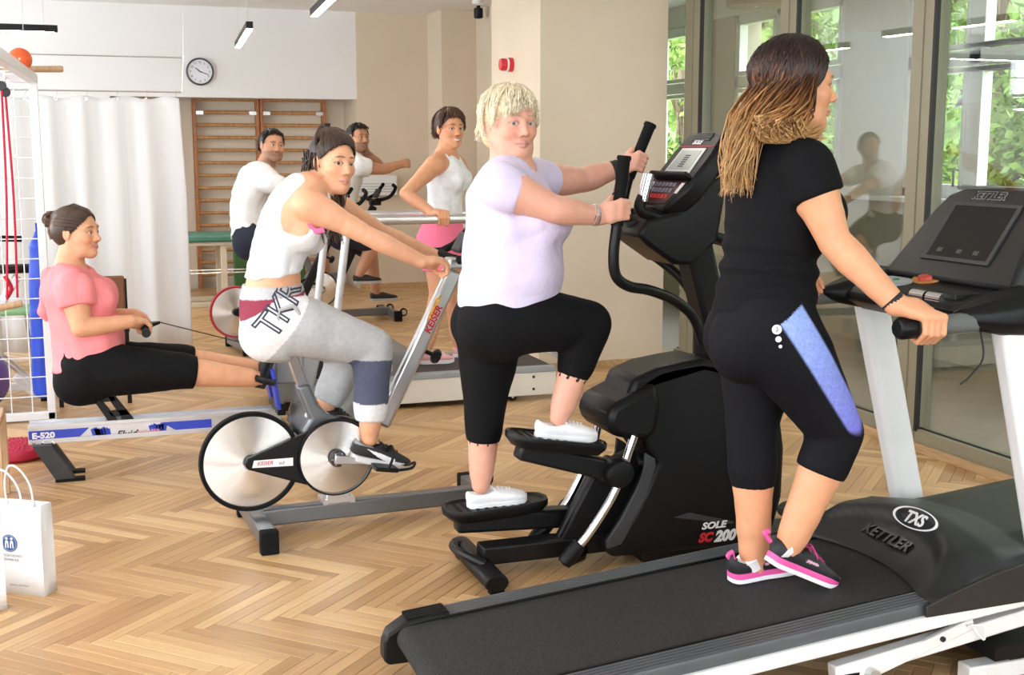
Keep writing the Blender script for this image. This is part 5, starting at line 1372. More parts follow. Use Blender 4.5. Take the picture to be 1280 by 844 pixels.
# ---- wall clock
c = on_y(250, 89.5, YB-.03); t = thing('wall_clock', 'round white wall clock with dark rim on the white wall', 'clock', (c[0], YB, c[2]))
mb = MB(); mb.lathe([(.0, 0), (.142, 0), (.146, .02), (.142, .045), (.130, .048), (.126, .03), (.0, .03)], (0, 0, 0), (0, -1, 0), 48); mb.build('case', material('dark_grey_rim', (.07, .075, .085), .35, .4), t)
mb = MB(); mb.lathe([(.0, .031), (.126, .031), (.126, .033), (.0, .033)], (0, 0, 0), (0, -1, 0), 48); face = mb.build('dial', material('clock_dial', (.70, .71, .78), .3, vary=.02), t)
for h in range(1, 13):
    a = math.pi/2-h*math.pi/6
    text_part('numeral', str(h), .032, M_gasket, face, (.098*math.cos(a), -.0335, .098*math.sin(a)-.011), (1, 0, 0), (0, 0, 1), .0004, align='CENTER')
for a, L, w in ((math.radians(140), .06, .008), (math.radians(-20), .095, .006)):
    mb = MB(); mb.bar((-.015*math.cos(a), -.036, -.015*math.sin(a)), (L*math.cos(a), -.036, L*math.sin(a)), w, .002, (0, 1, 0)); mb.build('hand', M_gasket, t)

# ---- curtain on a wire rail
CY = 9.84
def curtain():
    zr = on_y(140, 114, CY)[2]; xr = on_y(223, 114, CY)[0]; xl_ = -2.2
    t = thing('curtain', 'white pleated curtain hanging from a thin steel rail on the left', 'curtain', (0, CY, 0))
    cm = bpy.data.materials.new('white_curtain'); cm.use_nodes = True; n = cm.node_tree.nodes; l = cm.node_tree.links; b = n['Principled BSDF']; b.inputs['Base Color'].default_value = (.86, .87, .88, 1); b.inputs['Roughness'].default_value = .85
    tr = n.new('ShaderNodeBsdfTranslucent'); tr.inputs[0].default_value = (.9, .9, .9, 1); mx = n.new('ShaderNodeMixShader'); mx.inputs[0].default_value = .35; l.new(b.outputs[0], mx.inputs[1]); l.new(tr.outputs[0], mx.inputs[2]); l.new(mx.outputs[0], n['Material Output'].inputs[0])
    rs = np.random.RandomState(2); nx = 260; rows = []
    ph = np.cumsum(rs.uniform(.16, .42, nx)); am = .45+.4*np.sin(np.arange(nx)*.11)
    for k, z in enumerate(np.concatenate([[zr-.045], np.linspace(zr-.10, .05, 9)])):
        f = min(1, (zr-z)/.8); r = []
        for i in range(nx):
            u = i/(nx-1); x = lerp(xl_, xr+.03*f*u**6, u); y = (.016+.034*f*am[i])*math.sin(ph[i])+.02*f*math.sin(u*20); r.append((x, y, z+(.012*math.sin(u*60) if k == 0 else 0)))
        rows.append(r)
    mb = MB(); mb.loft(rows, closed=False, caps=False); o = mb.build('cloth', cm, t, ang=80); so = o.modifiers.new('s', 'SOLIDIFY'); so.thickness = .003
    mb = MB(); mb.tube([(xl_, 0, zr), (xr+.02, 0, zr)], .006, 8); mb.build('rail', M_silver, t)
    for k in range(15):
        x = xr-.02-.215*k; mb = MB(); mb.tube([(x, 0, zr+.012), (x+.012, 0, zr+.0), (x, 0, zr-.02), (x-.008, -.004, zr-.05)], .003, 6); mb.build('hook', M_silver, t)
        mb = MB(); mb.lathe([(.007, -.002), (.013, -.002), (.013, .002), (.007, .002), (.007, -.002)], (x-.008, -.012, zr-.06), (0, 1, 0), 12); mb.build('eyelet', M_silver, t)
    z2 = on_y(140, 70, CY)[2]; x2 = on_y(229, 70, CY)[0]
    mb = MB(); mb.tube([(xl_, .0, z2), (x2, .0, z2)], .005, 8); mb.build('upper_wire', M_silver, t)
    for xa in (x2, on_y(30, 70, CY)[0]):
        mb = MB(); mb.tube([(xa-.02, 0, zr), (xa, 0, z2), (xa+.02, 0, CEIL)], .0022, 6); mb.build('suspension_wire', M_silver, t)
        mb = MB(); mb.lathe([(0, -.008), (.011, -.008), (.011, .008), (0, .008)], (xa, 0, z2), (0, 1, 0), 12); mb.build('wire_clip', M_silver, t)
curtain()

# ---- linear pendant lamps
def linear_lamp(p, q, label, cord_u=(.12, .88), emit=True):
    p, q = np.array(p), np.array(q); c = (p+q)/2; t = thing('linear_lamp', label, 'lamp', c, 0, 'slim black linear pendant lamps')
    a, b = p-c, q-c; mb = MB(); mb.bar(a, b, .055, .055); mb.build('housing', M_blk, t, bevel=.003)
    d = nrm(b-a); mb = MB(); mb.bar(a+d*.03-np.array([0, 0, .029]), b-d*.03-np.array([0, 0, .029]), .048, .006); mb.build('diffuser', material('lamp_glow', (.9, .88, .82), .5, emit=(1, .93, .82), emit_s=45.0), t)
    for u in cord_u:
        k = lerp(a, b, u); mb = MB(); mb.tube([k+np.array([0, 0, .02]), k+np.array([0, 0, CEIL-c[2]])], .0022, 6); mb.build('cord', M_silver, t)
zL = 2.56
p = on_floor(72, 36, zL); linear_lamp((p[0]-1.5, p[1], zL), p, 'black linear pendant lamp at the upper left edge', (.1, .93))
linear_lamp(on_floor(312, 31, zL), on_floor(297, 56, zL), 'short lit pendant lamp hanging over the wall bars')
a = on_floor(392, 16, zL); b = on_floor(297, 56, zL)-on_floor(312, 31, zL); linear_lamp(a-b*.0, a-nrm(b)*1.5, 'lit pendant lamp at the top edge, right of the one over the wall bars')
linear_lamp((-1.2, 4.0, zL), (.3, 4.0, zL), 'pendant lamp over the foreground, above the picture')
linear_lamp((1.6, 5.6, zL), (3.1, 5.6, zL), 'pendant lamp over the stepper, above the picture')

# ---- pillar alarm, camera and detector
c = on_x(640, 81, 2.98); t = thing('fire_alarm_sounder', 'round red fire alarm sounder on the beige pillar', 'alarm', (2.98, c[1], c[2]))
rm_ = material('alarm_red', (.62, .02, .03), .35)
mb = MB(); mb.lathe([(.0, 0), (.052, 0), (.052, .03), (.047, .034), (.0, .034)], (0, 0, 0), (-1, 0, 0), 28); mb.build('base', rm_, t)
mb = MB(); mb.lathe([(.049, .034), (.050, .044), (.049, .046)], (0, 0, 0), (-1, 0, 0), 28); mb.build('band', M_wtext, t)
mb = MB(); mb.lathe([(.0, .046), (.044, .046), (.046, .075), (.040, .092), (.0, .094)], (0, 0, 0), (-1, 0, 0), 28); mb.build('lens', rm_, t)
c = on_floor(598, 7, CEIL); t = thing('ceiling_camera', 'small black cylinder camera under the ceiling by the far pillar', 'camera', c)
mb = MB(); mb.lathe([(.0, -.13), (.042, -.13), (.048, -.12), (.048, -.03), (.02, -.02), (.02, 0), (0, 0)], (0, 0, 0), (0, 0, 1), 20); mb.build('housing', M_blk, t)
mb = MB(); mb.lathe([(.0, -.134), (.026, -.134), (.026, -.129), (0, -.129)], (0, 0, 0), (0, 0, 1), 16); mb.build('lens', M_gasket, t)
c = on_floor(597, 0, CEIL); t = thing('smoke_detector', 'flat white smoke detector on the ceiling near the black camera', 'detector', (c[0], c[1], CEIL))
mb = MB(); mb.lathe([(.0, -.05), (.03, -.05), (.055, -.035), (.06, 0), (0, 0)], (0, 0, 0), (0, 0, 1), 24); mb.build('body', M_pvc, t)

# ---- treatment table with green pad, green mat behind
c0 = on_y(238, 290, 12.9); zt = on_y(260, 292, 12.75)[2]
t = thing('treatment_table', 'treatment table with green padded top and cream legs by the wall bars', 'table', (1.25, 12.85, 0))
gp = material('green_vinyl', (.075, .23, .17), .45, vary=.05); crm = material('cream_steel', (.66, .60, .47), .45)
x0t, x1t = -.75, on_y(318, 300, 12.85)[0]-1.25
mb = MB(); mb.box(x0t, x1t, -.33, .33, zt-.075, zt); mb.build('pad', gp, t, bevel=.025, seg=3)
mb = MB(); mb.box(x0t+.03, x1t-.03, -.30, .30, zt-.11, zt-.075); mb.build('frame', crm, t, bevel=.005)
for x in (-.55, .0):
    for y in (-.26, .26):
        mb = MB(); mb.box(x-.03, x+.03, y-.02, y+.02, .0, zt-.1); mb.build('leg', crm, t, bevel=.004)
for y in (-.26, .26):
    mb = MB(); mb.box(-.7, .2, y-.03, y+.03, 0, .045); mb.build('foot_rail', crm, t, bevel=.004)
for z in (.34, .37):
    mb = MB(); mb.tube([(-.6, -.26, z), (.25, -.26, z)], .006, 6); mb.build('wire_rail', M_silver, t)
t = thing('gym_mat', 'dark green mat leaning under the treatment table', 'mat', (1.62, 13.6, 0))
mb = MB(); mb.box(-.16, .62, .0, .09, .0, .60); mb.build('mat_body', material('mat_green', (.06, .17, .05), .7, vary=.1), t, bevel=.015)

# ---- white wall unit and potted plant by the back wall
c = on_y(466, 230, YB); t = thing('wall_unit', 'small white heating unit on the beige back wall', 'heater', (c[0], YB, c[2]))
mb = MB(); mb.box(-.26, .26, -.12, 0, -.13, .10); o = mb.build('cover', M_pvc, t, bevel=.015)
for k in range(4):
    mb = MB(); mb.box(-.2, .2, -.125, -.118, -.09+.03*k, -.08+.03*k); mb.build('grille_slat', material('grille_grey', (.5, .52, .53), .5), t)
c = on_floor(533, 356); t = thing('potted_plant', 'small dark leafy plant in a pale grey pot on the floor at the back', 'plant', c)
mb = MB(); mb.lathe([(.0, 0), (.085, 0), (.12, .2), (.128, .2), (.128, .22), (.115, .22), (.11, .19), (.0, .19)], (0, 0, 0), n=28); mb.build('pot', material('pale_pot', (.60, .60, .58), .5), t)
rs = np.random.RandomState(5)
for k in range(16):
    a = rs.uniform(0, 6.28); h = rs.uniform(.08, .26); r = rs.uniform(.06, .16); b = np.array([.05*math.cos(a), .05*math.sin(a), .19]); e = np.array([r*math.cos(a), r*math.sin(a), .22+h]); s_ = np.array([-math.sin(a), math.cos(a), 0])*.028
    m_ = lerp(b, e, .55)+np.array([0, 0, .03]); mb = MB(); mb.add([b-s_*.2, b+s_*.2, m_+s_, e, m_-s_, m_+np.array([0, 0, -.01])], [(0, 1, 2, 5), (5, 2, 3), (0, 5, 4), (5, 3, 4)]); mb.build('leaf', material('dark_leaf', (.05, .10, .035), .5, vary=.3), t)

# ---- rehab cage on the left
PX = -.27; PY = 7.47
ztc = on_y(39, 94, PY)[2]
t = thing('therapy_cage', 'white steel mesh therapy cage at the left edge with ropes hung inside', 'cage', (PX, PY, 0))
wm = material('white_tube', (.80, .82, .85), .35, vary=.02)
def cagebar(p, q, w, name='frame_bar'):
    mb = MB(); mb.bar(p, q, w, w, (0, 1, 0) if abs(q[2]-p[2]) > .5 else (0, 0, 1)); return mb.build(name, wm, t, bevel=.004)
Wc = 1.9; Dc = 1.75
cagebar((0, 0, 0), (0, 0, ztc), .045, 'post'); cagebar((-Wc, 0, 0), (-Wc, 0, ztc), .045, 'post')
cagebar((-.45, -Dc, .0), (-.45, -Dc, ztc), .045, 'post') if False else None
cagebar((-Wc, 0, ztc-.02), (.02, 0, ztc-.02), .045); cagebar((-Wc, 0, .03), (.02, 0, .03), .045)
pe = on_floor(-40, 36, ztc)-np.array([PX, PY, 0]); pe[2] = ztc-.02
cagebar((0, 0, ztc-.02), pe, .05); cagebar((-Wc, 0, ztc-.02), (pe[0]-Wc, pe[1], ztc-.02), .045)
cagebar((pe[0]-Wc, pe[1], ztc-.02), tuple(pe), .045)
cagebar((pe[0]-Wc, pe[1], 0), (pe[0]-Wc, pe[1], ztc-.02), .045, 'post')
for k in range(16):
    z = .03+.1145*(k+1)
    if z < ztc-.05: mb = MB(); mb.tube([(-Wc, 0, z), (0, 0, z)], .0035, 5); mb.build('mesh_wire', wm, t)
for k in range(16):
    x = -.105-.112*k
    if x > -Wc: mb = MB(); mb.tube([(x, .004, .03), (x, .004, ztc)], .0035, 5); mb.build('mesh_wire', wm, t)
for k in range(10):                                               # roof mesh
    u = (k+.5)/10; q = lerp(np.array([0, 0, ztc-.02]), pe, u); mb = MB(); mb.tube([q, q+np.array([-Wc, 0, 0])], .0035, 5); mb.build('roof_wire', wm, t)
for k in range(12):
    mb = MB(); mb.tube([(-.14*(k+1), 0, ztc-.02), (pe[0]-.14*(k+1), pe[1], ztc-.02)], .0035, 5); mb.build('roof_wire', wm, t)
# pulleys and red ropes
redr = material('red_rope', (.55, .02, .05), .8, vary=.2, scale=60)
def rope(px_top, py_top, px_b, py_b, Y, label):
    a = on_y(px_top, py_top, Y); b = on_y(px_b, py_b, Y); r_ = thing('pulley_rope', label, 'rope', b, 0, 'red pulley ropes of the cage')
    d = a-b
    mb = MB(); mb.tube(spline([(0, 0, 0), d*.5+np.array([.01, 0, 0]), d], 6), .0065, 7); mb.build('cord', redr, r_)
    mb = MB(); mb.lathe([(.0, -.012), (.022, -.012), (.026, -.006), (.018, 0), (.026, .006), (.022, .012), (0, .012)], d+np.array([0, 0, .02]), (0, 1, 0), 18); mb.build('pulley', M_dgrey, r_)
    mb = MB(); mb.tube([d+np.array([.018*math.cos(u), 0, .065+.028*math.sin(u)]) for u in arr(15, 0, 2*math.pi)], .005, 6); mb.tube([d+np.array([0, 0, .09]), d+np.array([0, 0, max(.1, ztc-a[2])])], .004, 6); mb.build('snap_hook', M_chrome, r_)
    return r_
rope(7, 120, 22, 372, 7.2, 'red rope on a pulley, the one nearest the cage post')
rope(2, 112, 9, 375, 7.15, 'red rope at the very left edge of the cage')
g0, g1 = on_y(-14, 388, 7.18), on_y(28, 379, 7.18); c = (g0+g1)/2
t2_ = thing('rope_handle', 'short wooden grip tied to the red ropes', 'handle', c)
mb = MB(); mb.tube([g0-c, g1-c], .019, 12); mb.build('grip', material('light_wood', (.52, .34, .19), .5, vary=.15, stretch=(6, 1, 1)), t2_, bevel=.003)
mb = MB(); mb.tube(spline([on_y(6, 345, 7.18)-c, on_y(12, 355, 7.18)-c, on_y(14, 362, 7.18)-c, on_y(9, 372, 7.18)-c], 4), .012, 8); mb.build('knot', redr, t2_)
# ball and stick on the roof of the cage
c = on_y(25, 74, 7.2); c[2] = max(c[2], ztc+.055); r = .062
t = thing('exercise_ball', 'small orange ball lying on top of the white cage', 'ball', (c[0], c[1], ztc+.004))
mb = MB(); mb.lathe([(r*math.sin(u), r-r*math.cos(u)) for u in arr(19, 0, math.pi)], (0, 0, 0), n=32); mb.build('ball_shell', material('orange_rubber', (.85, .13, .03), .45, vary=.04), t)
mb = MB(); mb.tube([(.004*math.cos(u)+0, -r*1.0, r+.004*math.sin(u)) for u in arr(9, 0, 2*math.pi)], .002, 5); mb.build('valve', M_wtext, t)
p = on_floor(79, 82, ztc+.045); q = p+np.array([-.75, .30, 0]); c = (p+q)/2
t = thing('wooden_stick', 'round wooden stick lying across the cage roof', 'stick', (c[0], c[1], ztc+.026))
mb = MB(); mb.tube([np.array([q[0]-c[0], q[1]-c[1], 0]), np.array([p[0]-c[0]-.01, p[1]-c[1], 0]), np.array([p[0]-c[0], p[1]-c[1], 0])], [.018, .018, .013], 12); mb.build('stick_body', material('light_wood', (.52, .34, .19), .5), t)
# blue pad hung on the mesh
blue_v = material('blue_vinyl', (.02, .07, .55), .4, vary=.08, bump=.2, bump_scale=10)
F_ = Field(); top = on_y(46, 292, 7.524); bot = on_y(52, 488, 7.524)
F_.poly([top, lerp(top, bot, .08), lerp(top, bot, .5), bot], [.015, .045, .052, .05], .01)
t = thing('blue_bolster', 'narrow blue vinyl bolster hung on the cage behind the rower', 'bolster', (bot[0], bot[1], bot[2]))
V, Q = F_.mesh(.008); V = relax(V.astype(float), Q, 2); N = vnormals(V, Q); V = V+N*(.004*wave_noise(V, 30, 3))[:, None]; V = V-np.array([bot[0], bot[1], bot[2]]); me = np_mesh('bolster_body', V, Q); link('bolster_body', me, blue_v, t, smooth=False)
mb = MB(); mb.tube([top-bot, top-bot+np.array([0, -.04, .06])], .006, 6); mb.build('strap', blue_v, t)

# ---- red balance disc
c = on_floor(20, 572); t = thing('balance_disc', 'red spiky balance cushion on the floor under the cage', 'cushion', c); r = .165
dm = material('red_rubber', (.45, .012, .05), .5, vary=.05)
mb = MB(); mb.lathe([(.0, .0), (r*.8, .0), (r*.97, .02), (r, .04), (r*.94, .062), (r*.5, .083), (0, .09)], (0, 0, 0), n=40); mb.build('cushion_body', dm, t)
mb = MB()
for k in range(150):
    rr = r*.9*math.sqrt((k+.5)/150); a = k*2.39996; z = float(np.interp(rr/r, [0, .5, .94], [.09, .083, .064])); mb.lathe([(.006, 0), (.004, .007), (0, .009)], (rr*math.cos(a), rr*math.sin(a), z-.002), n=6)
o = mb.build('nubs', dm, t); o['kind'] = 'stuff'

# ---- paper bags
def paper_bag(fl, fr_, h, depth, label, logo=True):
    """fl, fr_: floor points of the front's bottom corners"""
    fl, fr_ = np.array(fl), np.array(fr_); c = (fl+fr_)/2; e = nrm(fr_-fl); W = np.linalg.norm(fr_-fl); n_ = np.array([-e[1], e[0], 0]); ang = math.atan2(e[1], e[0])
    t = thing('paper_bag', label, 'bag', c, ang); pm_ = material('white_paper', (.82, .83, .84), .6, vary=.02, bump=.08, bump_scale=8)
    w = W/2; d = depth; rows = []
    for z, tp in ((0, 1.0), (h*.25, 1.01), (h*.6, .97), (h, .94)):
        rows.append([(-w, 0, z), (0, -.004 if 0 < z < h else 0, z), (w, 0, z), (w-.012*(z/h), d/2, z), (w, d*lerp(1, .93, z/h), z), (0, d, z), (-w, d*lerp(1, .93, z/h), z), (-w+.012*(z/h), d/2, z)])
    mb = MB(); mb.loft(rows, closed=True, caps=False); mb.add(rows[0], [tuple(range(8))]); o = mb.build('bag_body', pm_, t, smooth=True, ang=20); so = o.modifiers.new('s', 'SOLIDIFY'); so.thickness = .0015
    mb = MB(); mb.box(-w-.001, w+.001, -.0015, .0, h*.20, h*.204); mb.build('fold_line', material('paper_fold', (.62, .63, .65), .7), o)
    for y in (.004, d-.006):
        mb = MB(); mb.tube(spline([(-.055, y, h-.03), (-.052, y-.01, h+.06), (-.025, y-.02, h+.125), (.015, y-.02, h+.12), (.05, y-.01, h+.06), (.055, y, h-.03)], 6), .0035, 7); mb.build('handle', pm_, t)
    if logo:
        nb = material('navy_print', (.03, .10, .30), .6, vary=0); gy = material('grey_print', (.30, .32, .36), .6, vary=0)
        lc = np.array([w-.127, -.0045, h*.575])
        mb = MB(); mb.lathe([(.0, 0), (.0315, 0), (.0315, .001), (0, .001)], lc, (0, -1, 0), 32); lo = mb.build('logo', nb, t)
        for dx in (-.010, .010):
            mb = MB(); mb.lathe([(.0, 0), (.005, 0), (.005, .0008), (0, .0008)], lc+np.array([dx, -.001, .017]), (0, -1, 0), 12); mb.build('logo_head', M_wtext, lo)
            mb = MB(); p = [(dx-.0075, -.015), (dx-.003, -.019), (dx-.002, .0), (dx+.002, .0), (dx+.003, -.019), (dx+.0075, -.015), (dx+.006, .007), (dx, .011), (dx-.006, .007)]
            mb.loft([[(lc[0]+x, lc[1]-.001, lc[2]+z) for x, z in p], [(lc[0]+x, lc[1]-.0018, lc[2]+z) for x, z in p]]); mb.build('logo_figure', M_wtext, lo)
        mb = MB(); mb.lathe([(.0265, 0), (.0285, 0), (.0285, .0006), (.0265, .0006), (.0265, 0)], lc+np.array([0, -.001, 0]), (0, -1, 0), 32); mb.build('logo_ring', material('logo_light_ring', (.35, .45, .62), .6), lo)
        text_part('lettering', 'ETCACHOWO', .0125, gy, t, (lc[0]-.034, -.0052, lc[2]-.049), (1, 0, 0), (0, 0, 1), .0003)
        text_part('lettering', 'STOWIA S.A.', .0125, gy, t, (lc[0]-.034, -.0052, lc[2]-.064), (1, 0, 0), (0, 0, 1), .0003)
        text_part('lettering', 'kosmetyka uzdrowiskowa', .0075, gy, t, (w-.137, -.004, h*.10), (1, 0, 0), (0, 0, 1), .0003)
    return t
fr_ = on_floor(56, 746); sd = on_floor(70, 738)-fr_; ee = nrm([sd[1], -sd[0], 0]); fl = fr_-.25*ee
paper_bag(fl, fr_, .325, float(np.linalg.norm(sd))*1.1, 'white paper carrier bag with a round blue logo standing on the parquet')
fr2 = on_floor(9, 762); paper_bag(fr2+np.array([-.25, -.02, 0]), fr2, .335, .045, 'white paper bag cut off at the left edge, in front of the logo bag', logo=False)

# ---- wooden stool leg at the left edge
tp = on_y(3, 532, 5.5); t = thing('wooden_stool', 'light wooden stool at the left edge beside the paper bags', 'stool', (-.62, 5.72, 0)); lw = material('light_wood', (.52, .34, .19), .5)
zz = float(tp[2])
for x in (-.19, .19):
    for y in (-.17, .17):
        mb = MB(); mb.box(x-.018, x+.018, y-.018, y+.018, 0, zz-.03); mb.build('leg', lw, t, bevel=.003)
mb = MB(); mb.box(-.22, .205, -.19, .19, zz-.03, zz); mb.build('seat', lw, t, bevel=.006)

# ---- brown chair behind the rower
c = on_floor(167, 505); t = thing('chair', 'brown upholstered chair with black legs between the rower and the curtain', 'chair', (c[0]-.22, c[1]+.24, 0))
br = material('brown_leatherette', (.20, .075, .03), .5, vary=.1)
for x, y in ((.2, -.2), (.2, .2), (-.2, -.2), (-.2, .2)):
    mb = MB(); mb.box(x-.013, x+.013, y-.013, y+.013, 0, .78 if y < 0 else .44); mb.build('leg', M_blk2, t, bevel=.002)
mb = MB(); mb.box(-.22, .22, -.21, .21, .44, .50); mb.build('seat', br, t, bevel=.015)
mb = MB(); mb.box(-.20, .20, -.235, -.19, .52, .80); mb.build('backrest', br, t, bevel=.012)

# ---- upright exercise bike and bits behind the cage
def upright_bike():
    o = np.array([-.62, 8.3, 0]); t = thing('exercise_bike', 'white upright exercise bike with black saddle seen through the cage mesh', 'exercise bike', o, 0)
    Xp = lambda px, py: on_y(px, py, 8.3)-o
    mb = MB(); mb.bar(Xp(18, 470), Xp(62, 508), .05, .06, (0, 1, 0)); mb.build('frame_tube', M_wlac, t, bevel=.01)
    mb = MB(); mb.bar((-.1, 0, .35), Xp(22, 345), .05, .05, (0, 1, 0)); mb.build('seat_post', M_silver, t, bevel=.006)
    s_ = Xp(22, 336); S = []
    for x, w in ((-.12, .05), (-.08, .10), (0, .09), (.09, .04), (.13, .02)): S.append([s_+np.array([x, w*math.cos(a), .03*math.sin(a)]) for a in arr(13, 0, 2*math.pi)[:-1]])
    mb = MB(); mb.loft(S); mb.build('saddle', M_blk, t, ang=60)
    h = Xp(20, 299); mb = MB(); mb.tube([h+np.array([-.18, 0, .01]), h+np.array([.04, 0, 0])], .02, 10); mb.build('handlebar', M_rub, t)
    mb = MB(); mb.bar((-.28, 0, .4), h+np.array([-.16, 0, 0]), .05, .06, (0, 1, 0)); mb.build('front_post', M_wlac, t, bevel=.01)
    mb = MB(); mb.box(-.45, .05, -.07, .07, .18, .55); mb.build('gear_case', M_wlac, t, bevel=.05, seg=3)
    for x in (-.5, .3):
        mb = MB(); mb.box(x-.03, x+.03, -.22, .22, 0, .06); b = mb.build('foot_bar', M_wlac, t, bevel=.006)
        for q in (-1, 1):
            mb = MB(); mb.box(x-.034, x+.034, q*.22-.02, q*.22+.02, 0, .065); mb.build('foot_cap', M_rub, b)
    mb = MB(); mb.bar((-.47, 0, .06), (.3, 0, .06), .05, .05); mb.build('base_tube', M_wlac, t, bevel=.006)
    for q, (px, py) in ((-1, (95, 515)), (1, (78, 510))):
        e = Xp(px, py); e[1] = q*.12; mb = MB(); mb.bar(np.array([.0, q*.1, .30]), e, .015, .025, (0, 1, 0)); cr = mb.build('crank', M_silver, t)
        mb = MB(); mb.obox(e, (.9, 0, .3), (0, 1, 0), (-.3, 0, .9), .05, .045, .012); mb.build('pedal', M_blk, t, bevel=.004)
        mb = MB(); mb.tube(spline([e+np.array([-.05, 0, 0]), e+np.array([-.04, 0, .07]), e+np.array([.03, 0, .08]), e+np.array([.05, 0, 0])], 5), .012, 6); mb.build('strap', M_blk, t)
upright_bike()
c = on_y(0, 480, 7.84); t = thing('gym_ball', 'violet gym ball at the left edge behind the cage mesh', 'ball', (c[0]-.14, 7.84, 0)); r = .20
mb = MB(); mb.lathe([(r*math.sin(u), r-r*math.cos(u)) for u in arr(19, 0, math.pi)], (0, 0, 0), n=32); mb.build('ball_shell', material('violet_rubber', (.16, .09, .32), .4), t)
mb = MB(); mb.lathe([(.0, .0), (.012, 0), (.01, .004), (0, .005)], (0, -r, r), (0, -1, 0), 10); mb.build('valve', M_wtext, t)
t = thing('folding_chair', 'pale green chair with steel legs behind the cage mesh', 'chair', (-.62, 9.15, 0)); gr = material('pale_green_plastic', (.25, .48, .22), .5)
mb = MB(); mb.bar((-.16, 0, .52), (-.30, 0, .98), .42, .025, (1, 0, 0)); mb.build('backrest', gr, t, bevel=.01)
mb = MB(); mb.box(-.2, .2, -.21, .21, .44, .47); mb.build('seat', gr, t, bevel=.01)
for x in (-.18, .18):
    for y in (-.19, .19):
        mb = MB(); mb.tube([(x*.9, y, .44), (x*1.1, y, 0)], .011, 8); mb.build('leg', M_chrome, t)

# ---- power cable and plug near the glass wall
c = on_floor(1275, 662); t = thing('power_cable', 'thin black power cable with plug on the floor by the glass wall', 'cable', c)
mb = MB(); mb.box(-.045, .045, -.02, .02, 0, .035); mb.build('plug', M_blk, t, bevel=.006)
q = on_floor(1215, 659)-c; e = on_floor(1175, 652)-c
mb = MB(); mb.tube(spline([(-.045, 0, .015), q*.5+np.array([0, .02, .006]), q+np.array([0, 0, .006]), e+np.array([0, 0, .006])], 6), .005, 6); mb.tube(spline([(.045, 0, .015), (.2, .03, .006), (.45, .0, .006)], 6), .005, 6); mb.build('cord', M_gasket, t)
# ================================================================== person on the stepper
def to_cam(p, right=0.0, upw=0.0):
    return nrm(-nrm(np.array(p)-CAM)+right*RGT+upw*np.array([0, 0, 1.0]))
def cap_paths(hc, face, up, s, rs, n, crown, ends, R, cols, rad=.0035, jitter=.006, segs=9, wide=1.0, lift=0.0, fallg=0.0, spread=1.0):
    """hair locks from a crown point over the skull to hem points; ends(az) -> (f, l, u) of the hem"""
    f, l, u = head_axes(face, up); paths = []
    c0 = np.array([-.012, 0, .03])
    for i in range(n):
        az = rs.uniform(-math.pi, math.pi)
        e = ends(az, rs)
        if e is None: continue
        e = np.array(e, float); k = np.array(crown)+rs.normal(size=3)*np.array([.012, .01, .004])
        Rj = R*(1+rs.uniform(-.03, .06)); pts = []
        for j in range(segs):
            t = j/(segs-1); q = k*(1-t)+e*t-c0
            nq = q/np.sqrt((q[0]/(.097*Rj))**2+(q[1]/(.077*Rj))**2+(q[2]/(.085*Rj))**2)
            if t > .6: nq = lerp(nq, e-c0, (t-.6)/.4*.75)
            nq = nq*(1+lift*math.sin(t*math.pi))+rs.normal(size=3)*jitter*.25*t
            w = nq+c0; pts.append(hc+s*(w[0]*f+w[1]*wide*l+w[2]*u))
        r = rad*s*rs.uniform(.7, 1.3); ra = [r*(.5+.5*math.sin(min(1, t*2.2)*math.pi/2))*(1-.75*max(0, (t-.55)/.45)) for t in np.linspace(0, 1, segs)]
        cc = cols(rs, np.linspace(0, 1, segs)); paths.append((pts, ra, cc))
    return paths

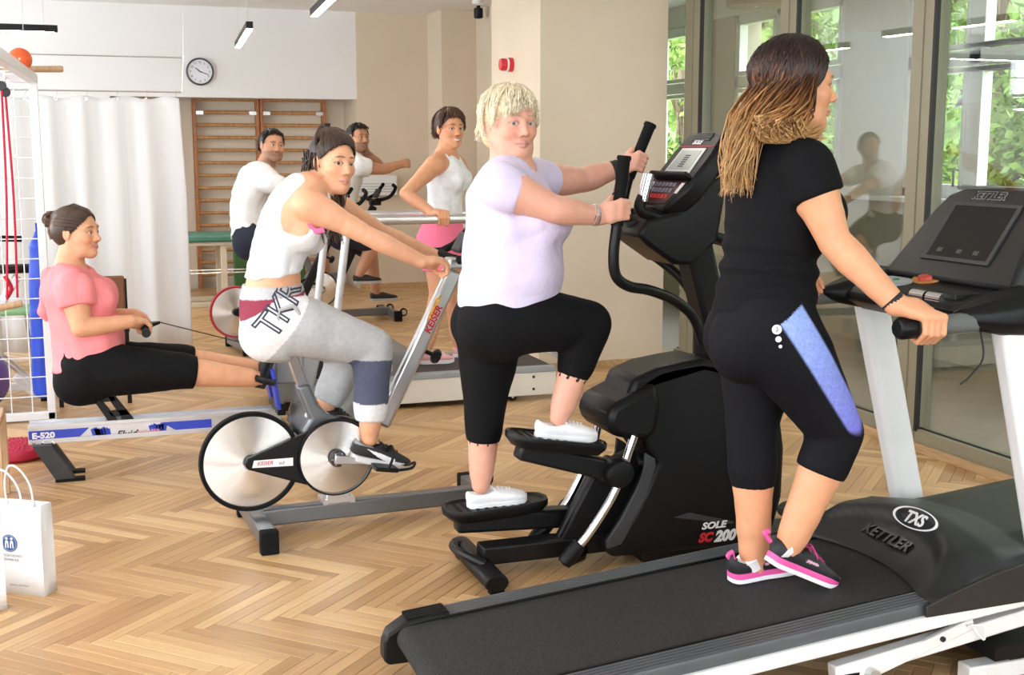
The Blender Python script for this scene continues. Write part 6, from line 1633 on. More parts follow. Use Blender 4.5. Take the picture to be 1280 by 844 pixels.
def person_stepper():
    P = EL.P
    J = dict(hipL=P(614, 398, .085), hipR=P(628, 398, -.085), knR=P(736, 405, -.12), anR=P(699, 522, -.12), knL=P(607, 492, .10), anL=P(601, 606, .10),
             mid=P(636, 305, 0), neck=P(640, 208, .0), shR=P(624, 231, -.158), shL=P(668, 226, .158), elR=P(694, 262, -.22), wrR=P(749, 270, -.21), elL=P(729, 225, .22), wrL=P(772, 211, .21))
    B = dict(hip=(.18, .14, .135), crotch=(.17, .12, .12), waist=(.175, .165, .15), rib=(.168, .145, .14), pit=(.155, .12, .135), sho=(.13, .075, .09), bust=.075, butt=.075, belly=.02,
             sh_r=.056, ua=.055, el=.045, fa=.046, wr=.029, th0=.105, th1=.098, kn=.068, ca=.058, an=.034, neck=.056)
    H = Human(J, B); F = H.body_field()
    hc = P(637, 154, .0); face = to_cam(hc, .62, -.02); hd = dict(c=hc, f=face, u=(0, 0, 1), s=1.0, smile=.15, wide=1.06, blush=1.0, iris=(.16, .2, .24), look=CAM)
    add_head(F, H, 1.0, hc, face, hd['u'], .15, 1.06, 1.12, 1.0, .054)
    barR = P(776, 262, -.205); barL = P(797, 203, .205)
    grip_hand(F, J['wrR'], barR, (P(778, 215, -.205)-P(773, 300, -.205)), .02, (.6, 0, .8), s=1.0)
    grip_hand(F, J['wrL'], barL, (P(812, 160, .205)-P(786, 240, .205)), .02, (0.3, -.2, 1), s=1.0)
    skin = (.78, .405, .295)
    o, V, Q = finish_body('person', 'woman with short blonde hair in a pale lilac shirt stepping on the black stepper', H, F, skin, hd, .006, .0026, (.62, .27, .24), (.40, .27, .17), hands=(barR, barL))
    # shirt
    G = Field(); G.sec(H.grown(.05, 1.0, .012), .01); H.bumps(G, .014, butt=False)
    for q in 'LR':
        H.shoulder(G, q, .33, .011, True)
    hem = H.curve(.02)
    G.clip(hem, -(H.curve(.2)-H.curve(0))); nk = H.curve(1.0)
    G.ell(nk+H.fwd*.035+np.array([0, 0, .045]), np.eye(3), (.085, .085, .075), .004, '-')
    cm = material('lilac_jersey', (.70, .62, .82), .85, vary=.05, scale=6, bump=.5, bump_scale=16, sheen=.2)
    cloth('person', 'shirt', G, .0065, cm, o, .003, 22, 4, fold=.009)
    # leggings
    G = Field(); G.sec(H.grown(-.2, .10, .007), .01); H.B['belly'], keep = 0, H.B['belly']; H.bumps(G, .007, bust=False); H.B['belly'] = keep
    for q, t1 in (('L', 1.50), ('R', 1.55)):
        pp, rr = H.part(H.leg[q], 0, t1, .007); G.poly(pp, rr, .03, cut=[(pp[-1], J['an'+q]-J['kn'+q])])
    cloth('person', 'leggings', G, .0065, material('black_leggings', (.006, .006, .007), .8, vary=.15, scale=5, bump=.15, bump_scale=20, spec=.15), o, .0015, 40, 5)
    for q, t1 in (('L', 1.50), ('R', 1.55)):
        pp, rr = H.part(H.leg[q], t1-.035, t1+.03, .0085); mb = MB(); d = nrm(J['an'+q]-J['kn'+q])
        u = nrm(np.cross(d, [0, 0, 1.0] if abs(d[2]) < .9 else [1.0, 0, 0])); w = np.cross(d, u); n = 28
        mb.loft([[pp[0]+rr[0]*(math.cos(a)*u+math.sin(a)*w) for a in np.linspace(0, 2*math.pi, n, endpoint=False)], [pp[-1]+(rr[-1])*(math.cos(a)*u+math.sin(a)*w)+d*.006*math.cos(9*a) for a in np.linspace(0, 2*math.pi, n, endpoint=False)]], caps=False)
        mb.build('lace_hem', material('lace_trim', (.02, .018, .018), .9, vary=.6, scale=120), o)
    white = (.86, .86, .87)
    for q, hl, tl, up in (('R', P(668, 549, -.12), P(746, 551, -.12), P(690, 500, -.12)-P(700, 549, -.12)), ('L', P(584, 637, .10), P(659, 626, .10), (0, 0, 1))):
        shoe(o, hl, tl, up, length=float(np.linalg.norm(tl-hl)), width=.092, height=.075, upper=white, sole=white, lace=(.9, .9, .9), ankle=J['an'+q], sole_h=.02)
    # hair
    f, l, u = head_axes(face, (0, 0, 1)); rs = np.random.RandomState(3)
    G = Field(); A = (f, l, u); E = lambda a, b, c, r, k, op='+': G.ell(hc+a*f+b*1.06*l+c*u, A, (r[0], r[1]*1.06, r[2]), k, op)
    E(-.018, 0, .045, (.110, .090, .092), .01); E(-.045, 0, .0, (.085, .088, .085), .02)
    E(-.07, 0, -.05, (.05, .06, .05), .02)
    E(.075, .0, -.03, (.075, .075, .085), .015, '-'); 
    for q in (-1, 1): E(.03, q*.1, -.055, (.05, .035, .055), .01, '-')
    blond = lambda rs, t: np.array([lerp(np.array([.72, .54, .32]), np.array([.95, .85, .64]), min(1, .25+.75*x+rs.uniform(-.2, .2))) for x in t])*rs.uniform(.75, 1.1)
    c0, V0, Q0 = cloth('person', 'hair', G, .006, hair_mat(), o, .002, 60, 7, col=lambda V: np.tile((.74, .60, .38), (len(V), 1)))
    def ends(az, rs):
        a = abs(az)
        if a < .95: return (.094+rs.uniform(-.006, .010), math.sin(az)*.080-.012, .050+.028*math.sin(az)+rs.uniform(-.010, .012))      # fringe swept to one side
        if a < 1.5: return (.045-.02*(a-.9), math.copysign(.090, az), .012-.03*(a-.9)+rs.uniform(-.02, .01))
        if a < 2.1: return (-.02, math.copysign(.096, az), -.035+rs.uniform(-.015, .015))
        return (-.082+.03*math.cos(az)-.02, math.sin(az)*.092, -.055+rs.uniform(-.02, .015))
    paths = cap_paths(hc, face, (0, 0, 1), 1.0, rs, 950, (-.03, .03, .135), ends, 1.18, blond, .0026, .012, 9, 1.06, .07)
    strand_mesh('hair_locks', paths, hair_mat(), o)
    ec = hc-1.06*.086*l-.012*f-.042*u; mb = MB(); mb.lathe([(.004*math.sin(a), -.004*math.cos(a)) for a in np.linspace(0, math.pi, 7)], ec, (0, 0, 1), 10); mb.build('earring', material('silver_beads', (.75, .74, .72), .25, .9), o)
    # bracelets, wrist band
    mb = MB(); w = J['wrR']; d = nrm(w-J['elR'])
    for k in range(3): 
        c = w-d*(.012+.011*k); uu = nrm(np.cross(d, [0, 0, 1])); ww = np.cross(d, uu)
        mb.tube([c+.034*(math.cos(a)*uu+math.sin(a)*ww)+d*.004*math.sin(a+k) for a in np.linspace(0, 2*math.pi, 20)], .0035, 6, caps=False)
    mb.build('bracelet', material('silver_beads', (.75, .74, .72), .25, .9), o)
    mb = MB(); w = J['wrL']; d = nrm(w-J['elL']); uu = nrm(np.cross(d, [0, 0, 1])); ww = np.cross(d, uu)
    mb.loft([[w-d*t+r*(math.cos(a)*uu+math.sin(a)*ww) for a in np.linspace(0, 2*math.pi, 20, endpoint=False)] for t, r in ((-.005, .031), (-.003, .036), (.05, .038), (.052, .033))])
    mb.build('wrist_band', material('black_neoprene', (.015, .015, .016), .8), o)
    return o
person_stepper()
def shirt(H, o, mat, hem=.02, grow=.013, sleeve=.34, neck=(.085, .075), vox=.0065, wr=.004, seed=4, name='shirt', strap=False, top=1.0, low=None, col=None, sl_grow=None, hem_n=None, butt=False, belly=True, wscale=22, neck_f=.035, fold=.008):
    J = H.J; G = Field(); G.sec(H.grown(min(.05, hem-.1), top, grow), .01)
    H.bumps(G, grow, butt=butt)
    sg = grow if sl_grow is None else sl_grow
    for q in H.arm:
        if not strap:
            H.shoulder(G, q, sleeve, sg, True)
        else:
            s0 = lerp(H.curve(.95), J['sh'+q], .52); up = H.S[-1]['up']
            G.poly([H.curve(.80)+.085*H.fwd+.05*(1 if q == 'L' else -1)*H.sl, s0+up*.022+H.fwd*.03, s0+up*.028-H.fwd*.02, H.curve(.78)-.085*H.fwd+.05*(1 if q == 'L' else -1)*H.sl], [.03, .024, .024, .03], .02)
            G.ell(J['sh'+q]+H.sl*(.035 if q == 'L' else -.035)-up*.03, (H.fwd, H.sl, up), (.085, .062, .105), .012, '-')
    G.clip(H.curve(hem), -(H.curve(.2)-H.curve(0)) if hem_n is None else hem_n)
    nk = H.curve(1.0)
    G.ell(nk+H.fwd*neck_f+np.array([0, 0, .045]), (H.fwd, H.sl, nrm(np.cross(H.fwd, H.sl))), (neck[0], neck[0] if not strap else .068, neck[1]), .004, '-')
    return cloth('person', name, G, vox, mat, o, wr, wscale, seed, col=col, fold=fold)
def pants(H, o, mat, top=.3, ends=None, grow=.007, vox=.0065, wr=.0015, seed=5, name='leggings', col=None, flare=0.0, shape=None, wscale=40):
    J = H.J; G = Field(); G.sec(H.grown(-.2, max(top, .2), grow), .01); H.bumps(G, grow, bust=False)
    for q, t1 in ends.items():
        pp, rr = H.part(H.leg[q], 0, t1, grow); n = len(rr); rr = [r+flare*(i/(n-1)) for i, r in enumerate(rr)]
        last = (J['an'+q]-J['kn'+q]) if t1 > 1.02 else (J['kn'+q]-J['hip'+q]); G.poly(pp, rr, .03, cut=[(pp[-1], last)])
    G.clip(H.curve(top), H.curve(top+.1)-H.curve(top-.1))
    return cloth('person', name, G, vox, mat, o, wr, wscale, seed, col=col, shape=shape)
def hair_cap(o, hc, face, up, s, col, wide=1.0, ops=(), vox=.006, name='hair', bump=.002, seed=7):
    f, l, u = head_axes(face, up); A = (f, l, u); G = Field()
    for a, b, c, r, k, op in ops: G.ell(hc+s*(a*f+b*wide*l+c*u), A, (r[0]*s, r[1]*s*wide, r[2]*s), k*s, op)
    return cloth('person', name, G, vox, hair_mat(), o, bump, 60, seed, col=lambda V: np.tile(np.array(col, float), (len(V), 1)))
def shade_col(c0, c1, lo=.75, hi=1.15):
    c0, c1 = np.array(c0), np.array(c1)
    return lambda rs, t: np.array([lerp(c0, c1, min(1, max(0, x+rs.uniform(-.2, .2)))) for x in t])*rs.uniform(lo, hi)
SHORT = [(-.018, 0, .042, (.103, .083, .086), .01, '+'), (-.045, 0, .0, (.078, .080, .075), .02, '+'), (.083, 0, -.02, (.072, .076, .092), .012, '-'), (.02, .1, -.05, (.055, .032, .06), .01, '-'), (.02, -.1, -.05, (.055, .032, .06), .01, '-'), (0, 0, -.135, (.2, .2, .07), .01, '-')]

# ================================================================== long-haired woman on the front treadmill
def person_treadmill():
    P = TM.P
    J = dict(hipR=P(966, 408, -.09), hipL=P(954, 405, .085), knR=P(1046, 540, -.10), anR=P(984, 688, -.075), knL=P(940, 530, .085), anL=P(943, 712, .065),
             mid=P(962, 300, 0), neck=P(980, 182, .0), shR=P(1007, 208, -.165), shL=P(960, 202, .165), elR=P(1043, 302, -.225), wrR=P(1120, 381, -.335), elL=P(925, 292, .22), wrL=P(985, 335, .30))
    B = dict(hip=(.185, .125, .15), crotch=(.17, .10, .135), waist=(.150, .125, .115), rib=(.155, .128, .118), pit=(.160, .115, .125), sho=(.135, .075, .09), bust=.072, butt=.095,
             sh_r=.054, ua=.052, el=.042, fa=.044, wr=.029, th0=.108, th1=.090, kn=.062, ca=.060, an=.036, neck=.052)
    H = Human(J, B); F = H.body_field()
    hc = P(995, 107, .0); face = nrm(RGT+.10*np.array([0, 1, 0])+np.array([0, 0, -.03])); up = np.array([0, 0, 1.0])
    hd = dict(c=hc, f=face, u=up, s=1.02, blush=.5, iris=(.12, .08, .05))
    add_head(F, H, 1.02, hc, face, up, 0.0, 1.0, 1.0, 1.0, .05)
    bar = TM.W(1.205, -.345, 1.078)
    grip_hand(F, J['wrR'], bar, (1, 0, 0), .031, (.0, -.3, 1), s=1.02)
    relaxed_hand(F, J['wrL'], (.8, .1, -.3), (0, -.3, -1), (.5, 1, .2))
    o, V, Q = finish_body('person', 'woman with long ombre hair, black shirt and leggings walking on the front treadmill', H, F, (.73, .35, .19), hd, .006, .003, (.55, .22, .2), (.10, .06, .045), hands=(bar,))
    blk = material('black_jersey', (.006, .006, .007), .85, vary=.1, scale=5, bump=.3, bump_scale=14, spec=.15)
    def rumple(V, N):                                             # folds gather round the waist
        t = (V-H.curve(.3))@nrm(H.curve(.5)-H.curve(.2)); w = np.exp(-((t-.03)/.09)**2); a = V@np.array([.5, .3, .2])
        return V+N*(w*.006*np.sin(t*95+a*18))[:, None]
    G = Field(); G.sec(H.grown(-.05, 1.0, .013), .01); H.bumps(G, .011, butt=False)
    for q in 'LR':
        H.shoulder(G, q, .36, .010, True)
    G.clip(H.curve(.07), -(H.curve(.2)-H.curve(0))+.02*RGT)
    G.ell(H.curve(1.0)+H.fwd*.04+np.array([0, 0, .045]), np.eye(3), (.085, .085, .075), .004, '-')
    cloth('person', 'shirt', G, .006, blk, o, .002, 26, 4, shape=rumple)
    # leggings with a violet-blue side panel on the outer thigh
    d = nrm(J['knR']-J['hipR']); side = -H.hl; side = nrm(side-d*(side@d)); fr = np.cross(d, side); fr = fr if fr@np.array([1, 0, 0]) > 0 else -fr
    Lth = np.linalg.norm(J['knR']-J['hipR'])
    def lcol(V):
        C = np.tile(np.array([.006, .006, .008]), (len(V), 1)); r = V-J['hipR']; u = (r@d)/Lth; a = r@side; b = r@fr
        cen = .082+.006*u; hw = .040*(1-.2*u)
        m = (a > .0)*(u > -.1)*(1-sstep(hw-.004, hw+.004, np.abs(b-cen*.6)))
        m = m*(1-sstep(.98, 1.06, u+((b-cen*.6)/hw)**2*.08))
        g = np.clip(u, 0, 1)[:, None]; n = .93+.07*wave_noise(V, 300, 9, 6)[:, None]*2
        pc = lerp(np.array([.30, .42, .85]), np.array([.20, .20, .66]), g)*n
        return C*(1-m[:, None])+pc*m[:, None]
    pm_ = material('leggings_print', (1, 1, 1), .75, attr='col', vary=.12, scale=140, spec=.15)
    po, pv, pq = pants(H, o, pm_, .22, {'R': 1.32, 'L': 1.42}, .008, .0055, .0012, 6, 'leggings', lcol)
    # three round dots on the hip
    bv = BVHTree.FromPolygons([tuple(v) for v in pv], [tuple(q) for q in pq])
    for px, py, r_ in ((971, 412, .0135), (973, 424, .0085), (975.5, 433, .005)):
        hit = bv.ray_cast(Vector(CAM), Vector(nrm(ray(px, py))))
        if hit[0] is not None:
            mb = MB(); mb.lathe([(.0, .002), (r_, .002), (r_*.96, .003), (0, .003)], np.array(hit[0]), np.array(hit[1]), 20); mb.build('logo_dot', M_wtext, o)
            if r_ > .01: 
                mb = MB(); n_ = np.array(hit[1]); c_ = np.array(hit[0])+n_*.0035; mb.tube([c_+UPV*.008, c_-UPV*.001+RGT*.003, c_-RGT*.002-UPV*.006], .0015, 5); mb.build('logo_mark', M_gasket, o)
    # shoes
    def paint(loc, C):
        a, b, z = loc.T
        m = sstep(.018, .022, .033-z-.004*np.sin(a*9)); C[:] = C*(1-m[:, None])+np.array([.80, .10, .36])*m[:, None]
        k = ((a > .05) & (a < .34) & (z > .078)); C[k] = (.75, .08, .33)
        k = ((a > .40) & (a < .56) & (np.abs(z-.052) < .004) & (np.abs(b) > .25)); C[k] = (.7, .4, .5)
    for q, hl, tl in (('L', P(911, 748, .065), P(1000, 729, .065)), ('R', P(957, 703, -.075), P(1050, 739, -.075))):
        L = .262; d_ = nrm(tl-hl); 
        up_ = (0, 0, 1) if q == 'L' else nrm(np.cross(d_, np.cross([0, 0, 1.0], d_)))
        if q == 'L': hl = TM.W(*(lambda a: (a[0], a[1], .172+.088*a[0]+.002))(TM.loc(hl))); tl = TM.W(*(lambda a: (a[0], a[1], .172+.088*a[0]+.002))(TM.loc(tl)))
        s = shoe(o, hl, hl+d_*L if q == 'R' else hl+nrm(tl-hl)*L, up_, L, .094, .088, upper=(.012, .012, .014), sole=(.86, .86, .87), mid=(.80, .10, .36), sole_h=.026, lace=(.55, .06, .25), paint=paint, ankle=J['an'+q], vox=.004)
        dn = nrm(tl-hl); mb = MB(); b0 = hl+dn*.004+np.array([0, 0, .068]); mb.tube(spline([b0+dn*.012, b0-dn*.012+np.array([0, 0, .018]), b0+dn*.006+np.array([0, 0, .03])], 4), .007, 7); mb.build('pull_tab', material('pink_tab', (.80, .10, .36), .5), s)
        mb = MB(); a_ = J['an'+q]; c_ = hl+dn*.062+np.array([0, 0, .07]); mb.tube([c_, lerp(c_, a_, .55), lerp(c_, a_, .75)], [.042, .039, .038], 16); mb.build('sock', material('white_sock', (.85, .84, .84), .85), o)
    # wrist band and ring
    w = J['wrR']; d_ = nrm(w-J['elR']); uu = nrm(np.cross(d_, [0, 0, 1])); ww = np.cross(d_, uu); c_ = w-d_*.012
    mb = MB(); mb.loft([[c_+d_*t+r*(math.cos(a)*uu+math.sin(a)*ww) for a in np.linspace(0, 2*math.pi, 20, endpoint=False)] for t, r in ((-.009, .028), (-.007, .0335), (.007, .0325), (.009, .027))]); mb.build('wrist_band', material('black_neoprene', (.015, .015, .016), .8), o)
    # hair: cap plus long locks, dark roots to blonde ends
    f, l, u = head_axes(face, up); s = 1.02
    ops = [(-.02, 0, .045, (.104, .085, .087), .01, '+'), (-.05, 0, -.005, (.070, .078, .085), .03, '+'), (.095, 0, -.03, (.075, .085, .105), .012, '-')]
    hair_cap(o, hc, face, up, s, (.030, .014, .009), 1.0, ops)
    rs = np.random.RandomState(11); paths = []
    tone = [np.array([.014, .006, .004]), np.array([.028, .011, .006]), np.array([.13, .045, .014]), np.array([.36, .16, .05]), np.array([.55, .32, .13])]
    def ramp(x, j):
        x = min(.999, max(0, x+j))*4; i = int(x); return lerp(tone[i], tone[i+1], x-i)
    HP = lambda a, b, c: hc+s*(a*f+b*l+c*u)
    dn = np.array([0, 0, -1.0])
    for i in range(1500):
        az = rs.uniform(-1, 1); near = rs.uniform() < .62             # near side of the head is the person's right: -l
        k = np.array([.03-.06*rs.uniform(), rs.uniform(-.012, .012), .126]); sd = -1 if near else 1
        back = rs.uniform(0, 1)
        e0 = np.array([lerp(.035, -.115, back), sd*lerp(.088, .02, back**2), .0-.03*back+rs.uniform(-.06, .04)])
        pts = []
        for t in np.linspace(0, 1, 6):
            q = k*(1-t)+e0*t-np.array([-.018, 0, .04]); nq = q/np.sqrt((q[0]/.118)**2+(q[1]/.098)**2+(q[2]/.097)**2); w = nq*(1+rs.normal()*.012)+np.array([-.018, 0, .04]); pts.append(HP(*w))
        # fall: behind the shoulder blade, or curled over the near shoulder
        L = rs.uniform(.26, .46) if back > .35 else rs.uniform(.16, .27)
        p = pts[-1]; tgt = P(918+rs.uniform(-14, 22), 235+rs.uniform(-25, 10), -.02+rs.uniform(-.09, .10)) if back > .35 else P(985+rs.uniform(-28, 30), 168+rs.uniform(-10, 6), -.10+rs.uniform(-.05, .03))
        if back > .35:
            m1 = lerp(p, tgt, .4)+np.array([-.035, -.005, .01])+rs.normal(size=3)*.008; m2 = lerp(p, tgt, .75)+np.array([-.03, -.012, 0])+rs.normal(size=3)*.010
            tail = [m1, m2, tgt+rs.normal(size=3)*.008]
        else:
            m1 = lerp(p, tgt, .45)+np.array([-.012, -.02, -.01])+rs.normal(size=3)*.006; m2 = tgt+np.array([-.045, -.02, .02])+rs.normal(size=3)*.006
            tail = [m1, m2, tgt+np.array([-.01, -.015, -.012]), tgt+np.array([.035, -.012, .004])+rs.normal(size=3)*.006]
        pts = spline(pts+tail, 2); n = len(pts); r = rs.uniform(.0017, .0036); T = np.linspace(0, 1, n)
        AL = np.concatenate([[0], np.cumsum(np.linalg.norm(np.diff(np.array(pts), axis=0), axis=1))]); bri = rs.uniform(.75, 1.2); j = rs.normal()*.10; off = -.12 if back < .3 and not near else (.06 if back > .5 else -.05)
        paths.append((pts, [r*(1-.8*max(0, (t-.75)/.25)) for t in T], [ramp(float(np.interp(a_, [0, .12, .21, .31, .44], [0, .08, .38, .70, 1.0]))+off*.6*min(1, a_*4), j*min(1, a_*8))*bri for a_ in AL]))
    strand_mesh('hair_locks', paths, hair_mat(), o)
    return o
person_treadmill()

# ================================================================== ponytailed woman on the near bike
def person_bike():
    P = BK.P
    J = dict(hipR=P(345, 398, -.09), hipL=P(350, 396, .09), knR=P(466, 434, -.115), anR=P(462, 548, -.115), knL=P(440, 436, .10), anL=P(404, 512, .10),
             mid=P(348, 308, 0), neck=P(400, 230, .0), shR=P(386, 255, -.155), shL=P(408, 250, .155), elR=P(462, 296, -.20), wrR=P(527, 327, -.21), elL=P(478, 292, .20), wrL=P(540, 318, .2))
    B = dict(hip=(.165, .115, .135), crotch=(.155, .10, .125), waist=(.125, .098, .09), rib=(.135, .108, .10), pit=(.138, .10, .105), sho=(.12, .07, .082), bust=.058, butt=.085,
             sh_r=.048, ua=.043, el=.036, fa=.038, wr=.025, th0=.100, th1=.086, kn=.058, ca=.052, an=.034, neck=.044)
    H = Human(J, B); F = H.body_field()
    hc = P(416, 203, .0); face = to_cam(hc, .80, -.10); up = nrm(np.array([0, 0, 1.0])+.10*RGT)
    hd = dict(c=hc, f=face, u=up, s=.99, blush=.35, iris=(.06, .04, .03), wide=.97, look=CAM)
    add_head(F, H, .99, hc, face, up, 0, .97, .92, .95, .043)
    bar = P(552, 337, -.20)
    grip_hand(F, J['wrR'], bar, (.25, .9, .1), .0175, (.5, 0, .9), s=.95)
    barL = P(556, 330, .2); grip_hand(F, J['wrL'], barL, (.25, -.9, .1), .0175, (.5, 0, .9), s=.95)
    o, V, Q = finish_body('person', 'woman with dark ponytail and white tank top riding the near spin bike', H, F, (.78, .405, .24), hd, .006, .003, (.60, .24, .22), (.05, .03, .022), hands=(bar,))
    wt = material('white_ribbed_cotton', (.80, .81, .82), .85, vary=.03, bump=.5, bump_scale=20)
    shirt(H, o, wt, .30, .009, 0, (.075, .07), .0058, .002, 6, 'tank_top', strap=True, top=.93, wscale=34)
    # pink bra edge under the arm
    mb = MB(); s_ = J['shR']; q = s_+np.array([.0, .012, -.085]); mb.tube(spline([q+H.fwd*.075+np.array([0, 0, .03]), q+H.fwd*.03+np.array([0, -.004, .0]), q-H.fwd*.03+np.array([0, 0, .01])], 5), .012, 8); mb.build('bra_edge', material('pink_elastic', (.80, .16, .34), .7), o)
    # joggers: grey, with maroon hip, white printed panel and navy shin; panels are cut along seams of the cloth
    dR = nrm(J['knR']-J['hipR']); L = np.linalg.norm(J['knR']-J['hipR']); upS = nrm(H.curve(.25)-H.curve(.0))
    a0, a1 = BK.L(305, 420), BK.L(412, 372); nrm2 = lambda p, q: np.array([-(q[2]-p[2]), 0, q[0]-p[0]])/math.hypot(q[0]-p[0], q[2]-p[2])
    def seam(pa, pb):
        A, B_ = np.array(BK.L(*pa, -.16)), np.array(BK.L(*pb, -.16)); n = nrm2(A, B_); return A, n
    s1 = seam((305, 407), (345, 374)); s2 = seam((354, 427), (388, 374)); kn = np.array(BK.L(440, 440))
    def jcol(V):
        r = V-BK.O; loc = np.stack([r@BK.ex, r@BK.ey, r[:, 2]], 1)
        d1 = (loc-s1[0])@s1[1]+0*loc[:, 1]; d2 = (loc-s2[0])@s2[1]
        grey = np.array([.47, .48, .49]); mar = np.array([.26, .030, .060]); wh = np.array([.80, .80, .81]); nv = np.array([.075, .085, .135])
        C = np.tile(grey, (len(V), 1)); hipz = ((V-H.curve(.0))@upS)
        body = loc[:, 0] < BK.L(402, 400, -.16)[0]
        C[(d2 > 0) & body] = wh; C[((d1 > .0) | (loc[:, 2] > BK.L(360, 372, -.16)[2])) & body] = mar
        wb = ((V-H.curve(.165))@upS) > 0; C[wb & body] = grey*1.02
        for q in 'RL':
            kk, aa = J['kn'+q], J['an'+q]; dd = nrm(aa-kk); u = ((V-kk)@dd)/np.linalg.norm(aa-kk); rad = np.linalg.norm(np.cross(V-kk, dd), axis=1)
            on = (rad < .11) & ((V-BK.O)@BK.ey*(1 if q == 'L' else -1) > 0)
            if q == 'R': C[on & (u > .12) & (u < .60)] = nv; C[on & (u >= .60)] = wh*.92
            else: C[on & (u > -.02) & (u < .18)] = mar
        return C
    pm_ = material('jogger_fleece', (1, 1, 1), .9, attr='col', vary=.07, scale=60, bump=.2, bump_scale=25)
    po, pv, pq = pants(H, o, pm_, .23, {'R': 1.78, 'L': 1.86}, .013, .0055, .004, 9, 'joggers', jcol, flare=.006, wscale=30)
    # outlined print on the white panel
    bv = BVHTree.FromPolygons([tuple(v) for v in pv], [tuple(q) for q in pq])
    def decal(body, px, py, size, ang, bold=.0):
        cu = bpy.data.curves.new('print', 'FONT'); cu.body = body; cu.size = 1.0; cu.resolution_u = 2; cu.fill_mode = 'NONE'; cu.bevel_depth = .025; cu.bevel_resolution = 0; cu.offset = bold
        tmp = bpy.data.objects.new('tmp', cu); COL.objects.link(tmp); me = bpy.data.meshes.new_from_object(tmp.evaluated_get(bpy.context.evaluated_depsgraph_get())); bpy.data.objects.remove(tmp)
        bm = bmesh.new(); bm.from_mesh(me)
        for _ in range(2): bmesh.ops.subdivide_edges(bm, edges=[e for e in bm.edges if e.calc_length() > .08], cuts=1)
        bm.to_mesh(me); bm.free()
        O = np.array(BK.P(px, py, -.25)); ca, sa = math.cos(ang), math.sin(ang); ux = BK.ex*ca+BK.ez*sa; uy = -BK.ex*sa+BK.ez*ca; dirn = BK.ey
        bad = []
        for v in me.vertices:
            p = O+ux*v.co.x*size+uy*v.co.y*size; h = bv.ray_cast(Vector(p), Vector(dirn))
            if h[0] is not None: w = np.array(h[0])+np.array(h[1])*(.0016+.012*v.co.z*size*3)
            else: w = None
            if w is None: bad.append(v.index); continue
            v.co = Vector(w)
        bm = bmesh.new(); bm.from_mesh(me); bm.verts.ensure_lookup_table(); bmesh.ops.delete(bm, geom=[bm.verts[i] for i in bad], context='VERTS'); bm.to_mesh(me); bm.free()
        me.materials.clear(); return link('print_letter', me, material('navy_outline_print', (.05, .055, .09), .8, vary=0), o, smooth=False)
    for k, ch in enumerate('TKR'):
        decal(ch, 346+14*k, 428-20.5*k, .135, .95, .0)
    # drawcord bow
    mb = MB(); b0 = np.array(BK.P(350, 388, -.19)); mb.tube(spline([b0, b0+np.array([.05, -.01, .015]), b0+np.array([.075, 0, -.03]), b0+np.array([.055, 0, -.06])], 5), .008, 7); mb.tube(spline([b0, b0+np.array([-.01, -.01, -.03]), b0+np.array([.02, 0, -.06])], 5), .007, 7); mb.build('drawcord', material('grey_cord', (.45, .46, .45), .9), o)
    # shoes
    def paint(loc, C):
        a, b, z = loc.T; out = b < -.1
        m = ((a > .60) & (z < .034)) | (z < .026); C[m] = (.70, .70, .70)
        c0 = .030+.34*np.clip(.62-a, 0, 1)**1.9*.35; th = .013*np.clip((.80-a)/.5, 0, 1)*np.clip((a-.22)/.1, 0, 1)
        sw = out & (np.abs(z-(.034+.085*np.clip(.66-a, -.05, 1)**1.5)) < .0105*np.clip((a-.18)/.25, .15, 1)*np.clip((.80-a)/.15, 0, 1)) & (a > .2) & (a < .8)
        C[sw] = (.88, .88, .88); C[(a < .28) & (z > .07)] = (.30, .30, .31); C[(a > .30) & (a < .42) & (z > .082)] = (.02, .02, .02)
    for q, hl, tl in (('R', P(437, 574, -.115), P(512, 589, -.115)), ('L', P(380, 522, .10), P(450, 548, .10))):
        d_ = nrm(tl-hl); up_ = nrm(np.array([0, 0, 1.0])-d_*d_[2])
        s = shoe(o, hl, hl+d_*.265, up_, .265, .095, .092, upper=(.012, .012, .013), sole=(.62, .62, .62), sole_h=.024, lace=(.02, .02, .02), paint=paint, ankle=J['an'+q], vox=.0032, toe_h=.052)
    # hair: half up, long dark lengths to the chest
    ops = [(-.02, 0, .04, (.104, .085, .088), .01, '+'), (-.055, 0, -.02, (.07, .078, .09), .03, '+'), (.085, 0, -.016, (.070, .078, .094), .012, '-')]
    dark = (.028, .016, .011); hair_cap(o, hc, face, up, .99, dark, .97, ops)
    f, l, u = head_axes(face, up); HP = lambda a, b, c: hc+.99*(a*f+b*l+c*u); rs = np.random.RandomState(5); paths = []
    colf = shade_col((.020, .011, .007), (.10, .054, .030), .6, 1.25)
    bun = np.array([-.05, -.0, .115])
    for i in range(420):                                          # swept back to the tie on the crown
        a = rs.uniform(-1, 1); k = np.array([.076-.062*a*a, a*.080, .078-.07*a*a+rs.uniform(-.004, .004)]); pts = []
        for t in np.linspace(0, 1, 7):
            q = k*(1-t)+bun*t-np.array([-.02, 0, .04]); nq = q/np.sqrt((q[0]/.110)**2+(q[1]/.091)**2+(q[2]/.096)**2)*(1+rs.normal()*.012+.05*math.sin(t*3.14)*(t > .3)); pts.append(HP(*(nq+np.array([-.02, 0, .04]))))
        paths.append((pts, [.0026]*7, colf(rs, np.linspace(.2, .9, 7))))
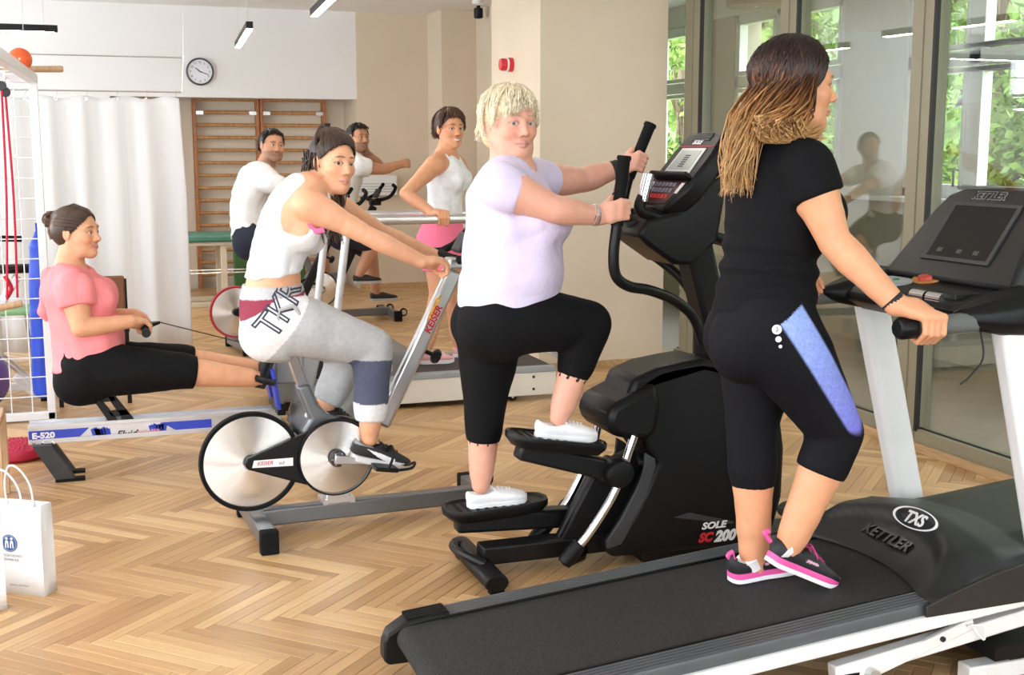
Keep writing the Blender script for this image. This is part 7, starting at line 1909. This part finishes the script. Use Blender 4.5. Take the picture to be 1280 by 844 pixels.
    for i in range(120):                                          # tail from the tie, falling behind
        b = np.clip(rs.normal(size=3), -1.4, 1.4)*.011; p0 = HP(*bun); pts = [p0, HP(-.075, .01, .138)+b, HP(-.105, .01, .10)+b*1.2, HP(-.108, -.01, .03)+b*1.4, HP(-.10, -.02, -.04)+b*1.6, HP(-.085, -.03, -.10)+b*1.8]
        pts = spline(pts, 2); n = len(pts); paths.append((pts, [.003*(1-.8*t) for t in np.linspace(0, 1, n)], colf(rs, np.linspace(.1, 1, n))))
    for i in range(210):                                          # lower hair along the neck to the chest
        sd = rs.choice([-1, 1]); a0 = np.array([rs.uniform(-.10, .0), sd*rs.uniform(.06, .088), rs.uniform(-.03, .05)]); p0 = HP(*a0); e = BK.P(418+rs.uniform(-14, 12), 300+rs.uniform(-38, 8), (-.06 if sd < 0 else .09)+rs.uniform(-.04, .05)) if rs.uniform() < .6 else BK.P(398+rs.uniform(-10, 16), 250+rs.uniform(-14, 10), -.02+rs.uniform(-.07, .07))
        pts = spline([p0, lerp(p0, e, .35)+rs.normal(size=3)*.012+np.array([-.01, 0, .0]), lerp(p0, e, .7)+rs.normal(size=3)*.012, e], 4); n = len(pts)
        paths.append((pts, [.0042*(1-.7*t) for t in np.linspace(0, 1, n)], colf(rs, np.linspace(.1, 1.1, n))))
    strand_mesh('hair_locks', paths, hair_mat(), o)
    mb = MB(); c_ = HP(-.062, 0, .122); mb.tube([c_+.018*(math.cos(a)*l+math.sin(a)*f) for a in np.linspace(0, 2*math.pi, 17)], .006, 7, caps=False); mb.build('hair_tie', material('pink_elastic', (.80, .16, .34), .7), o)
person_bike()

# ================================================================== woman on the rowing machine
def person_rower():
    P = RW.P
    J = dict(hipR=P(112, 462, -.09), hipL=P(112, 460, .09), knR=P(228, 464, -.09), anR=P(326, 474, -.085), knL=P(226, 452, .09), anL=P(328, 462, .085),
             mid=P(98, 396, 0), neck=P(86, 338, .0), shR=P(92, 357, -.165), shL=P(100, 352, .165), elR=P(101, 410, -.20), wrR=P(163, 402, -.15), elL=P(118, 398, .2), wrL=P(168, 394, .14))
    B = dict(hip=(.18, .13, .145), crotch=(.165, .11, .13), waist=(.155, .135, .12), rib=(.155, .13, .12), pit=(.155, .11, .12), sho=(.13, .075, .088), bust=.075, butt=.09, belly=.02,
             sh_r=.055, ua=.052, el=.042, fa=.043, wr=.029, th0=.105, th1=.092, kn=.062, ca=.058, an=.036, neck=.05)
    H = Human(J, B); F = H.body_field()
    hc = P(96, 290, .0); face = nrm(RGT-.22*np.array([0, 1, 0])); up = np.array([0, 0, 1.0])
    hd = dict(c=hc, f=face, u=up, s=1.0, blush=.6, smile=.9)
    add_head(F, H, 1.0, hc, face, up, .9, 1.0, 1.0, 1.05, .05)
    for q, w in (('R', -.075), ('L', .075)):
        b = RW.P(181, 407.5, w); grip_hand(F, J['wr'+q], RW.W(RW.L(180, 408, 0.)[0], w*1.3, RW.L(180, 408, 0.)[2]), (0, 1 if q == 'R' else -1, 0), .017, (.3, 0, 1), s=1.0)
    o, V, Q = finish_body('person', 'smiling woman in a salmon pink shirt pulling the rowing machine handle', H, F, (.73, .37, .215), hd, .0065, .0034, (.55, .2, .19), (.08, .05, .035), hands=(P(180, 406, 0),))
    pk = material('salmon_jersey', (.90, .27, .29), .85, vary=.05, scale=6, bump=.6, bump_scale=15)
    shirt(H, o, pk, .05, .015, .42, (.085, .075), .0065, .005, 12, butt=True)
    G = Field(); b0 = P(58, 345, -.02); G.poly([H.curve(.97)-H.fwd*.09, P(60, 365, 0.0), P(54, 390, 0.0), P(58, 400, 0.0)], [.04, .035, .022, .012], .02); cloth('person', 'hood', G, .0065, pk, o, .004, 30, 3)
    pants(H, o, material('black_leggings', (.006, .006, .007), .8), .25, {'R': 1.16, 'L': 1.14}, .010, .0065, .003, 4, 'cropped_trousers', flare=.010)
    for q, w in (('R', -.085), ('L', .085)):
        h_ = RW.P(330, 487, w); t_ = RW.P(343, 446, w)
        d_ = nrm(t_-h_); shoe(o, h_, h_+d_*.24, nrm(np.array([-1, 0, .3])), .24, .09, .07, upper=(.012, .012, .013), sole=(.02, .02, .02), lace=None, ankle=J['an'+q], vox=.005, sole_h=.018)
    ops = SHORT[:2]+[(.084, 0, -.018, (.07, .078, .092), .012, '-'), (.03, .1, -.06, (.05, .03, .055), .01, '-'), (.03, -.1, -.06, (.05, .03, .055), .01, '-')]
    hair_cap(o, hc, face, up, 1.0, (.05, .025, .014), 1.0, ops)
    f, l, u = head_axes(face, up); HP = lambda a, b, c: hc+a*f+b*l+c*u; rs = np.random.RandomState(6); paths = []; colf = shade_col((.035, .018, .010), (.12, .06, .03)); bun = np.array([-.105, 0, .05])
    for i in range(230):
        a = rs.uniform(-1, 1); k = np.array([.074-.085*a*a, a*.084, .080-.11*a*a+rs.uniform(-.004, .004)]); pts = []
        for t in np.linspace(0, 1, 7):
            q = k*(1-t)+bun*t-np.array([-.018, 0, .04]); nq = q/np.sqrt((q[0]/.106)**2+(q[1]/.087)**2+(q[2]/.091)**2); pts.append(HP(*(nq+np.array([-.018, 0, .04]))))
        paths.append((pts, [.0035]*7, colf(rs, np.linspace(0, .8, 7))))
    for i in range(90):
        c_ = np.array([-.128, 0, .055]); a = rs.uniform(0, 6.28); ph = rs.uniform(0, 6.28); R_ = rs.uniform(.02, .042); ax = rs.normal(size=3); ax /= np.linalg.norm(ax); b1 = nrm(np.cross(ax, [0, 0, 1.])); b2 = np.cross(ax, b1)
        pts = [HP(*(c_+R_*(math.cos(ph+t)*b1+math.sin(ph+t)*b2)+rs.normal(size=3)*.002)) for t in np.linspace(0, rs.uniform(2, 4.5), 9)]; paths.append((pts, [.0035]*9, colf(rs, np.linspace(.3, 1.3, 9))))
    strand_mesh('hair_locks', paths, hair_mat(), o)
    mb = MB(); c_ = HP(-.12, -.02, .01); mb.tube(spline([c_+f*.02+u*.03, c_-f*.01, c_-u*.045], 5), .009, 7); mb.build('hair_clip', material('brown_clip', (.16, .06, .03), .4), o)
    mb = MB(); nk = H.curve(1.0); mb.tube([nk+.062*(math.cos(a)*H.fwd+math.sin(a)*H.sl)+np.array([0, 0, .012-.03*math.cos(a)]) for a in np.linspace(0, 2*math.pi, 25)], .0018, 5, caps=False); mb.build('necklace', material('gold_chain', (.7, .5, .2), .3, 1.0), o)
person_rower()

# ================================================================== woman on the back treadmill
def person_back():
    P = T2.P; Yc = .12
    J = dict(hipR=P(547, 296, Yc-.09), hipL=P(560, 294, Yc+.09), knR=P(549, 368, Yc-.10), anR=P(533, 436, Yc-.12), knL=P(567, 362, Yc+.09), anL=P(572, 430, Yc+.09),
             mid=P(556, 240, Yc), neck=P(557, 194, Yc), shR=P(543, 207, Yc-.16), shL=P(571, 206, Yc+.16), elR=P(507, 242, Yc-.30), wrR=P(541, 267, -.30), elL=P(590, 240, Yc+.22), wrL=P(600, 270, Yc+.20))
    B = dict(hip=(.165, .105, .125), crotch=(.155, .09, .115), waist=(.135, .10, .09), rib=(.142, .108, .10), pit=(.142, .10, .105), sho=(.12, .07, .082), bust=.06, butt=.08,
             sh_r=.050, ua=.043, el=.036, fa=.038, wr=.026, th0=.092, th1=.078, kn=.056, ca=.053, an=.034, neck=.047)
    H = Human(J, B); F = H.body_field()
    hc = P(562, 161, Yc); face = to_cam(hc, .60, .0); up = np.array([0, 0, 1.0])
    hd = dict(c=hc, f=face, u=up, s=1.0, blush=.5, smile=1.0, teeth=True, look=CAM)
    add_head(F, H, 1.0, hc, face, up, 1.0, .98, .95, 1.0, .045)
    z = T2.L(480, 275.5, -.33)[2]; bar = T2.W(T2.L(553, 277, -.33)[0], -.33, z); grip_hand(F, J['wrR'], bar, (1, 0, 0), .028, (0, -.4, 1), s=.98)
    o, V, Q = finish_body('person', 'smiling short-haired woman in white vest and pink shorts on the back treadmill', H, F, (.68, .33, .185), hd, .0075, .0036, (.60, .22, .2), (.05, .03, .02), hands=(bar,))
    def vcol(V):
        C = np.tile(np.array([.80, .82, .85]), (len(V), 1)); t = (V-H.curve(.12))@nrm(H.curve(.4)-H.curve(.1)); m = (1-sstep(.0, .10, t))[:, None]; return C*(1-m)+np.array([.95, .42, .50])*m
    shirt(H, o, material('vest_print', (1, 1, 1), .85, attr='col', vary=.08, scale=25), .08, .010, 0, (.085, .095), .007, .003, 6, 'vest', strap=True, top=.93, col=vcol)
    pants(H, o, material('hot_pink_cotton', (.95, .20, .34), .8, vary=.06), .26, {'R': .56, 'L': .56}, .014, .007, .003, 4, 'shorts', flare=.012)
    for q, hl, tl in (('R', P(522, 446, Yc-.12), P(555, 454, Yc-.12)), ('L', P(566, 446, Yc+.09), P(588, 453, Yc+.02))):
        zz = T2.L(600, 463, -.36)[2]-.004; hl[2] = tl[2] = zz; d_ = nrm(tl-hl); shoe(o, hl, hl+d_*.245, (0, 0, 1), .245, .09, .08, upper=(.80, .42, .44), sole=(.85, .83, .83), lace=(.85, .8, .8), ankle=J['an'+q], vox=.006)
    hair_cap(o, hc, face, up, 1.0, (.045, .02, .012), 1.0, SHORT)
    rs = np.random.RandomState(9)
    def ends(az, rs):
        a = abs(az)
        if a < .9: return (.088+rs.uniform(-.004, .004), math.sin(az)*.085, .078+rs.uniform(-.012, .012))
        if a < 1.6: return (.04, math.copysign(.090, az), .015+rs.uniform(-.025, .02))
        return (-.085, math.sin(az)*.085, -.055+rs.uniform(-.02, .03))
    strand_mesh('hair_locks', cap_paths(hc, face, up, 1.0, rs, 520, (-.03, .01, .132), ends, 1.12, shade_col((.035, .014, .008), (.12, .05, .028)), .0045, .02, 8, 1.0, .10), hair_mat(), o)
person_back()

# ================================================================== two men on the far bikes
def man(fr, J, hcp, face, up, label, B=None, shorts=(.012, .016, .035), sleeve=.42, beard=None, hands=None, smile=.3, shoes=True, seed=3, hat=(.012, .009, .008)):
    Bm = dict(hip=(.165, .11, .13), crotch=(.155, .10, .12), waist=(.155, .115, .11), rib=(.172, .12, .12), pit=(.182, .115, .125), sho=(.155, .08, .095), bust=0, butt=.08,
              sh_r=.060, ua=.053, el=.043, fa=.045, wr=.031, th0=.10, th1=.088, kn=.062, ca=.058, an=.038, neck=.058)
    Bm.update(B or {}); H = Human(J, Bm); F = H.body_field(); hd = dict(c=hcp, f=face, u=up, s=1.03, blush=.3, smile=smile, beard=beard)
    add_head(F, H, 1.03, hcp, face, up, smile, 1.02, 1.1, 1.1, .058)
    if hands: hands(F, H)
    o, V, Q = finish_body('person', label, H, F, (.55, .275, .16), hd, .008, .004, (.45, .18, .16), (.02, .015, .012))
    shirt(H, o, material('white_tee', (.80, .81, .82), .85, vary=.03, bump=.6, bump_scale=14), .03, .016, sleeve, (.08, .07), .008, .005, seed)
    pants(H, o, material('navy_shorts', shorts, .8), .26, {'R': .92, 'L': .92}, .016, .008, .003, 4, 'shorts', flare=.02)
    for q in 'RL':
        a = H.J['an'+q]; hl = a-fr.ex*.06-np.array([0, 0, .085]); shoe(o, hl, hl+fr.ex*.28, (0, 0, 1), .28, .1, .085, upper=(.02, .02, .022), sole=(.5, .5, .5), lace=None, ankle=a, vox=.008)
    hair_cap(o, hcp, face, up, 1.03, hat, 1.02, [(-.018, 0, .040, (.099, .080, .084), .01, '+'), (-.045, 0, .0, (.074, .077, .07), .02, '+'), (.085, 0, -.014, (.072, .078, .092), .010, '-'), (.02, .1, -.055, (.06, .035, .06), .01, '-'), (.02, -.1, -.055, (.06, .035, .06), .01, '-'), (0, 0, -.125, (.2, .2, .07), .01, '-')], .007)
    rs = np.random.RandomState(seed)
    def ends(az, rs):
        a = abs(az)
        if a < .9: return (.082+rs.uniform(-.006, .006), math.sin(az)*.08, .085+rs.uniform(-.012, .012))
        if a < 1.6: return (.03, math.copysign(.083, az), .02+rs.uniform(-.02, .02))
        return (-.085, math.sin(az)*.08, -.03+rs.uniform(-.03, .03))
    strand_mesh('hair_locks', cap_paths(hcp, face, up, 1.03, rs, 240, (-.03, .01, .128), ends, 1.06, shade_col((.006, .004, .004), (.02, .014, .012)), .0045, .02, 7, 1.02, .06), hair_mat(), o)
    return o
P = BK2.P
J = dict(hipR=P(313, 297, -.09), hipL=P(316, 297, .09), knR=P(362, 322, -.12), anR=P(352, 398, -.12), knL=P(358, 330, .12), anL=P(342, 375, .12), mid=P(310, 252, 0), neck=P(331, 212, 0), shR=P(337, 228, -.19), shL=P(328, 222, .19), elR=P(374, 243, -.24), wrR=P(401, 262, -.21), elL=P(366, 238, .24), wrL=P(396, 255, .21))
hc = P(340, 182, -.02); face = to_cam(hc, .50, .0)
man(BK2, J, hc, face, nrm(np.array([0, 0, 1.0])+.08*RGT), 'man in a white shirt seen from behind on the red-rimmed bike', smile=.5, beard=(.16, .10, .075))
P = BK3.P
J = dict(hipR=P(428, 288, -.09), hipL=P(430, 287, .09), knR=P(468, 303, -.12), anR=P(449, 343, -.12), knL=P(462, 312, .12), anL=P(470, 365, .12), mid=P(430, 240, 0), neck=P(443, 195, 0), shR=P(449, 208, -.18), shL=P(444, 203, .18), elR=P(479, 212, -.20), wrR=P(502, 205, -.18), elL=P(474, 207, .12), wrL=P(459, 192, .0))
hc = P(448, 172, .0); face = to_cam(hc, .75, .0)
def fists(F, H):
    b = H.J['wrR']+BK3.ex*.055; grip_hand(F, H.J['wrR'], b, (0, .3, 1), .012, (1, -.3, 0), s=1.1)
    b = H.J['wrL']+np.array([-.05, -.02, .03]); grip_hand(F, H.J['wrL'], b, (0, -.5, 1), .012, (-.4, -.8, .3), s=1.05)
man(BK3, J, hc, face, np.array([0, 0, 1.0]), 'man with raised fist and hand at his mouth on the farthest bike', hands=fists, seed=5, beard=(.14, .09, .07))
